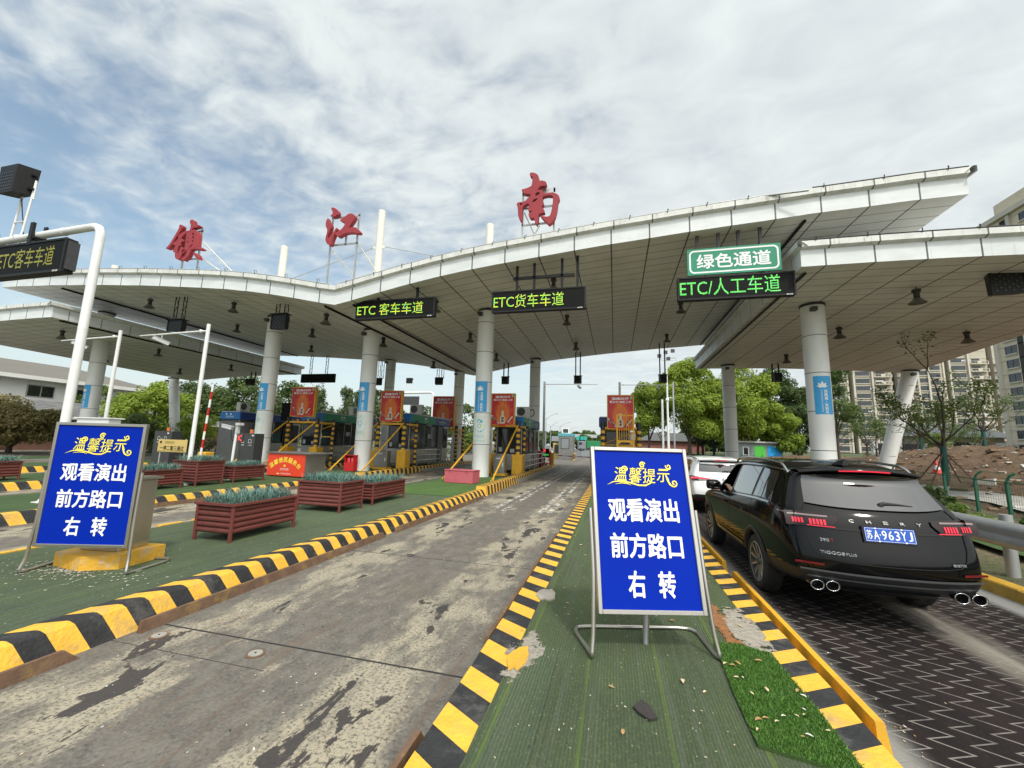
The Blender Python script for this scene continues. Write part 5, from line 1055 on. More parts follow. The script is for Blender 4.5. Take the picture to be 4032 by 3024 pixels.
# ------------------------------------------------------------------ red advertising boards on striped posts
AD=mat('ad_red',(.50,.012,.022),.4,0,.12,1.5); RAY=mat('ad_ray',(.58,.10,.025),.5,0,.35,3); RAY2=mat('ad_glow',(.78,.42,.06),.5); BOX=mat('ad_box',(.62,.56,.48),.5); BOXD=mat('ad_box_dark',(.13,.05,.04),.5)
POSTY=YEL; POSTB=mat('post_black',(.02,.02,.022),.5)
def ad_board(label,x,y,z,w,h,group='red advertising boards'):
    t=thing('advertising_board',label,'advert board',(x,y,z),0,group); fr=.045
    mb=MB(); mb.bbox(-w/2,0,0,w/2,.24,h,.01); mb.build('frame',YEL,t)
    mb=MB(); mb.box(-w/2+fr,-.006,fr,w/2-fr,-.001,h-fr); mb.build('panel',AD,t)
    mb=MB(); cx,cz=0,h*.17
    for k in range(15):
        a=R(-46+92*k/14); l=h*(.40+.06*((k*7)%3)) if abs(a)<.9 else h*.3; q=.012
        p0=(cx+math.sin(a)*h*.12,cz+math.cos(a)*h*.12); p1=(cx+math.sin(a)*l,cz+math.cos(a)*l)
        ribbon(mb,[p0,p1],[.012,.038],-.0102-.00005*k,0)
    for q,c_ in ((.42,6),(.33,7),(.22,1)):
        n_=26; mb.add([(cx+h*q*.62*math.cos(6.283*k/n_),-.0096-.0004*c_/7-(.45-q)*.002,cz+h*.22+h*q*math.sin(6.283*k/n_)) for k in range(n_)],[tuple(range(n_))[::-1]],c_)
    # bottle
    b=[(-.095,0),(-.105,.04),(-.105,.20),(-.045,.30),(-.04,.37),(-.05,.375),(-.05,.43),(.05,.43),(.05,.375),(.04,.37),(.045,.30),(.105,.20),(.105,.04),(.095,0)]
    k=h/1.75*1.28; PM=[RAY,RAY2,BOX,BOXD,WHITE,G1,mat('ad_orange',(.60,.05,.02),.5),mat('ad_amber',(.70,.19,.03),.5)]; mb.build('print',PM,t); mb=MB(); mb.add([(p[0]*k,-.013,h*.06+p[1]*1.25*k) for p in b],[tuple(range(len(b)))[::-1]],2)
    mb.box(-.055*k,-.0145,h*.06+.07*k,.055*k,-.014,h*.06+.15*k,3); mb.box(-.05*k,-.0145,h*.06+.18*k,.05*k,-.014,h*.06+.27*k,3)
    mb.build('bottle_print',PM,t)
    for s in (-1,1):
        mb=MB(); P=[(s*.10*k,h*.06),(s*.20*k,h*.06),(s*.52*k,h*.30),(s*.44*k,h*.32)]; v=[(p[0],-.012,p[1]) for p in P]; mb.add(v,[(0,1,2,3) if s>0 else (3,2,1,0)],2 if s<0 else 3)
        P=[(s*.19*k,h*.10),(s*.26*k,h*.10),(s*.46*k,h*.28),(s*.40*k,h*.29)]; v=[(p[0],-.0125,p[1]) for p in P]; mb.add(v,[(0,1,2,3) if s>0 else (3,2,1,0)],3 if s<0 else 2); mb.build('box_print',PM,t)
    mb=MB()
    text(mb,'国缘四开',0,h*.885,.105*k,bold=.035,m=4,w=.62*w,y=-.012); text(mb,'第五代 焕新上市',0,h*.79,.088*k,bold=.03,m=4,w=.80*w,y=-.012); text(mb,'品质传承20年',0,h*.72,.045*k,bold=.012,m=1,w=.36*w,y=-.012)
    text(mb,'国缘',w*.30,h*.09,.06*k,bold=.01,m=1,y=-.012); mb.box(w*.36,-.011,h*.87,w*.44,-.010,h*.96,5)
    mb.build('lettering',PM,t); return t
def ad_stand(label,x,y,hw,z0=.18,ped=True,zt=2.86,strut=True,group='striped steel stands',foot=-3.2,fx=(0,0)):
    t=thing('striped_stand',label,'stand',(x,y,z0),0,group); zt-=z0
    for s in (-1,1):
        for yy in (0,1.5):
            mb=MB(); r=.115 if yy==0 else .09; lo=1.05 if ped and yy==0 else 0; n=14; H=zt+.18; k0=int(lo/.155)
            z=lo; k=0
            while z<H:
                z1=min(z+.155,H); top=z1>=H-.22; mb.cyl((s*hw,yy,z),(s*hw,yy,z1),r,n=n,m=1 if top else k%2,caps=(z1>=H)); z=z1; k+=1
            mb.build('post',[POSTY,POSTB],t)
    mb=MB(); mb.box(-hw,-.05,zt-.17,hw,.05,zt-.06); 
    for s in (-1,1): mb.box(s*hw-.05,.05,zt-.17,s*hw+.05,1.45,zt-.06)
    mb.box(-hw,1.45,zt-.17,hw,1.55,zt-.06); mb.box(-.42,-.04,zt-.06,-.34,.04,zt+.06); mb.box(.34,-.04,zt-.06,.42,.04,zt+.06); mb.tube([(-hw,1.5,zt-.9),(hw,1.5,zt-.2)],.03,6); mb.box(-hw,1.47,zt-1.0,hw,1.53,zt-.92); mb.build('cross_beam',YEL,t)
    if strut:
        for s,f in zip((-1,1),fx):
            mb=MB(); mb.tube([(s*hw,-.11,zt-.08),(s*hw+f,foot,.08)],.042,8)
            for q in (-1,1): mb.tube([(s*hw+f*.96,foot*.94,.22),(s*hw+f+q*.06,foot-.1,.012)],.022,6)
            mb.build('strut',YEL,t)
    if ped:
        for s in (-1,1):
            mb=MB(); mb.bbox(s*hw-.28,-.22,0,s*hw+.28,.42,1.07,.035); mb.build('pedestal',YEL,t)
    return t
ad_stand('striped stand with yellow pedestals left of the valley columns',-12.58,21.4,.83,fx=(-.55,-.4)); ad_board('red advertising board between two columns left of the valley',-12.62,21.25,2.86,1.36,1.82)
ad_stand('striped stand with yellow pedestals beside the central lane column',-5.83,21.4,.83,fx=(-.6,-.05),foot=-4.4); ad_board('red advertising board right of the column of the central lane',-5.86,21.25,2.76,1.33,1.75)
ad_stand('striped stand behind the orange service counter',-18.68,21.4,1.05,fx=(-.5,-.6)); ad_board('leftmost red advertising board behind the service counter',-18.72,21.25,3.08,1.72,1.84)
ad_stand('striped stand with yellow ladder behind the central notice board',.30,21.5,.88,strut=False); ad_board('red advertising board with a yellow ladder in front of it',.29,21.3,2.68,1.32,1.75)
ad_stand('thin striped stand in the shade in front of a rear column',-13.0,30.2,.95,ped=False,zt=2.9,fx=(.1,.9),foot=3.0); ad_board('shaded red advertising board in front of the rear valley column',-13.15,30.0,2.95,1.85,2.45)
# yellow ladder with guard rail
t=thing('yellow_ladder','yellow steel ladder platform in front of the red board','ladder',(.50,20.55,.18))
mb=MB()
for x in (-.38,.38): mb.box(x-.035,-.035,0,x+.035,.035,3.2)
for z in (.3,.65,1.0,1.35,1.62): mb.box(-.345,-.025,z,.345,.025,z+.05)
mb.box(-.345,-.03,1.85,.345,.03,1.95); mb.box(-.345,-.02,3.13,.345,.02,3.18); mb.box(.40,.0,1.2,.46,.8,1.28); mb.box(.40,.75,0,.46,.81,3.0)
for k in range(6): mb.cyl((-.27+k*.108,0,1.95),(-.27+k*.108,0,3.13),.012,n=6)
mb.prism([(-.345,1.72),(-.345,1.85),(-.2,1.85)],-.02,.02,'y'); mb.prism([(.345,1.72),(.345,1.85),(.2,1.85)],-.02,.02,'y'); mb.build('frame',YEL,t)
mb=MB(); mb.box(-.36,.05,1.86,.36,.7,1.90); mb.build('platform',DARK,t)
# steel cabinets with yellow plinth
def steel_box(label,x,y,w=.62):
    t=thing('steel_cabinet',label,'cabinet',(x,y,.18),0,'low steel cabinets'); mb=MB(); mb.bbox(-w/2,0,.12,w/2,.45,1.0,.01); mb.box(-w/2-.02,-.02,1.0,w/2+.02,.47,1.03); mb.build('body',STEEL_DULL,t)
    mb=MB(); mb.box(-w/2-.05,-.06,0,w/2+.05,.5,.118); mb.build('plinth',YEL,t); mb=MB(); mb.box(w/2-.12,-.008,.45,w/2-.08,-.001,.65); mb.box(-w/4,-.006,.84,w/8,-.001,.88); mb.build('latch',WHITE,t)
steel_box('steel cabinet between the yellow pedestals left of the valley',-12.72,20.7,.78); steel_box('steel cabinet behind the central lane column on a yellow plinth',-5.75,20.4,.60)
def railing(label,x,y0,y1,z,dx=0):
    t=thing('steel_railing',label,'railing',(x,y0,z),0,'steel railings beside booths'); L=y1-y0; mb=MB()
    for h in (.95,.62,.32): mb.tube([(0,0,h-.06),(0,.04,h),(dx*L,L-.04,h),(dx*L,L,h-.06)],.028,8)
    mb.build('rail',STEEL,t)
    n=max(2,int(L/1.4)+1)
    for k in range(n):
        q=k/(n-1); mb=MB(); mb.cyl((dx*L*q,L*q,0),(dx*L*q,L*q,.94),.026,n=8); mb.build('post',STEEL,t)
railing('near steel railing beside the booth left of the valley',-11.85,23.4,27.2,.30,-.04); railing('far steel railing beside the booth left of the valley',-12.25,28.2,31.6,.30,-.04); railing('steel railing beside the booth of the central lane',-4.86,22.6,31.0,.24,-.03); railing('steel railing beside the booth behind the service counter',-18.2,22.6,28.0,.34)
# red drum at end of the booth
t=thing('red_drum','dark red cylinder behind the steel railing of the central booth','drum',(-5.35,29.6,.2)); mb=MB(); mb.lathe([(0,0),(.28,0),(.30,.05),(.30,1.05),(.26,1.15),(0,1.15)],18); mb.build('body',mat('dark_red',(.28,.01,.02),.4,0,.1,3),t)
# lane light at island end
t=thing('lane_light','lane display with red cross and green writing at the end of the island','lane light',(-5.5,33.0,.18)); mb=MB(); mb.bbox(-.37,0,.62,.37,.15,1.32,.01); mb.box(-.05,.04,0,.05,.12,.62); mb.build('housing',LEDBLACK,t)
mb=MB(); ribbon(mb,[(-.09,1.07),(.09,1.28)],.05,-.004,0); ribbon(mb,[(-.09,1.28),(.09,1.07)],.05,-.005,0); mb.build('red_cross',REDL,t); mb=MB(); text(mb,'谢谢合作',.05,.83,.16,bold=.0,w=.56); mb.build('green_writing',GREENL,t)
mb=MB(); mb.box(.38,.1,0,.5,.5,1.12); mb.build('cabinet',mat('orange_brown',(.33,.10,.02),.6,0,.2,4),t); mb=MB(); mb.box(-.24,-.05,.02,.24,-.02,.2); mb.build('red_plate',mat('dark_red2',(.35,.04,.04),.5),t)
t=thing('lane_barrier','long white and red barrier arm across the exit of the central lane','barrier',(-5.0,33.6,.18)); mb=MB(); mb.bbox(-.16,0,0,.16,.3,1.0,.01); mb.build('cabinet',YEL,t)
mb=MB(); 
for k in range(8): mb.box(.1+k*.40,-.06,.78-.012*k,.1+(k+1)*.40,-.03,.86-.012*(k+1),k%2)
mb.build('arm',[WHITE,REDP],t)
def cone(label,x,y,z,h=.7):
    t=thing('traffic_cone',label,'cone',(x,y,z),0,'red traffic cones'); mb=MB(); r0=h*.25
    mb.box(-h*.28,-h*.28,0,h*.28,h*.28,h*.05,0); mb.lathe([(r0,h*.05),(r0*.72,h*.30)],14,0); mb.lathe([(r0*.72,h*.30),(r0*.5,h*.55)],14,1); mb.lathe([(r0*.5,h*.55),(r0*.14,h),(0,h)],14,0); mb.build('body',[mat('cone_red',(.62,.05,.03),.5,0,.1,4),WHITE],t); return t
cone('red traffic cone at the end of the island beside the lane display',-5.85,37.5,.0)
# ------------------------------------------------------------------ beyond the plaza
t=thing('guard_booth','small grey guard booth with blue roof edge standing beyond the exit','booth',(-6.15,53.6,.0)); mb=MB(); mb.bbox(-.95,0,0,.95,1.8,3.0,.03); mb.build('wall',STEEL_DULL,t); mb=MB(); mb.box(-1.0,-.05,3.0,1.0,1.85,3.35); mb.build('roof',mat('teal_band',(.10,.36,.42),.5,0,.3,3),t)
mb=MB(); mb.box(-.65,-.02,1.35,.45,0,2.75); fo=mb.build('window',FRAMEB,t); mb=MB(); mb.box(-.58,-.03,1.42,.38,-.021,2.68); mb.build('pane',mat('pale_glass',(.22,.25,.26),.1),fo); mb=MB(); mb.bbox(-.6,.3,3.35,.4,1.2,4.05,.02); mb.box(-.42,.28,3.45,.25,.31,3.95,1); mb.build('roof_unit',[WHITE,DARK],t)
t=thing('control_box','cream control box with dark display left of the guard booth','box',(-7.55,55.8,0)); mb=MB(); mb.bbox(-.6,0,0,.6,.7,2.1,.03); mb.box(-.75,-.05,0,.75,.75,.5); mb.build('body',mat('cream_yellow',(.56,.42,.15),.5,0,.1,3),t); mb=MB(); mb.box(-.4,-.02,.7,.4,-.001,1.85); mb.build('display',DARK,t); mb=MB(); mb.box(-.9,.2,2.4,.95,.3,3.1,0,Matrix.Rotation(R(-8),4,'X')); mb.build('solar_panel',mat('solar',(.25,.27,.30),.3),t)
for x,y,l in ((-5.05,53.2,'short striped bollard right of the guard booth'),(-7.0,54.0,'short striped bollard between control box and guard booth')):
    mb=MB()
    for k in range(5): mb.cyl((x,y,k*.18),(x,y,k*.18+.18),.14,n=10,m=k%2,caps=k==4)
    tag(mb.build('striped_bollard',[YEL,POSTB]),l,'bollard','striped bollards')
t=thing('far_gantry','white tube gantry with dark sign beyond the left booths','gantry',(-23.5,50,0)); mb=MB(); mb.tube([(0,0,0),(0,0,7.9),(-.1,0,8.2),(-.4,0,8.3),(-7,0,8.2)],.16,10); mb.build('frame_tube',WHITE_PAINT,t); mb=MB(); mb.box(-4.6,-.2,6.6,-2.0,0,7.75); mb.build('sign',DARK,t); mb=MB(); mb.box(-4.1,-.1,9.6,-3.3,.4,10.3); mb.build('signal_box',BLACK,t)
mb=MB(); 
for x in (-4.2,-3.3): mb.tube([(x,0,8.3),(x+.2,0,10)],.04,5)
mb.build('ladder_frame',WHITE_PAINT,t)
t=thing('white_pole','white pole standing between the rear columns','pole',(-10.9,36,0)); mb=MB(); mb.cyl((0,0,0),(0,0,5.2),.09,n=10); mb.tube([(0,0,5.0),(-1.2,0,5.05)],.04,6); mb.build('shaft',WHITE_PAINT,t)
# street lamps far down the road
def street_lamp(label,x,y,h,arms,rz=0,r=.11):
    t=thing('street_lamp',label,'street lamp',(x,y,0),rz,'street lamps along the far road'); mb=MB(); mb.tube([(0,0,0),(0,0,h)],[r,r*.6],8); mb.build('pole',mat('lamp_grey',(.40,.43,.45),.5,.3,.05,2),t)
    for a in arms:
        mb=MB(); mb.tube([(0,0,h-.5),(a*.4,0,h+.3),(a,0,h+.9)],[.07,.06,.05],6); mb.box(min(a,a*1.35),-.15,h+.88,max(a,a*1.35),.15,h+1.0); mb.build('lamp_arm',mat('lamp_grey',(.4,.43,.45)),t)
    return t
street_lamp('street lamp with one arm to the right, nearest along the far road',-16.4,100,8.5,(2.2,)); street_lamp('street lamp with two arms like a fork',-18.3,120,7.4,(-1.7,1.6)); street_lamp('second street lamp with one arm to the right',-18.1,140,8.6,(2.6,)); street_lamp('street lamp with an arm reaching left, farther away',-24,190,10,(-3,)); street_lamp('smallest street lamp at the far end of the road',-24.5,230,11,(3.2,))
t=thing('light_mast','tall mast with four floodlights above the round trees','light mast',(8.35,70,0)); mb=MB(); mb.tube([(0,0,0),(0,0,17.2)],[.22,.10],10); mb.build('pole',WHITE_PAINT,t); mb=MB(); mb.tube([(-1.0,0,16.6),(-.6,0,16.2),(1.6,.3,16.3),(1.5,1.2,16.8),(-.5,1,16.7)],.06,6); mb.build('ring_arm',WHITE_PAINT,t)
for i,(x,z) in enumerate(((-1.1,16.9),(-.1,17.5),(1.0,17.7),(.3,16.4))):
    mb=MB(); mb.box(x-.3,-.2,z-.25,x+.3,.1,z+.3,0,None); mb.build('floodlight',DARK,t)
t=thing('camera_pole','white pole with dome cameras in front of the trees','camera pole',(8.2,62,0)); mb=MB(); mb.cyl((0,0,0),(0,0,11.3),.12,n=10); mb.build('pole',GALV,t); mb=MB(); mb.tube([(0,0,9),(-.8,0,9.05)],.05,6); mb.lathe([(0,0),(.2,0),(.25,.25),(.2,.45),(0,.5)],10,0,Matrix.Translation((-.8,0,8.5))); mb.build('dome_camera',WHITE,t)
mb=MB(); mb.cyl((6.9,64,0),(6.9,64,9.0),.16,n=10); tag(mb.build('white_pole',WHITE_PAINT),'plain white pole left of the dome camera pole','pole')
t=thing('overpass','long grey overpass crossing far behind the exit road','overpass',(-18,230,0)); mb=MB(); mb.box(-8,0,6.4,42,8,8.2); mb.build('deck',mat('far_concrete',(.42,.44,.45),.8),t)
for x in (-4,12,28): 
    mb=MB(); mb.box(x,2,0,x+1.8,6,6.4); mb.build('pier',mat('far_concrete',(.42,.44,.45)),t)
t=thing('green_truck','lorry with green tarpaulin far away on the road','truck',(-6.8,150,0)); mb=MB(); mb.bbox(-3.0,0,1.1,3.4,2.4,3.7,.08); mb.build('cargo_box',mat('tarp_green',(.02,.22,.08),.6,0,.2,1),t); mb=MB(); mb.bbox(-6.0,.1,.7,-3.2,2.3,3.5,.15); mb.build('cab',mat('truck_cab',(.22,.24,.26),.4,0,.1,2),t); mb=MB(); mb.box(-5.7,-.02+.1,2.2,-4.5,.098,3.1); mb.build('window',GLASS_D,t); mb=MB(); mb.box(-6,.3,.45,3.4,2.1,.9); mb.build('chassis',DARK,t)
for x in (-5.0,1.0,2.2):
    mb=MB(); mb.cyl((x,-.02,.48),(x,2.4,.48),.48,n=14); mb.build('wheel',RUBBER,t)
for i,x in enumerate((-10.9,-9.7,-8.6,-7.6,-6.8)):
    t=thing('teal_panel','small teal roadside panel far down the exit road','panel',(x,100,0),0,'teal roadside panels'); mb=MB(); mb.box(-.35,0,3.2,.35,.06,4.1); mb.build('face',mat('teal_panel',(.03,.42,.36),.5),t); mb=MB(); mb.cyl((0,.1,0),(0,.1,3.3),.05,n=6); mb.build('post',GALV,t)
for i in range(12):
    x=-13.6+i*.42; mb=MB(); y=66+.3*(i%3)
    mb.prism([(x-.2,0),(x+.2,0),(x+.14,.5),(x+.10,.9),(x-.10,.9),(x-.14,.5)],y,y+.35,'y',i%2); tag(mb.build('water_barrier',[mat('barrier_red',(.55,.07,.06),.5),mat('barrier_white',(.68,.68,.68),.5)]),'red or white plastic barrier in the row left of the control box','barrier','plastic barriers left of the exit')
mb=MB(); mb.box(-6.0,78,.0,6,78.4,.9); tag(mb.build('median_barrier',mat('far_rail',(.25,.27,.28),.6)),'low grey barrier along the far road right of the guard booth','barrier')
# ------------------------------------------------------------------ guard rail, fence, kiosk on the right
t=thing('guard_rail','steel guard rail right of the black car','guard rail',(5.28,0,.15)); mb=MB(); rp=[(.0,.47),(-.06,.50),(-.06,.55),(.0,.59),(.0,.62),(-.06,.66),(-.06,.71),(.0,.75)]
rp=[(.02,.42),(-.05,.46),(-.075,.52),(-.04,.58),(-.04,.62),(-.075,.68),(-.05,.74),(.02,.78)]
mb.grid([[(a,y,z) for a,z in rp] for y in np.linspace(-3,29,33)],0,True,flip=True); mb.grid([[(a+.012,y,z) for a,z in rp] for y in np.linspace(-3,29,33)],0,True); mb.build('beam',GALV,t)
for k in range(9):
    mb=MB(); y=-2.4+k*3.32; mb.cyl((.12,y,0),(.12,y,.86),.07,n=14); mb.box(.0,y-.06,.5,.1,y+.06,.7); mb.build('post',GALV,t)
def mesh_fence(label,pts,h,name='mesh_fence',zf=None):
    GF=mat('fence_green',(.008,.10,.055),.45,0,.15,4); t=thing(name,label,'fence',(0,0,0)); L=[]
    for (x0,y0),(x1,y1) in zip(pts[:-1],pts[1:]):
        n=max(1,int(math.hypot(x1-x0,y1-y0)/3.2)); L+=[(x0+(x1-x0)*k/n,y0+(y1-y0)*k/n) for k in range(n)]
    L.append(pts[-1]); zf=zf or (lambda x,y:.2)
    for x,y in L:
        z=zf(x,y); mb=MB(); mb.box(x-.03,y-.03,z-.1,x+.03,y+.03,z+h); mb.tube([(x,y,z+h),(x+.02,y-.06,z+h+.12),(x+.1,y-.12,z+h+.2)],.028,6); mb.build('post',GF,t)
    wm=MB(); fm=MB()
    for (x0,y0),(x1,y1) in zip(L[:-1],L[1:]):
        za,zb_=zf(x0,y0),zf(x1,y1); l=math.hypot(x1-x0,y1-y0)
        for f in (.06,.97): fm.tube([(x0,y0,za+h*f),(x1,y1,zb_+h*f)],.02,4)
        n=int(l/.09) if y0<25 else int(l/.3)
        for k in range(1,n):
            q=k/n; wm.tube([(x0+(x1-x0)*q,y0+(y1-y0)*q,za+(zb_-za)*q+h*.06),(x0+(x1-x0)*q,y0+(y1-y0)*q,za+(zb_-za)*q+h*.97)],.0025,3,caps=False)
        for k in range(1,6 if y0<25 else 3):
            f=.06+.91*k/(6 if y0<25 else 3); wm.tube([(x0,y0,za+h*f),(x1,y1,zb_+h*f)],.0025,3,caps=False)
        if y0<25: wm.tube([(x0+.1,y0-.12,za+h+.2),(x1+.1,y1-.12,zb_+h+.2)],.004,3)
    wm.build('wire_mesh',mat('fence_wire',(.012,.07,.045),.5),t); fm.build('rail',GF,t); return t
mesh_fence('green wire mesh fence between the verge and the earth heap',[(8.3,8.6),(9.3,12.0),(9.55,13.2),(9.72,14.4),(10.91,17.4),(13,40),(15.5,62),(14.8,80)],.98,zf=lambda x,y:.26)
t=thing('kiosk','small flat roofed kiosk with bright green and blue panels under the trees','kiosk',(24.3,78.5,.2),R(20)); mb=MB(); mb.bbox(-4.2,0,0,3.8,3.2,3.0,.04); mb.build('wall',mat('kiosk_wall',(.20,.24,.26),.6,0,.15,2),t); mb=MB(); mb.box(-4.6,-.5,3.0,4.2,3.6,3.25); mb.build('roof',mat('kiosk_roof',(.42,.42,.41),.6),t)
for x0,x1,c,n in ((-1.4,.6,(.08,.48,.06),'green_panel'),(1.1,3.5,(.02,.32,.75),'blue_panel')): mb=MB(); mb.box(x0,-.05,.15,x1,-.001,2.5); mb.build(n,mat('kiosk_'+n,c,.5,0,.1,2),t)
mb=MB(); mb.box(-3.5,-.05,.9,-2.4,-.001,2.3); fo=mb.build('window',WHITE,t); mb=MB(); mb.box(-3.35,-.06,1.0,-2.55,-.051,2.2); mb.build('pane',GLASS_D,fo)
t=thing('low_shed','low shed with grey gabled roof and red wall behind the fence','shed',(7.5,105,0)); mb=MB(); mb.box(-4.5,0,0,13,7,3.6); mb.build('wall',mat('shed_wall',(.26,.10,.08),.7,0,.3,.6),t); mb=MB(); mb.prism([(-5.2,3.6),(13.5,3.6),(12.5,5.4),(-4,5.6)],-.8,8,'y'); mb.build('roof',mat('shed_roof',(.22,.23,.24),.6),t); mb=MB(); mb.box(-5.2,-1.0,1.0,-3.2,-.9,2.8); mb.build('red_board',mat('shed_board',(.5,.12,.15),.6),t)
cone('red traffic cone on the earth heap behind the fence',15.6,25.3,.95,.75)
# gate wall and gatehouse in front of the tower blocks
t=thing('compound_wall','pillared white compound wall with dark railings behind the earth heap','wall',(0,110,0))
for k in range(12):
    x=57+k*4.6; mb=MB(); mb.box(x-.45,0,1.8,x+.45,.9,4.75); mb.box(x-.6,-.1,4.75,x+.6,1.0,5.0); mb.build('pillar',mat('pillar_white',(.55,.55,.52),.7,0,.1,1),t)
    if k<11: mb=MB(); mb.box(x+.45,.4,1.8,x+4.15,.5,4.4); mb.build('railing',mat('rail_dark',(.03,.03,.035),.6),t)
t=thing('gatehouse','gatehouse with grey hipped roof behind the compound wall','house',(80,122,1.8)); mb=MB(); mb.box(-9,0,0,9,8,5.0); mb.build('wall',mat('gate_wall',(.38,.33,.26),.7,0,.1,1),t); mb=MB(); mb.add([(-11,-2,4.8),(11,-2,4.8),(11,10,4.8),(-11,10,4.8),(-6,4,8.0),(6,4,8.0)],[(0,1,5,4),(1,2,5),(2,3,4,5),(3,0,4)]); mb.build('roof',mat('gate_roof',(.19,.20,.215),.6,0,.1,2),t)
mb=MB(); mb.box(-6,-.1,1.2,4,-.01,3.6); mb.build('window',GLASS_D,t)
# ------------------------------------------------------------------ tower blocks on the right
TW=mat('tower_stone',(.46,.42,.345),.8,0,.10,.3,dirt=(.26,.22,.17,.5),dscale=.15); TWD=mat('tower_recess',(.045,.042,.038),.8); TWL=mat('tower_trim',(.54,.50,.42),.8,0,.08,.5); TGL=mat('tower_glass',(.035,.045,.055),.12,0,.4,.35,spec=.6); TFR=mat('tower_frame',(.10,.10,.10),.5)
def shared(mb,name,mats):
    o=mb.build(name,mats); me=o.data; bpy.data.objects.remove(o); return me
def put(me,name,parent,loc,rz=0):
    o=bpy.data.objects.new(name,me); COL.objects.link(o); o.parent=parent; o.location=loc; o.rotation_euler=(0,0,rz); return o
def win_mesh(w,h,kind):
    mb=MB(); mb.box(0,-.02,0,w,.0,h,1); n=max(2,int(w/1.1))
    for k in range(n+1): mb.box(w*k/n-.05,-.09,0,w*k/n+.05,-.021,h,0)
    for z in (0,h*.62,h-.08): mb.box(0,-.08,z,w,-.022,z+.08,0)
    mb.box(-.15,-.35,-.28,w+.15,.0,-.02,2)
    return shared(mb,kind,[TFR,TGL,TWL])
WB=win_mesh(4.6,1.9,'bay_window'); WS=win_mesh(2.6,1.75,'window'); WN=win_mesh(1.4,1.6,'narrow_window')
def balc_mesh(w):
    mb=MB(); mb.box(0,-1.5,-.25,w,0,0,0); mb.box(0,-1.5,0,.25,-1.3,1.1,0); mb.box(w-.25,-1.5,0,w,-1.3,1.1,0); mb.box(0,-1.5,.95,w,-1.35,1.1,0)
    n=int(w/.22)
    for k in range(n): mb.box(w*k/n,-1.45,0,w*k/n+.06,-1.40,.95,1 if k%7 else 0)
    mb.box(w*.38,-1.52,0,w*.62,-1.32,.95,0)
    return shared(mb,'balcony',[TWL,TFR])
BM=balc_mesh(6.0)
def tower(label,x,y,floors,z0,rz=0,vis=(0,30),mirror=False):
    t=thing('tower_block',label,'tower block',(x,y,z0),rz,'pale residential tower blocks'); fh=3.0; H=floors*fh; W_=34.0; D_=14
    segs=[(0,7.0,0.0,'bay'),(7.0,9.2,3.0,'rec'),(9.2,15.6,.4,'bay'),(15.6,22.6,1.0,'bal'),(22.6,24.6,3.2,'rec'),(24.6,30.6,1.0,'bal'),(30.6,34.0,.2,'bay2')]
    mb=MB(); nb=0; nw=0
    for a,b,dy,k in segs:
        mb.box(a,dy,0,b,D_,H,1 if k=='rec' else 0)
        if k!='rec':
            for f in range(0,floors): mb.box(a,dy-.10,f*fh+2.62,b,dy-.001,f*fh+2.85,2)
    mb.box(-.5,-.4,H,W_+.5,D_+.3,H+.7,2); 
    for a in (0,7.0,9.2,15.6,30.6,34.0): mb.box(a-.3,-.35,0,a+.3,.6,H-.01,2)
    mb.build('wall',[TW,TWD,TWL],t)
    for f in range(vis[0],vis[1]):
        z=f*fh+.75; 
        put(WB,'window',t,(1.2,-.003,z)); put(WB,'window',t,(10.1,.397,z)); put(WS,'window',t,(17.6,.997,z)); put(WS,'window',t,(26.0,.997,z)); put(WS,'window',t,(31.1,.197,z))
        put(BM,'balcony',t,(16.1,1.0,f*fh+.25)); put(BM,'balcony',t,(24.5,1.0,f*fh+.25))
    mb=MB(); rng=random.Random(int(x))
    for f in range(vis[0],vis[1]):
        for xx in (16.0,25.2,13.0):
            if rng.random()<.4: mb.box(xx+rng.uniform(0,3),.2,f*fh+1.2,xx+rng.uniform(3.2,4),.3,f*fh+1.9)
    mb.build('laundry',mat('laundry',(.55,.55,.56),.8,0,.3,1),t); return t
tower('pale tower block directly right of the tall banner column',84,190,19,2.2,0,(0,13)); tower('pale tower block behind the leaning column and the staked tree',120,196,19,2.2,R(3),(0,13)); tower('pale tower block farthest behind the others near the right edge',157,206,19,2.2,R(5),(0,13))
t=thing('tower_block','near cream tower block cut by the right edge of the photo','tower block',(82.5,112,2.2),R(-90),'pale residential tower blocks')
mb=MB(); mb.box(0,0,0,44,16,51.5); 
for f in range(17): mb.box(0,-.10,f*3+2.55,44,-.002,f*3+2.75,1)
for a in (.0,7,14.5,22,30): mb.box(a,-.45,0,a+.8,-.003,51.4,1)
mb.box(-.6,-.8,51.5,44.6,16.5,52.6,1); mb.box(3,1,52.6,12,9,56,0); mb.build('wall',[mat('tower_cream',(.66,.57,.43),.8,0,.06,.3,dirt=(.40,.36,.29,.5),dscale=.2),TWL],t)
for f in range(17):
    for xx in (2.2,9.6,16.8,25.0): put(WS,'window',t,(xx,-.003,f*3+.8))
mb=MB(); mb.box(5.2,-.1,0,6.6,-.004,51); mb.build('recess',TWD,t)
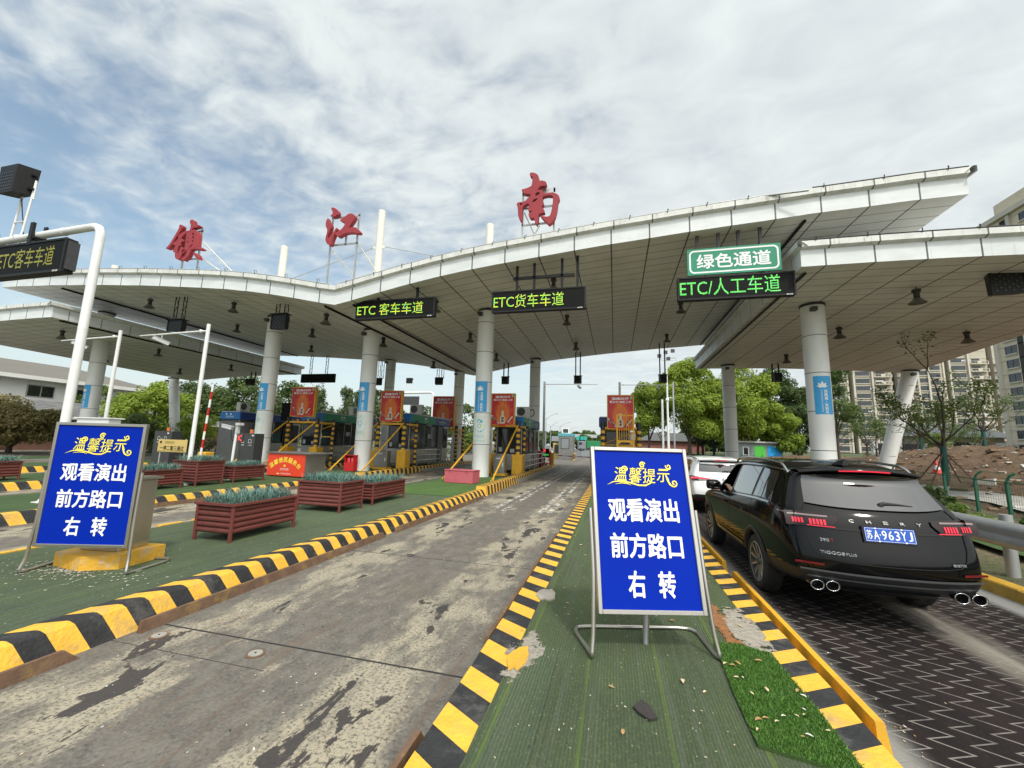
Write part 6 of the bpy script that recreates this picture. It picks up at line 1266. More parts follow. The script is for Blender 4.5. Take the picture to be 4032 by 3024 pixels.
# ------------------------------------------------------------------ white house at left
t=thing('white_house','white two storey house with long grey roof at the left','house',(-61.5,20,0),R(90)); HW=mat('house_white',(.66,.66,.63),.7,0,.06,.5)
mb=MB(); mb.box(-14,0,0,21.2,12,7.2); mb.build('wall',HW,t)
mb=MB(); mb.add([(-15,-1.2,7.5),(22.4,-1.2,7.5),(22.4,13,7.5),(-15,13,7.5),(-9,6,9.75),(16.5,6,9.75)],[(0,1,5,4),(1,2,5),(2,3,4,5),(3,0,4)]); mb.build('roof',mat('house_roof',(.155,.145,.125),.8,0,.12,1,stretch=(.3,.3,6)),t)
mb=MB(); mb.box(-15.1,-1.3,7.1,22.5,13.1,7.5); mb.box(-14,-.35,4.1,21.3,-.001,4.4); mb.build('eaves',HW,t)
for x in (-11,-6.5,-2,1.8,5.2,9.6,13.8,18): 
    mb=MB(); tall=(x in (5.2,)); mb.box(x,-.06,5.3 if not tall else 4.9,x+2.3,-.001,6.65 if not tall else 7.0); fo=mb.build('window',mat('house_frame',(.30,.30,.30),.5),t); mb=MB(); mb.box(x+.1,-.07,5.4,x+1.1,-.061,6.55); mb.box(x+1.2,-.07,5.4,x+2.2,-.061,6.55); mb.build('pane',GLASS_D,fo)
t=thing('tiled_annex','lower annex with grey tiled roof and brick wall before the white house','house',(-50.5,20,0),R(90)); mb=MB(); mb.box(-14,0,0,24,9,2.95); mb.build('wall',mat('annex_brick',(.20,.105,.075),.8,0,.2,3),t); 
g=NG('annex_tiles'); l=pulse(g,g.z,.17,.05); c=g.mix(g.rng(g.noise(2,5,.6),.3,.7),(.11,.11,.11),(.19,.19,.185)); c=g.mix(g.mth('MULTIPLY',l,.75),c,(.035,.035,.035)); TILE=g.done(c,.8)
mb=MB(); mb.add([(-15,-1.0,3.0),(25,-1.0,3.0),(22,5.5,4.75),(-15,5.5,4.75),(25,10,3.0),(-15,10,3)],[(0,1,2,3),(3,2,4,5),(1,4,2)]); mb.build('roof',TILE,t)
mb=MB(); mb.box(-15,-1.05,2.85,25,-.95,3.0); mb.build('eaves',HW,t)
ac_unit('air conditioner on the brick wall of the annex under a tree',-49.6,22.5,.95,R(90))
# ------------------------------------------------------------------ cars
def baked(o):
    dg=bpy.context.evaluated_depsgraph_get(); me=bpy.data.meshes.new_from_object(o.evaluated_get(dg)); bpy.data.objects.remove(o); return me
class Car:
    def __init__(s,L,W,H,wb,ro,belt_r,belt_f,bul=.12):
        s.L,s.W,s.H,s.wb,s.ro=L,W,H,wb,ro; s.bul=bul; k=H/1.72; l=L/4.72
        s.low=[(.32,.80,.15),(.35,.90,.08),(.43,.955,.03),(.55,.985,.0),(.70,.992,.0),(.82,1.0,.035),(.95,.995,.075),(1.06,.968,.105)]
        s.low=[(z*k,w,y) for z,w,y in s.low]
        s.gh=[(.0,.935,.16),(.10,.91,.195),(.45,.825,.335),(.78,.735,.45),(.885,.695,.41),(.95,.62,.36),(.985,.40,.34),(1.0,0,.33)]
        s.zb=lambda y: float(np.interp(y/l,[0,1,3.4,3.65],[belt_r*k,belt_r*k,belt_f*k,belt_f*k-.01]))
        s.zr=lambda y: k*float(np.interp(y/l,[.0,.33,.7,1.3,2.0,2.5,2.75,3.05,3.35,3.66,3.75,4.1,4.45,4.6,4.68,4.72],[1.60,1.605,1.66,1.70,1.705,1.685,1.645,1.50,1.30,1.09,1.06,1.02,.93,.85,.76,.66]))
        s.pw=lambda y: float(np.interp(y/l,[0,.06,.15,.35,.8,1.2,3.6,4.1,4.4,4.58,4.68,4.72],[.865,.905,.94,.975,1.0,1.0,1.0,.985,.93,.82,.66,.55]))
        s.nr=len(s.low)+len(s.gh)
    def sec(s,ys):
        """half section at station ys: list of (w,y,z)"""
        l=s.L/4.72; zb=s.zb(ys); zr=s.zr(ys); hood=max(0,min(1,1-(zr-zb)/.45)); zb=min(zb,zr-.05); out=[]; p=s.pw(ys)*s.W/2; Lc=1.1
        n=len(s.low)
        for i,(z,w,yr) in enumerate(s.low):
            z2=min(z,zb-.012*(n-i)*2) if z>.3 else min(z,zb-.1)
            if i<3: z2+=.07*max(0,1-ys/.8)*(1-i/4)
            out.append((w*p, (yr+ys*(Lc-yr)/Lc) if ys<Lc else ys, z2))
        flat=[.955,.93,.84,.70,.56,.42,.22,0]
        for j,(t,w,yr) in enumerate(s.gh):
            ww=w*(1-hood)+flat[j]*hood; out.append((ww*p,(yr+ys*(Lc-yr)/Lc) if ys<Lc else ys, zb+t*(zr-zb)))
        return out
    def side_x(s,y,z):
        S=s.sec(y)
        # undo the rear sweep: find station whose swept y matches
        zs=[q[2] for q in S]; ws=[q[0] for q in S]; return float(np.interp(z,zs,ws))
    def side_pt(s,y,z,off,sg):
        """point on the side skin at true y"""
        S0=s.sec(0); yr=float(np.interp(z,[q[2] for q in S0],[q[1] for q in S0])); Lc=1.1
        ys=y if y>=Lc else max(0,(y-yr)*Lc/(Lc-yr))
        S=s.sec(ys); zs=[q[2] for q in S]; ws=[q[0] for q in S]
        return (sg*(float(np.interp(z,zs,ws))+off),y,z)
    def rear_pt(s,x,z,off):
        S=s.sec(0); zs=[q[2] for q in S]; w=float(np.interp(z,zs,[q[0] for q in S])); yr=float(np.interp(z,zs,[q[1] for q in S])); t=min(1,abs(x)/max(w,.01)); zb=s.zb(0)
        b=s.bul*(1 if z<zb else max(.55,1-(z-zb)*1.0))
        return (x,yr-b*(1-t**2.4)-off,z)
    def shell(s,paint,clad,cut_window=None):
        l=s.L/4.72; st=[0,.05,.12,.22,.4,.65,.9,1.1,1.4,1.8,2.2,2.5,2.75,3.05,3.35,3.66,3.78,4.1,4.3,4.45,4.56,4.64,4.69,4.72]; st=[y*l for y in st]
        mb=MB(); secs=[s.sec(y) for y in st]
        P=[[(-w,y,z) for w,y,z in S]+[(w,y,z) for w,y,z in S[-2::-1]] for S in secs]
        mb.grid(P,0,True)
        ts=np.linspace(-1,1,11)
        for idx,rear in ((0,True),(-1,False)):
            rows=[]
            for i,(w,y,z) in enumerate(secs[idx]):
                r=[]
                for t in ts:
                    if rear: q=s.rear_pt(t*w,z,0); r.append((t*w, q[1] if abs(t)<1 else y, z))
                    else: r.append((t*w, y+.10*(1-abs(t)**2.2)*(0 if z>.9 else 1), z))
                rows.append(r)
            mb.grid(rows,0,True,flip=not rear)
        mb.grid([[(t*secs[i][0][0],secs[i][0][1] if 0<i<len(st)-1 else (s.rear_pt(t*secs[0][0][0],secs[0][0][2],0)[1] if i==0 and abs(t)<1 else secs[i][0][1]+(.10*(1-abs(t)**2.2) if i>0 else 0)),secs[i][0][2]) for t in ts] for i in range(len(st))],0,True)
        o=mb.build('shell',[paint,clad]); me=o.data
        b=bmesh.new(); b.from_mesh(me); bmesh.ops.remove_doubles(b,verts=b.verts[:],dist=.002); bmesh.ops.dissolve_degenerate(b,edges=b.edges[:],dist=.0005); bmesh.ops.recalc_face_normals(b,faces=b.faces[:]); b.to_mesh(me); b.free()
        m=o.modifiers.new('s','SUBSURF'); m.levels=2; m.render_levels=2
        cb=MB()
        for yy in (s.ro,s.ro+s.wb):
            for sg in (-1,1): cb.cyl((sg*.60,yy,.345),(sg*1.3,yy,.345),.405,n=40,smooth=False)
        c=cb.build('cutter',clad,fix=True); m=o.modifiers.new('b','BOOLEAN'); m.object=c; m.operation='DIFFERENCE'; m.solver='EXACT'
        cs=[c]
        if cut_window:
            cb=MB(); cb.prism(cut_window,-1.5,1.5,'x'); c2=cb.build('cutter',clad,fix=True); m=o.modifiers.new('b','BOOLEAN'); m.object=c2; m.operation='DIFFERENCE'; m.solver='EXACT'; cs.append(c2)
        me=baked(o)
        for c in cs: bpy.data.objects.remove(c)
        me.materials.clear(); me.materials.append(paint); me.materials.append(clad)
        for p in me.polygons:
            c=p.center; r=min(math.hypot(c.y-s.ro,c.z-.345),math.hypot(c.y-s.ro-s.wb,c.z-.345)); p.use_smooth=True
            lim=.47 if abs(c.y-s.ro-s.wb/2)<s.wb/2-.3 else .56
            p.material_index=1 if (c.z<lim*s.H/1.72 or (r<.41 and c.z<.76)) else 0
        me.set_sharp_from_angle(angle=R(38)) if hasattr(me,'set_sharp_from_angle') else None
        return me
    def side_patch(s,mb,ys,zt,zb,off,sg,m=0,rows=5):
        P=[[s.side_pt(y,zb(y)+(zt(y)-zb(y))*k/(rows-1),off,sg) for y in ys] for k in range(rows)]
        mb.grid(P,m,True,flip=(sg<0))
    def rear_patch(s,mb,xs,zt,zb,off,m=0,rows=5):
        mb.grid([[s.rear_pt(x,zb(x)+(zt(x)-zb(x))*k/(rows-1),off) for x in xs] for k in range(rows)],m,True)
def wheel(t,x,y,sg,r=.345,w=.225,spoke=None,n=10):
    M=Matrix.Translation((x,y,r))@Matrix.Rotation(R(90)*sg,4,'Y')
    wo=None; k=r/.345
    mb=MB(); mb.lathe([(.245*k,-w*.44),(.30*k,-w*.5),(.335*k,-w*.44),(r,-w*.30),(r,w*.30),(.335*k,w*.44),(.30*k,w*.5),(.245*k,w*.44)],40,0,M)
    for q in range(48):
        a=2*math.pi*q/48; MM=M@Matrix.Rotation(a,4,'Z'); mb.box(r-.004,-.008,-w*.33,r+.004,.008,-w*.05,0,MM); mb.box(r-.004,.010,w*.05,r+.004,.026,w*.33,0,MM)
    wo=mb.build('wheel',RUBBER,t)
    mb=MB(); mb.lathe([(.245*k,w*.46),(.228*k,w*.42),(.222*k,w*.1),(.0,w*.06)],36,1,M); mb.lathe([(.25*k,w*.44),(.245*k,w*.47),(.236*k,w*.45)],36,0,M)
    mb.lathe([(.0,w*.36),(.045*k,w*.36),(.055*k,w*.25),(.055*k,w*.1)],16,2,M)
    for q in range(n):
        for d in (-.11,.11):
            a=2*math.pi*q/n+d; MM=M@Matrix.Rotation(a,4,'Z')
            mb.add([(.04,-.010,w*.30),(.04,.010,w*.30),(.235*k,.013-d*.06,w*.43),(.235*k,-.013-d*.06,w*.43),(.04,-.012,w*.10),(.04,.012,w*.10),(.235*k,.018-d*.06,w*.2),(.235*k,-.018-d*.06,w*.2)],[(0,1,2,3),(0,3,7,4),(1,5,6,2),(3,2,6,7)],0 if d>0 else 2,False,MM)
    mb.build('rim',[spoke or mat('alloy',(.42,.42,.42),.42,.75,.05,3),mat('rim_dark',(.012,.012,.013),.5),mat('alloy_dark',(.10,.10,.105),.3,.7,.1,3)],wo)
PAINTK=mat('car_black_paint',(.003,.003,.0035),.12,0,.05,1,coat=.62,spec=.0,crough=.085); PAINTW=mat('car_white_paint',(.70,.71,.71),.25,0,.02,1,coat=.7); CLAD=mat('car_cladding',(.014,.015,.017),.45,0,.1,6,spec=.35)
CHROME=mat('chrome',(.50,.50,.50),.16,1.0,.02,2); CGLASS=mat('car_glass',(.004,.005,.006),.02,0,.02,1,spec=.9,coat=1.0); LENS=mat('lens_dark',(.012,.003,.004),.12,0,.1,3,spec=.35); REDGLOW=mat('tail_red',(.25,.0,.01),.2,emit=(1.0,.03,.07),estr=.75); REDDULL=mat('reflector_red',(.13,.006,.012),.2,0,.1,4); LENSC=mat('lens_clear',(.16,.12,.12),.08,0,.1,4,coat=1); GAP=mat('panel_gap',(.002,.002,.002),.8); PLATEB=mat('plate_blue',(.008,.085,.45),.4,0,.04,2)
def black_suv(loc,rz):
    c=Car(4.72,1.87,1.73,2.71,1.10,1.165,1.055,.165)
    t=thing('parked_car','black sport utility car seen from behind with red tail lights lit','car',loc,rz)
    zb=c.zb
    me=c.shell(PAINTK,CLAD,[(2.32,1.135),(3.18,1.105),(2.86,1.47),(2.60,1.56),(2.30,1.58)])
    put(me,'body',t,(0,0,0))
    ztop=lambda y: zb(y)+(c.zr(y)-zb(y))*.80
    # side windows
    def shape(y0,y1,yt0,yt1): pass
    for sg in (-1,1):
        for nm,y0,y1,f0,f1 in (('side_window',.58,1.20,.17,.02),('side_window',1.29,2.20,.03,.03)):
            mb=MB(); ys=np.linspace(y0,y1,14)
            top=lambda y: ztop(y)-.02-.40*max(0,(y0+f0-y)/max(f0,.01))**1.2*(1 if f0>.1 else 0)
            c.side_patch(mb,ys,top,lambda y: zb(y)+.035,.006,sg); mb.build(nm,CGLASS,t)
        if sg>0:
            mb=MB(); c.side_patch(mb,np.linspace(2.30,3.10,14),lambda y: min(ztop(y),c.zr(y)-.10),lambda y: min(zb(y)+.035,c.zr(y)-.12),.006,sg); mb.build('side_window',CGLASS,t)
        mb=MB(); c.side_patch(mb,np.linspace(.62,3.40,30),lambda y: zb(y)+.018,lambda y: zb(y)-.004,.010,sg,rows=3)
        c.side_patch(mb,np.linspace(.60,3.3,30),lambda y: min(ztop(y)+.022,c.zr(y)-.055),lambda y: min(ztop(y)+.006,c.zr(y)-.07),.008,sg,rows=3)
        c.side_patch(mb,np.linspace(1.62,3.15,20),lambda y: .485,lambda y: .435,.012,sg,rows=3); mb.build('chrome_trim',CHROME,t)
        mb=MB(); P=[(sg*(c.W/2*.69),y,c.zr(y)+(-.06 if y<.6 or y>2.75 else .0)+.015) for y in np.linspace(.55,2.8,20)]; mb.tube([(p[0]*(1 if .7<p[1]<2.6 else 1.005),p[1],p[2]-.055+ (.03 if .7<p[1]<2.6 else 0)) for p in P],.016,8); mb.build('roof_rail',CHROME,t)
        mb=MB()
        for y in (1.235,2.26): c.side_patch(mb,np.linspace(y-.004,y+.004,2),lambda y_: zb(y_)-.01,lambda y_:.42,.003,sg,rows=10)
        c.side_patch(mb,np.linspace(3.28,3.288,2),lambda y_: zb(y_)-.03,lambda y_:.42,.003,sg,rows=10)
        mb.build('door_gap',GAP,t)
        for y in (1.36,2.40): 
            mb=MB(); P=[c.side_pt(y+k*.045,.965,.022 if 0<k<4 else .0,sg) for k in range(5)]; mb.tube(P,.012,8); mb.build('door_handle',PAINTK,t)
        mb=MB(); q=c.side_pt(3.05,1.12,0,sg); M=Matrix.Translation((q[0]+sg*.13,q[1]-.02,1.18)); mb.lathe([(0,-.10),(.09,-.09),(.105,-.02),(.10,.06),(.06,.10),(0,.11)],16,0,M@Matrix.Rotation(R(90),4,'Y')@Matrix.Scale(1.0,4)@Matrix.Diagonal((.85,1.0,1.15,1))); mb.tube([(q[0]-sg*.01,q[1],1.11),(q[0]+sg*.1,q[1],1.14)],.025,8)
        mo=mb.build('side_mirror',PAINTK,t)
        mb=MB(); x0=q[0]+sg*.13; mb.add([(x0-.085,q[1]-.107,1.135),(x0+.085,q[1]-.107,1.125),(x0+.09,q[1]-.107,1.225),(x0-.08,q[1]-.107,1.235)],[(0,1,2,3)]); mb.build('mirror_glass',mat('mirror_glass',(.35,.36,.36),.03,1),mo)
        for yy in (c.ro,c.ro+c.wb):
            mb=MB(); n=22; rows=[]
            for rr,off in ((.400,-.05),(.405,.012),(.455,.014),(.462,.0)):
                row=[]
                for k in range(n+1):
                    a=R(-8+196*k/n); y=yy+rr*math.cos(a); z=.345+rr*math.sin(a); row.append(c.side_pt(y,max(z,.27),off,sg))
                rows.append(row)
            mb.grid(rows,0,True,flip=sg<0); mb.build('wheel_arch',CLAD,t)
            wheel(t,sg*(c.W/2-.135),yy,sg)
    # rear window, spoiler, lights
    mb=MB(); zt=lambda x: 1.572-.03*(abs(x)/.6)**2; zl=lambda x: 1.215+.03*(abs(x)/.64)**3; xs=np.linspace(-.65,.65,21)
    rows=[]
    for k in range(7):
        row=[]
        for x in xs:
            z=zl(x)+(zt(x)-zl(x))*k/6; row.append(c.rear_pt(x*(1-.115*k/6),z,.020+.030*k/6))
        rows.append(row)
    mb.grid(rows,0,True); mb.build('rear_window',CGLASS,t)
    mb=MB(); rows=[]
    for dy,dz in ((.25,1.645),(.05,1.642),(-.015,1.625),(-.015,1.60),(.06,1.575)):
        rows.append([(x,c.rear_pt(x,1.60,0)[1]-.035+dy+.09*(abs(x)/.6)**3,dz-.045*(abs(x)/.6)**2.5) for x in np.linspace(-.60,.60,17)])
    mb.grid(rows,0,True,flip=True); mb.build('spoiler',PAINTK,t)
    mb=MB(); mb.grid([[(x,c.rear_pt(x,1.60,0)[1]-.054+.09*(abs(x)/.6)**3,z-.012*(abs(x)/.3)**2) for x in np.linspace(-.25,.25,9)] for z in (1.603,1.617)],0,False); mb.build('brake_light',REDGLOW,t)
    for sg in (-1,1):
        X=lambda a: sorted((sg*a[0],sg*a[1]))
        # housing: pointed towards the middle, wrapping round the corner
        mb=MB(); xs=np.linspace(*X((.42,.875)),14)
        tt=lambda x: 1.150-.018*max(0,(.60-abs(x)))/.2; bb=lambda x: 1.005+.085*max(0,(.50-abs(x)))/.08 if abs(x)<.50 else 1.005
        c.rear_patch(mb,xs,tt,bb,.012,0)
        c.side_patch(mb,np.linspace(.10,.42,10),lambda y:1.155+.02*(y-.1),lambda y:1.005+.10*max(0,y-.2)/.22,.012,sg); lo=mb.build('tail_light',LENS,t)
        mb=MB()
        for k in range(5):
            for x0 in ((.525+.030*k),) : 
                xx=np.array([x0,x0+.020]) if sg>0 else np.array([-x0-.020,-x0]); c.rear_patch(mb,xx,lambda x:1.085,lambda x:1.03,.017,0,3)
        for k in range(4):
            x0=.715+.027*k; xx=np.array([x0,x0+.015]) if sg>0 else np.array([-x0-.017,-x0]); c.rear_patch(mb,xx,lambda x:1.085,lambda x:1.035,.017,0,3)
        c.rear_patch(mb,np.linspace(*X((.455,.69)),8),lambda x:1.022,lambda x:1.014,.017,0,2); mb.build('light_bar',REDGLOW,lo)
        mb=MB(); c.rear_patch(mb,np.linspace(*X((.50,.85)),8),lambda x:1.128,lambda x:1.112,.017,0,2); c.side_patch(mb,np.linspace(.12,.36,6),lambda y:1.13,lambda y:1.115,.016,sg,rows=2); mb.build('clear_strip',LENSC,lo)
        mb=MB(); c.rear_patch(mb,np.linspace(*X((.60,.84)),8),lambda x:.650,lambda x:.628,.008,0,3); mb.build('reflector',REDDULL,t)
        for dx in (.545,.685):
            mb=MB(); y=c.rear_pt(.62,.46,0)[1]; M=Matrix.Translation((sg*dx,y-.05,.435))@Matrix.Rotation(R(90),4,'X')@Matrix.Diagonal((1.25,1,1,1)); mb.lathe([(.045,-.10),(.05,.02),(.052,.03),(.049,.034),(.044,.03),(.043,-.0)],24,0,M); mb.lathe([(.0428,-.001),(.042,-.08),(0,-.08)],24,1,M); mb.build('exhaust_pipe',[CHROME,BLACK],t)
    mb=MB(); c.rear_patch(mb,np.linspace(-.50,.50,18),lambda x:1.015,lambda x:.996,.010,0,3); mb.build('dark_trim',BLACK,t)
    # tailgate gaps
    mb=MB()
    for sg in (-1,1):
        P=[c.rear_pt(sg*x,z,.003) for x,z in ((.655,1.23),(.70,1.16),(.715,1.0),(.70,.86),(.66,.76),(.58,.705),(.45,.69))]; mb.tube(P,.004,5)
    mb.tube([c.rear_pt(x,.688-.01*(1-(x/.45)**2),.002) for x in np.linspace(-.45,.45,12)],.005,5); mb.build('tailgate_gap',GAP,t)
    mb=MB(); c.rear_patch(mb,np.linspace(-.80,.80,24),lambda x:.585,lambda x:.565,.016,0,3); c.rear_patch(mb,np.linspace(-.74,.74,24),lambda x:.515,lambda x:.50,.02,0,3); mb.build('bumper_crease',mat('cladding_edge',(.06,.062,.065),.35,0,.1,5),t)
    mb=MB(); c.rear_patch(mb,np.linspace(-.42,.42,14),lambda x:.435-.03*(abs(x)/.42)**4,lambda x:.375,.03,0,4); mb.build('skid_plate',CLAD,t)
    # plate and badges
    y=c.rear_pt(0,.98,0)[1]-.022; tilt=R(-12)
    mp=thing('number_plate',None,None,(0,y,.905)); mp.parent=t; mp.rotation_euler=(tilt,0,0)
    mb=MB(); mb.box(-.235,-.012,-.005,.235,.03,.155); mb.build('plate_frame',BLACK,mp)
    mb=MB(); mb.bbox(-.22,-.016,.005,.22,-.0125,.145,.002); mb.build('plate_face',PLATEB,mp)
    mb=MB(); W3=.004
    for a in ((-.214,.011,.214,.014),(-.214,.136,.214,.139),(-.214,.014,-.211,.136),(.211,.014,.214,.136)): mb.box(a[0],-.0175,a[1],a[2],-.0165,a[3])
    for s_,x,wd in (('苏',-.178,.046),('A',-.118,.046),('9',-.048,.040),('6',.008,.040),('3',.064,.040),('Y',.120,.044),('J',.176,.036)): text(mb,s_,x,.075,.088,bold=.014,w=wd,y=-.0172)
    disc(mb,-.084,.075,.006,0,-.0172)
    for x,z in ((-.12,.138),(.11,.138),(-.10,.012),(.13,.012)): disc(mb,x,z,.008,0,-.0185)
    mb.build('plate_lettering',WHITE,mp)
    def badge(s_,x0,z,h,w,m,gap=None,nm='badge'):
        mb=MB(); text(mb,s_,0,0,h,bold=.02,w=w,y=0); o=MB(); o.f=mb.f; o.m=mb.m; o.sm=mb.sm
        for p in mb.v: q=c.rear_pt(x0+p[0],z+p[2],.008); o.v.append(q)
        o.build(nm,m,t)
    for i,ch in enumerate('CHERY'): badge(ch,-.30+.15*i,1.095,.026,.042,CHROME)
    badge('TIGGO8',-.52,.765,.028,.20,CHROME); badge('PLUS',-.365,.765,.024,.085,CHROME); badge('390',-.565,.885,.028,.075,CHROME); badge('T',-.505,.885,.030,.026,mat('badge_red',(.45,.03,.02),.3,0,.05,2)); badge('奇瑞汽车',.57,.735,.026,.13,CHROME)
    mb=MB(); P=[c.rear_pt(x,z,.022) for x,z in ((.02,1.262),(.06,1.275),(.20,1.272),(.33,1.262))]; mb.tube(P,[.022,.022,.014,.006],8); mb.lathe([(0,.03),(.03,.02),(.035,0)],12,0,Matrix.Translation(c.rear_pt(.03,1.25,.0))@Matrix.Rotation(R(90),4,'X')); mb.build('wiper',BLACK,t)
    mb=MB(); z=c.zr(.75)-.01; mb.add([(-.035,.62,z),(.035,.62,z),(.05,.86,z),(-.05,.86,z),(-.008,.63,z+.075),(.008,.63,z+.075),(.012,.74,z+.05),(-.012,.74,z+.05)],[(0,1,5,4),(1,2,6,5),(2,3,7,6),(3,0,4,7),(4,5,6,7)]); mb.build('antenna_fin',BLACK,t)
    # seats inside the open window
    mb=MB(); mb.bbox(-.62,2.15,.6,-.15,2.35,1.15,.05); mb.bbox(.15,2.15,.6,.62,2.35,1.15,.05); mb.bbox(-.5,2.25,1.14,-.27,2.34,1.34,.04); mb.bbox(.27,2.25,1.14,.5,2.34,1.34,.04); mb.build('seat',DARK,t)
    return t
CAR_LOC=(2.74,5.30,0); CAR_RZ=R(0.2)
black_suv(CAR_LOC,CAR_RZ)
# driver in the black car: skin grown figure
def skinned(name,pts,edges,mats,parent=None,lv=2):
    me=bpy.data.meshes.new(name); me.from_pydata([p[:3] for p in pts],edges,[]); o=bpy.data.objects.new(name,me); COL.objects.link(o)
    m=o.modifiers.new('k','SKIN'); m.use_smooth_shade=True
    for v,p in zip(me.skin_vertices[0].data,pts): v.radius=(p[3],p[3] if len(p)<5 else p[4])
    me.skin_vertices[0].data[0].use_root=True
    s=o.modifiers.new('s','SUBSURF'); s.levels=lv; s.render_levels=lv
    m2=baked(o); m2.materials.clear(); 
    for q in mats: m2.materials.append(q)
    o=bpy.data.objects.new(name,m2); COL.objects.link(o); o.parent=parent
    for p in m2.polygons: p.use_smooth=True
    return o
SKIN=mat('skin',(.42,.24,.16),.5,0,.08,4); CLOTH=mat('dark_cloth',(.02,.02,.024),.8,0,.2,10); HAIR=mat('black_hair',(.008,.007,.007),.5)
t=thing('person','driver in the black car resting a bare forearm on the open window','person',CAR_LOC,CAR_RZ)
pts=[(-.40,2.42,.72,.15),(-.40,2.36,.95,.17),(-.40,2.32,1.13,.15),(-.40,2.33,1.23,.06),(-.40,2.36,1.30,.085),(-.40,2.37,1.40,.10),(-.40,2.36,1.48,.06),
 (-.60,2.33,1.16,.07),(-.76,2.46,1.09,.05),(-.80,2.62,1.155,.040),(-.80,2.74,1.185,.030),(-.80,2.80,1.19,.034),
 (-.20,2.34,1.15,.07),(-.15,2.5,1.0,.05),(-.25,2.75,1.05,.04)]
pts=[(x,y,z,r) for x,y,z,r in pts]
body=skinned('body',pts,[(0,1),(1,2),(2,3),(3,4),(4,5),(5,6),(2,7),(7,8),(8,9),(9,10),(10,11),(2,12),(12,13),(13,14)],[SKIN,CLOTH],t)
for p in body.data.polygons:
    c_=p.center; p.material_index=1 if (c_.z<1.22 and not (c_.x<-.74 and c_.y>2.5)) else 0
for i,(dx,dz,L) in enumerate(((-.022,.010,.07),(-.008,.014,.078),(.008,.012,.074),(.022,.006,.06))):
    skinned('finger',[(-.80+dx,2.815,1.19+dz,.009),(-.80+dx,2.815+L*.5,1.19+dz+.006,.0085),(-.80+dx,2.815+L,1.19+dz-.012,.007)],[(0,1),(1,2)],[SKIN],t,1)
skinned('thumb',[(-.775,2.785,1.195,.011),(-.752,2.82,1.20,.010),(-.748,2.85,1.195,.008)],[(0,1),(1,2)],[SKIN],t,1)
mb=MB(); mb.lathe([(0,.125),(.07,.11),(.105,.06),(.11,0),(.10,-.05)],18,0,Matrix.Translation((-.40,2.355,1.42))); mb.build('hair',HAIR,t)
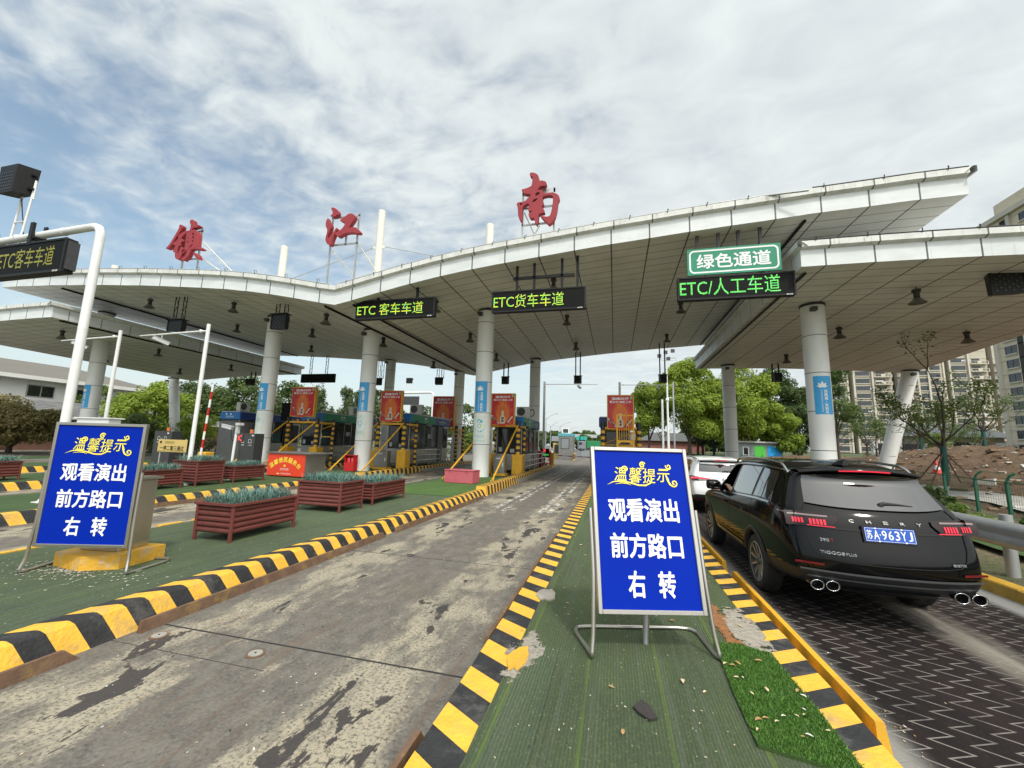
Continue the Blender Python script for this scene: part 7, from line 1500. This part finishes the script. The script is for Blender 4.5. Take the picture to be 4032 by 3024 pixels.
# white car ahead
def white_suv(loc,rz):
    c=Car(4.46,1.83,1.63,2.64,.98,1.14,1.05,.10)
    t=thing('parked_car','white sport utility car ahead of the black car with brake lights on','car',loc,rz)
    put(c.shell(PAINTW,CLAD),'body',t,(0,0,0)); zb=c.zb
    ztop=lambda y: zb(y)+(c.zr(y)-zb(y))*.80
    for sg in (-1,1):
        for y0,y1,f0 in ((.55,1.05,.25),(1.12,1.98,.02),(2.06,2.95,.02)):
            mb=MB(); ys=np.linspace(y0,y1,12); top=lambda y: min(ztop(y)-.02,c.zr(y)-.1)-.40*max(0,(y0+f0-y)/max(f0,.01))**1.2*(1 if f0>.1 else 0)
            c.side_patch(mb,ys,top,lambda y: min(zb(y)+.03,c.zr(y)-.12),.006,sg); mb.build('side_window',CGLASS,t)
        mb=MB(); mb.tube([(sg*c.W/2*.66,y,c.zr(y)-.03) for y in np.linspace(.6,2.5,12)],.016,6); mb.build('roof_rail',STEEL,t)
        for yy in (c.ro,c.ro+c.wb): 
            mb=MB(); n=18; mb.grid([[c.side_pt(yy+rr*math.cos(R(-8+196*k/n)),max(.345+rr*math.sin(R(-8+196*k/n)),.27),off,sg) for k in range(n+1)] for rr,off in ((.40,-.05),(.405,.012),(.46,.012),(.465,0))],0,True,flip=sg<0); mb.build('wheel_arch',CLAD,t); wheel(t,sg*(c.W/2-.13),yy,sg,.335)
        X=lambda a: sorted((sg*a[0],sg*a[1]))
        mb=MB(); c.rear_patch(mb,np.linspace(*X((.66,.86)),8),lambda x:1.04,lambda x:.93,.012); c.side_patch(mb,np.linspace(.08,.40,8),lambda y:1.05+.02*y,lambda y:.93+.2*max(0,y-.1),.012,sg); lo=mb.build('tail_light',LENS,t)
        mb=MB(); c.rear_patch(mb,np.linspace(*X((.38,.86)),10),lambda x:1.025-.02*max(0,.6-abs(x))/.2,lambda x:.985-.01*max(0,.6-abs(x)),.016,0,3); c.side_patch(mb,np.linspace(.10,.25,5),lambda y:1.03,lambda y:.95,.016,sg,rows=3); mb.build('light_bar',REDGLOW,lo)
        mb=MB(); c.rear_patch(mb,np.linspace(*X((.38,.68)),8),lambda x:.98,lambda x:.935+.03*max(0,.6-abs(x))/.2,.014,0,3); mb.build('clear_strip',LENSC,lo)
        mb=MB(); c.rear_patch(mb,np.linspace(*X((.60,.80)),6),lambda x:.45,lambda x:.41,.014,0,3); mb.build('reflector',REDDULL,t)
    mb=MB(); zt=lambda x:1.475; zl=lambda x:1.175; rows=[]
    for k in range(7): rows.append([c.rear_pt(x*(1-.12*k/6),zl(x)+(zt(x)-zl(x))*k/6,.006) for x in np.linspace(-.63,.63,17)])
    mb.grid(rows,0,True); mb.build('rear_window',CGLASS,t)
    mb=MB(); mb.grid([[(x,c.rear_pt(x,1.52,0)[1]-.03+dy+.08*(abs(x)/.58)**3,dz-.03*(abs(x)/.58)**2.5) for x in np.linspace(-.58,.58,13)] for dy,dz in ((.22,1.56),(0,1.55),(-.012,1.52),(.06,1.50))],0,True,flip=True); mb.build('spoiler',PAINTW,t)
    mb=MB(); mb.grid([[(x,c.rear_pt(x,1.52,0)[1]-.05,z) for x in (-.15,.15)] for z in (1.497,1.52)],0); mb.build('brake_light',REDGLOW,t)
    mb=MB(); c.rear_patch(mb,np.linspace(-.80,.80,18),lambda x:.56,lambda x:.34,.012); mb.build('bumper_cladding',CLAD,t)
    mb=MB(); y=c.rear_pt(0,.98,0)[1]-.02
    for rx,rz_,cx,cz in ((.075,.05,0,.99),(.03,.05,0,.99),(.055,.018,0,1.015)): mb.tube([(cx+rx*math.cos(a),y,cz+rz_*math.sin(a)) for a in np.linspace(0,2*math.pi,20)],.006,5)
    mb.build('emblem',CHROME,t)
    mb=MB(); y=c.rear_pt(0,.80,0)[1]-.02; mb.box(-.22,y,.72,.22,y+.03,.86); mb.build('number_plate',PLATEB,t)
    mb=MB(); text(mb,'广汽丰田',-.45,.86,.045,bold=.02,w=.24,y=0); o=MB(); o.f=mb.f; o.m=mb.m; o.sm=mb.sm
    for p in mb.v: o.v.append(c.rear_pt(p[0],p[2],.008))
    o.build('badge',CHROME,t)
    mb=MB(); P=[c.rear_pt(x,z,.02) for x,z in ((-.02,1.19),(.05,1.205),(.30,1.20))]; mb.tube(P,[.02,.02,.006],6); mb.build('wiper',BLACK,t)
    return t
white_suv((2.98,12.75,0),R(1))
# ------------------------------------------------------------------ trees
def leaf_mat(name,c1,c2,sc=1.2):
    g=NG(name); n=g.noise(sc,4,.6); f=g.noise(9,2,.7); c=g.mix(g.rng(n,.32,.68),c1,c2); c=g.mix(g.rng(f,.35,.7,0,.5),c,tuple(k*1.7 for k in c2))
    g.b.inputs['Specular IOR Level'].default_value=.3
    m=g.done(c,.55)
    tr=g.n('ShaderNodeBsdfTranslucent'); g.l(c,tr.inputs[0]); mx=g.n('ShaderNodeMixShader'); mx.inputs[0].default_value=.42; out=[k for k in g.nt.nodes if k.type=='OUTPUT_MATERIAL'][0]
    g.l(g.b.outputs[0],mx.inputs[1]); g.l(tr.outputs[0],mx.inputs[2]); g.l(mx.outputs[0],out.inputs[0]); return m
LCAM=leaf_mat('camphor_leaf',(.165,.25,.034),(.28,.36,.052),.5); LDARK=leaf_mat('dark_leaf',(.06,.10,.036),(.10,.145,.048),.6); LBROWN=leaf_mat('bronze_leaf',(.15,.16,.055),(.27,.225,.10),1.4); LPOP=leaf_mat('poplar_leaf',(.085,.125,.055),(.125,.17,.072),.5); LFRESH=leaf_mat('fresh_leaf',(.085,.15,.030),(.16,.215,.05),1.0); LMID=leaf_mat('mid_leaf',(.065,.11,.034),(.11,.16,.046),.6)
BARK=mat('bark',(.075,.058,.045),.9,0,.3,6,bump=.6,bscale=12)
def crown_arrays(seed,lobes,n,ls,fill=.35):
    """many small leaf quads spread over irregular lobes: lobes = [(x,y,z,rx,rz)]"""
    r=np.random.default_rng(seed); V=[];tot=sum(l[3]**2*1.0 for l in lobes)
    for (x,y,z,rx,rz) in lobes:
        k=max(20,int(n*rx*rx/tot)); d=r.normal(size=(k,3)); d/=np.linalg.norm(d,axis=1)[:,None]
        # small clumps on the lobe surface make it uneven
        nc=max(8,int(k/45)); cd=r.normal(size=(nc,3)); cd/=np.linalg.norm(cd,axis=1)[:,None]; cr=r.uniform(.78,1.12,nc)
        ci=r.integers(0,nc,k); d=cd[ci]+r.normal(size=(k,3))*.34; d/=np.linalg.norm(d,axis=1)[:,None]
        # leaves follow rounded tufts: highest at each tuft's middle
        cosd=(d*cd[ci]).sum(1); rad=cr[ci]*(.80+.22*np.clip((cosd-.7)/.3,0,1))*(1-fill*np.abs(r.normal(size=k))*.42)
        p=d*rad[:,None]*np.array([rx,rx,rz])+np.array([x,y,z])
        nrm=d+r.normal(size=(k,3))*.55+np.array([0,0,.35]); nrm/=np.linalg.norm(nrm,axis=1)[:,None]
        a=np.cross(nrm,r.normal(size=(k,3))); a/=np.linalg.norm(a,axis=1)[:,None]; b=np.cross(nrm,a)
        s=ls*r.uniform(.6,1.4,k)[:,None]; bend=nrm*s*.25
        V.append(np.stack([p-a*s-bend,p-b*s*.55,p+a*s-bend,p+b*s*.55],1).reshape(-1,3))
    return np.concatenate(V)
def crown_data(name,seed,lobes,n,ls,m,fill=.35):
    V=crown_arrays(seed,lobes,n,ls,fill); k=len(V)//4; me=bpy.data.meshes.new(name); me.vertices.add(len(V)); me.vertices.foreach_set('co',V.ravel()); me.loops.add(k*4); me.loops.foreach_set('vertex_index',np.arange(k*4)); me.polygons.add(k); me.polygons.foreach_set('loop_start',np.arange(k)*4); me.materials.append(m); me.update(calc_edges=True); return me
def rand_lobes(seed,R_,H,z0,n,rr=(.38,.55),flat=.85):
    g=random.Random(seed); L=[(0,0,z0+H*.5,R_*.72,H*.40)]
    for i in range(n):
        a=6.283*i/n+g.uniform(-.5,.5); h=g.uniform(.12,.92); rad=R_*(.72*math.sin(math.pi*min(max(h,.18),.85))+.08)*g.uniform(.8,1.1); q=R_*g.uniform(*rr); L.append((rad*math.cos(a),rad*math.sin(a),z0+H*h,q,q*flat))
    L.append((g.uniform(-.2,.2)*R_,0,z0+H*.93,R_*.40,R_*.30)); return L
def limbs(seed,z0,H,R_,r0,n=6,stems=1):
    g=random.Random(seed); mb=MB(); top=z0+H*.55
    for s in range(stems):
        ox=g.uniform(-.3,.3)*(stems>1); P=[(0,0,-.2),(ox*.3,0,z0*.5),(ox,g.uniform(-.1,.1),z0),(ox*1.5,g.uniform(-.2,.2),top)]; mb.tube(P,[r0,r0*.8,r0*.62,r0*.25],9)
        for i in range(n):
            a=6.283*i/n+g.uniform(-.4,.4); q=g.uniform(.6,.95); zz=z0*g.uniform(.75,1.15); mb.tube([(ox,0,zz),(ox+R_*.35*q*math.cos(a),R_*.35*q*math.sin(a),zz+H*.22),(ox+R_*.75*q*math.cos(a),R_*.75*q*math.sin(a),zz+H*g.uniform(.35,.6))],[r0*.42,r0*.26,r0*.07],6)
    return mb
def tree(label,x,y,z,R_,H,z0,m,seed,n=5000,ls=.16,nl=12,group=None,stems=1,name='broadleaf_tree',cat='tree',fill=.35,r0=None,rr=(.38,.55),flat=.85):
    t=thing(name,label,cat,(x,y,z),seed*1.3,group)
    limbs(seed,z0,H,R_,r0 or R_*.075,6,stems).build('trunk',BARK,t)
    o=bpy.data.objects.new('crown',crown_data('crown',seed,rand_lobes(seed,R_,H,z0,nl,rr,flat),n,ls,m,fill)); COL.objects.link(o); o.parent=t; return t
# right: big round camphor trees behind the fence
GC='round trees behind the green fence'
tree('leftmost smaller round tree behind the red advertising board',6.0,78,.2,3.6,9.6,3.4,LCAM,11,16000,.20,14,GC)
tree('big round tree left of the rear column with the highest top',12.6,77,.2,5.6,14.2,3.2,LCAM,12,38000,.21,24,GC,rr=(.28,.42)); 
tree('big round tree right of the rear column above the kiosk',21.3,79,.2,6.9,13.6,2.4,LCAM,13,46000,.22,28,GC,rr=(.26,.40)); 
tree('lower round tree hanging beside the kiosk',27.3,80,.2,3.3,8.5,.9,LCAM,14,13000,.20,14,GC)
tree('dark green tree behind the round trees beside the banner column',30.5,90,.2,4.6,13.0,4.0,LDARK,15,14000,.24,14)
tree('dark low tree between two round trees',16.8,88,.2,4.0,9.5,2.4,LDARK,16,9000,.24,12)
for i,(x,y) in enumerate(((9.2,86),(15.2,84),(18.4,86),(24.8,88))):
    mb=limbs(40+i,3.5,5,2.5,.28,5); tag(mb.build('tree_trunk',BARK),('slim dark trunk left of the rear column','dark trunk between the rear column and the kiosk','forked dark trunk right behind the rear column','dark trunk behind the kiosk')[i],'tree').location=(x,y,.1)
tree('leafy tree directly right of the banner column in front of the towers',22.6,50,1.2,2.4,6.9,2.6,LMID,17,4500,.15,14,fill=.6)
tree('dark green tree close to the left side of the banner column',34.6,90,.2,4.2,12.6,1.0,LDARK,28,11000,.23,15)
tree('dark bushy tree low behind the banner column and kiosk',29.6,86,.2,3.8,9.0,.6,LMID,17,9000,.22,14,name='bushy_tree')
# staked sparse young trees
WRAP=mat('green_wrap',(.012,.075,.06),.7,0,.25,8,bump=.5,bscale=18); STAKE=mat('stake_brown',(.105,.05,.035),.8,0,.2,6)
def sparse_tree(label,x,y,z,H,R_,seed,m,nleaf=1100,ls=.07,stakes=True,wrap=True,group='staked young trees on the earth and lawn',thick=.13):
    g=random.Random(seed); t=thing('young_tree',label,'tree',(x,y,z),0,group); mb=MB(); tips=[]; fork=H*.30
    mb.tube([(0,0,-.15),(0,0,fork*.5),(.03,0,fork)],[thick,thick*.95,thick*.85],10)
    def branch(p,d,L,r,lev):
        P=[p]; q=Vector(p); dd=Vector(d).normalized()
        for k in range(4):
            dd=(dd+Vector((g.uniform(-.22,.22),g.uniform(-.22,.22),g.uniform(-.05,.22)))).normalized(); q=q+dd*(L/4); P.append(tuple(q))
            if lev<2 and k>0:
                for _ in range(2 if lev==0 else 1):
                    e=(dd+Vector((g.uniform(-.9,.9),g.uniform(-.9,.9),g.uniform(-.1,.5)))).normalized(); branch(tuple(q),e,L*g.uniform(.34,.52),r*.40,lev+1) if g.random()<.72 else None
            if lev>0: tips.append(tuple(q))
        tips.append(tuple(q)); mb.tube(P,[r,r*.8,r*.6,r*.42,r*.2],6)
    nb=7
    for i in range(nb):
        a=6.283*i/nb+g.uniform(-.3,.3); e=g.uniform(.45,1.1); branch((.02,0,fork*g.uniform(.82,1.02)),(math.cos(a),math.sin(a),e),H*g.uniform(.42,.62)*(R_/(H*.4)),thick*.42,0)
    branch((.03,0,fork),(.05,0,1),H*.62,thick*.6,0)
    mb.build('trunk',BARK,t)
    r=np.random.default_rng(seed); T=np.array(tips); k=nleaf; p=T[r.integers(0,len(T),k)]+r.normal(size=(k,3))*np.array([.22,.22,.13])*(R_/2.2)
    nrm=r.normal(size=(k,3))+np.array([0,0,1.2]); nrm/=np.linalg.norm(nrm,axis=1)[:,None]; a=np.cross(nrm,r.normal(size=(k,3))); a/=np.linalg.norm(a,axis=1)[:,None]; b=np.cross(nrm,a); s=ls*r.uniform(.6,1.5,k)[:,None]
    V=np.stack([p-a*s,p-b*s*.5,p+a*s,p+b*s*.5],1).reshape(-1,3); me=bpy.data.meshes.new('crown'); me.from_pydata([tuple(q) for q in V],[],[tuple(range(4*i,4*i+4)) for i in range(k)]); me.materials.append(m); put(me,'crown',t,(0,0,0))
    if wrap: w=MB(); w.tube([(0,0,.05),(.0,0,fork*.5),(.02,0,fork*.92)],[thick*1.12,thick*1.08,thick*1.0],12); w.build('trunk_wrap',WRAP,t)
    if stakes:
        for i in range(4):
            a=.7+i*1.57; s_=MB(); hs=min(1.25,fork*.72); s_.tube([(math.cos(a)*1.1,math.sin(a)*.8,-.05),(math.cos(a)*.1,math.sin(a)*.1,hs)],.028,6); s_.build('stake',STAKE,t)
        s_=MB(); s_.box(-.22,-.05,hs-.06,.22,-.01,hs-.02); s_.box(-.22,.1,hs-.06,.22,.14,hs-.02); s_.build('stake_tie',STAKE,t)
    return t
sparse_tree('nearest staked young tree with green wrapped trunk on the earth heap',14.5,23,.72,5.6,1.55,33,LFRESH,2600,.065,True,True,'staked young trees on the earth and lawn',.115)
sparse_tree('staked young tree with bare spreading limbs near the right edge',30.0,43,2.3,6.3,2.2,22,LMID,1500,.085); sparse_tree('staked young tree behind the heap left of the right edge tree',26.2,44,2.0,5.0,2.0,23,LMID,1300,.085)
for i,(x,y,H,l) in enumerate(((35.2,70,7.2,'young tree on the lawn right of the banner column'),(32.6,74,5.4,'thin young tree closest to the banner column'),(38.4,74,6.2,'young tree on the lawn just left of the leaning column'),(43.0,76,6.8,'young tree on the lawn hidden behind the leaning column'),(46.5,74,6.0,'young tree on the lawn right of the leaning column'),(52.5,78,6.5,'young tree on the lawn behind the earth heap crest'))):
    sparse_tree(l,x,y,.9,H,2.6,30+i,LMID,1500,.12,True,False)
tree('small bright bush on the heap near the right edge',35.5,58,2.0,1.6,2.0,.3,LFRESH,24,1500,.10,8,None,1,'bush','bush')
# shrubs along the verge
for i,(x,y,r,m,l) in enumerate(((6.55,10.1,.44,LFRESH,'yellow green shrub right behind the black car'),(7.0,11.0,.34,LFRESH,'small yellow green shrub beside the guard rail post'),(9.5,15.0,.26,LMID,'dark green shrub at the foot of the fence'),(8.7,11.4,.26,LMID,'low weed clump inside the fence near the right edge'),(10.4,17.2,.36,LDARK,'dark weeds along the fence behind the car'))):
    t=thing('shrub',l,'shrub',(x,y,.22),0,'shrubs beside the fence'); o=bpy.data.objects.new('foliage',crown_data('foliage',60+i,rand_lobes(60+i,r,r*1.5,0,7),900,.05,m,.6)); COL.objects.link(o); o.parent=t
# left side
tree('bronze green rounded tree at the left edge in front of the annex',-43.8,20.8,0,3.4,3.1,.5,LBROWN,18,16000,.13,18,None,1,'bronze_tree','tree',.5,.22,(.26,.40),.7)
tree('round yellow green tree left of the leaning column',-49,34,0,3.7,6.1,.8,LCAM,19,16000,.15,18)
tree('light green tree in front of the white house end',-57.5,34,0,3.0,5.6,1.2,LFRESH,20,9000,.16,14)
tree('lower yellow green tree beside the far left column foot',-42,33,0,2.4,3.4,.5,LCAM,25,4500,.13,12)
tree('dark bush behind the small white camera at the left',-44,29,0,2.2,2.9,.4,LDARK,26,3500,.13,10)
GL='trees behind the left toll booths'
for i,(x,y,R_,H,m,l) in enumerate(((-76,60,6,9.5,LDARK,'broad dark tree behind the leaning left column'),(-67,62,6.2,11.2,LMID,'tall dark tree above the raised barrier arm'),(-58,61,5.4,10.0,LDARK,'dark tree behind the column with the orange counter'),(-88,66,6,8,LMID,'tree at far left behind the round trees'))): tree(l,x,y,0,R_,H,1.2,m,70+i,12000,.26,16,GL,fill=.6)
for i,(x,y,R_,H,l) in enumerate(((-62,76,2.6,10.8,'slender poplar left of the first red board'),(-57.5,78,2.6,11.6,'slender poplar right of the leftmost red board'),(-53.5,77,2.5,11.0,'slender poplar in the middle of the row'),(-50,79,2.4,11.8,'slender poplar just left of the valley column'),(-46,80,2.4,10.6,'slender poplar beside the valley column'))): tree(l,x,y,0,R_,H,1.2,LPOP,80+i,6000,.22,11,'poplars behind the left booths',fill=.7,rr=(.35,.55),flat=1.9)
tree('darker tree between rear columns left of the central booth',-26.2,70,0,3.8,7.4,1.0,LMID,90,4500,.22,12); tree('bush at the road edge left of the central booth',-22,60,0,2.0,2.6,.2,LFRESH,91,2000,.16,8,None,1,'bush','bush'); tree('tree behind the far white gantry',-33,74,0,3.4,8.0,1.5,LMID,92,4000,.22,12); tree('dark conifer like tree beside the valley column',-36.5,72,0,2.2,6.4,.8,LDARK,93,3000,.2,10)
GF='trees far down the exit road'
far0=None
for i,(x,y,s,l) in enumerate(((-26.5,150,1.0,'far tree directly right of the grey mast'),(-21,152,1.05,'far tree left of the guard booth'),(-11.5,158,.9,'far tree right of the guard booth'),(-5,160,.95,'far tree above the teal panels'),(2,165,.9,'far tree behind the green lorry'),(-33,160,1.1,'far tree left of the grey mast'),(-42,150,1.1,'far tree behind the central booth'),(-16,260,1.7,'farthest tall tree beyond the overpass'),(-24,265,1.6,'farthest tree left beyond the overpass'),(-6,262,1.5,'farthest tree right beyond the overpass'),(8,125,.95,'background tree under the crown of the big round tree'),(14.5,128,1.0,'background tree left of the rear column on the right'),(21,126,1.05,'background tree right behind the rear column on the right'),(28,128,1.0,'background tree behind the kiosk'),(35,126,1.05,'background tree behind the banner column'))):
    if far0 is None: far0=tree(l,x,y,0,4.0,5.6,.6,LMID,95,4500,.32,12,GF); far0.scale=(s,)*3
    else: copy_tree(far0,None,l,GF,(x,y,0),i*1.1,s)
# hedges and low planting
def hedge(label,x0,y0,x1,y1,w,h,m,seed,n=3500):
    r=np.random.default_rng(seed); k=int(math.hypot(x1-x0,y1-y0)/.8); L=[(x0+(x1-x0)*i/k,y0+(y1-y0)*i/k,h*.5,w*.6,h*.55) for i in range(k+1)]
    o=bpy.data.objects.new('hedge',crown_data('hedge',seed,L,n,.10,m,.5)); COL.objects.link(o); tag(o,label,'hedge')
hedge('dark hedge behind the yellow plaque and lane machines',-44,28,-27,29.5,1.3,1.5,LDARK,101); hedge('low green hedge along the road left of the exit',-34,62,-14,64,1.4,1.0,LFRESH,102,2500); hedge('low dark hedge under the left trees',-80,48,-36,54,2.2,2.2,LDARK,103,6000)
# ------------------------------------------------------------------ small litter on the near turf
rng=random.Random(21); lm=[mat('dry_leaf',(.40,.24,.10),.7,0,.2,9),mat('pale_leaf',(.58,.46,.28),.7),mat('white_flake',(.66,.64,.58),.8),mat('straw',(.42,.40,.24),.8),mat('dark_scrap',(.03,.03,.03),.8)]
mb=MB()
for i in range(640):
    x=rng.uniform(-.72,1.22); y=1.3+6.5*rng.random()**1.7; a=rng.uniform(0,6.28); big=rng.random()<.07; s=rng.uniform(.018,.034) if big else rng.uniform(.003,.010); k=rng.choice((0,1,1)) if big else rng.choice((1,2,3,3,4))
    z=.192; ca,sa=math.cos(a),math.sin(a); P=[(-s,0,0),(-s*.3,-s*.45,.2*s),(s*.5,-s*.35,.3*s),(s,0,.05*s),(s*.4,s*.4,.35*s),(-s*.4,s*.4,.2*s)]
    mb.add([(x+p[0]*ca-p[1]*sa,y+p[0]*sa+p[1]*ca,z+p[2]+.002) for p in P],[tuple(range(6))],k)
for i in range(240):
    x=rng.uniform(-7.6,-4.8); y=1.4+8*rng.random()**1.3; a=rng.uniform(0,6.28); s=rng.uniform(.003,.012); ca,sa=math.cos(a),math.sin(a)
    P=[(-s,0,0),(0,-s*.5,0),(s,0,.004),(0,s*.5,0)]; mb.add([(x+p[0]*ca-p[1]*sa,y+p[0]*sa+p[1]*ca,.193+p[2]) for p in P],[(0,1,2,3)],rng.choice((2,2,1,3)))
tag(mb.build('leaf_litter',lm),kind='stuff')
mb=MB(); mb.prism([(.10,2.93),(.16,3.02),(.20,2.97),(.24,2.86),(.19,2.83),(.13,2.88)],.188,.20); tag(mb.build('bark_scrap',mat('dark_scrap2',(.035,.03,.028),.9,0,.3,30,bump=.5)),'dark scrap of bark lying on the near turf','scrap')
mb=MB()
for i in range(420):
    x=rng.uniform(-4.1,-1.2); y=1.6+11*rng.random()**1.5; a=rng.uniform(0,6.28); s=rng.uniform(.003,.011)*(1+y*.06); ca,sa=math.cos(a),math.sin(a)
    P=[(-s,0,0),(0,-s*.6,0),(s,0,.003),(0,s*.5,0)]; mb.add([(x+p[0]*ca-p[1]*sa,y+p[0]*sa+p[1]*ca,.004+p[2]) for p in P],[(0,1,2,3)],rng.choice((2,2,1,0,4,4,3)))
for i in range(160):
    x=rng.choice((rng.uniform(1.66,1.9),rng.uniform(1.7,4.6))); y=1.8+8*rng.random()**1.5; s=rng.uniform(.004,.014); a=rng.uniform(0,6.28); ca,sa=math.cos(a),math.sin(a)
    P=[(-s,0,0),(0,-s*.5,0),(s,0,.003),(0,s*.5,0)]; mb.add([(x+p[0]*ca-p[1]*sa,y+p[0]*sa+p[1]*ca,.010+p[2]) for p in P],[(0,1,2,3)],rng.choice((2,1,0,3)))
tag(mb.build('road_grit',lm),kind='stuff')
# bright artificial turf offcut with real blades
def blade_patch(poly,z,n,h,m,seed):
    g=random.Random(seed); mb=MB(); xs=[p[0] for p in poly]; ys=[p[1] for p in poly]
    def inside(x,y):
        c=False; j=len(poly)-1
        for i in range(len(poly)):
            (xi,yi),(xj,yj)=poly[i],poly[j]
            if (yi>y)!=(yj>y) and x<(xj-xi)*(y-yi)/(yj-yi)+xi: c=not c
            j=i
        return c
    while n>0:
        x=g.uniform(min(xs),max(xs)); y=g.uniform(min(ys),max(ys))
        if not inside(x,y): continue
        n-=1; a=g.uniform(0,6.28); l=h*g.uniform(.6,1.2); w=.0022; lx,ly=g.uniform(-.8,.8)*l,g.uniform(-.8,.8)*l; dx,dy=math.cos(a)*w,math.sin(a)*w
        mb.add([(x-dx,y-dy,z),(x+dx,y+dy,z),(x+lx*.5+dx*.7,y+ly*.5+dy*.7,z+l*.6),(x+lx,y+ly,z+l*.95)],[(0,1,2,3)],g.choice((0,0,1)))
    return mb
PO=[(.83,4.0),(1.03,4.03),(1.21,3.93),(1.235,2.80),(1.0,2.77),(.77,2.80)]
PO=[(.80,4.02),(.98,4.05),(1.20,3.95),(1.235,3.2),(1.23,2.70),(1.10,2.70),(.755,2.78),(.76,3.3)]
mb=MB(); mb.prism(PO,.183,.200); o=mb.build('turf_offcut',mat('turf_backing',(.035,.075,.012),.9,0,.3,30)); tag(o,'bright green piece of artificial turf lying beside the right kerb','turf piece')
bm_=blade_patch(PO,.198,21000,.020,None,5); b=bm_.build('blades',[mat('blade_green',(.055,.155,.014),.6,0,.25,14),mat('blade_light',(.10,.22,.027),.6,0,.2,14)]); b.parent=o; tag(b,kind='stuff')
mb=MB(); g=random.Random(31)
for i in range(22):
    x,y=g.uniform(.78,1.2),g.uniform(2.75,3.95); s=g.uniform(.012,.03); a=g.uniform(0,6.28); ca,sa=math.cos(a),math.sin(a); P=[(-s,0,0),(-s*.3,-s*.4,.2*s),(s*.5,-s*.3,.3*s),(s,0,.05*s),(s*.4,s*.35,.35*s),(-s*.4,s*.35,.2*s)]
    mb.add([(x+p[0]*ca-p[1]*sa,y+p[0]*sa+p[1]*ca,.219+p[2]) for p in P],[tuple(range(6))],g.choice((0,1,1,2)))
tag(mb.build('leaf_litter',lm),kind='stuff')
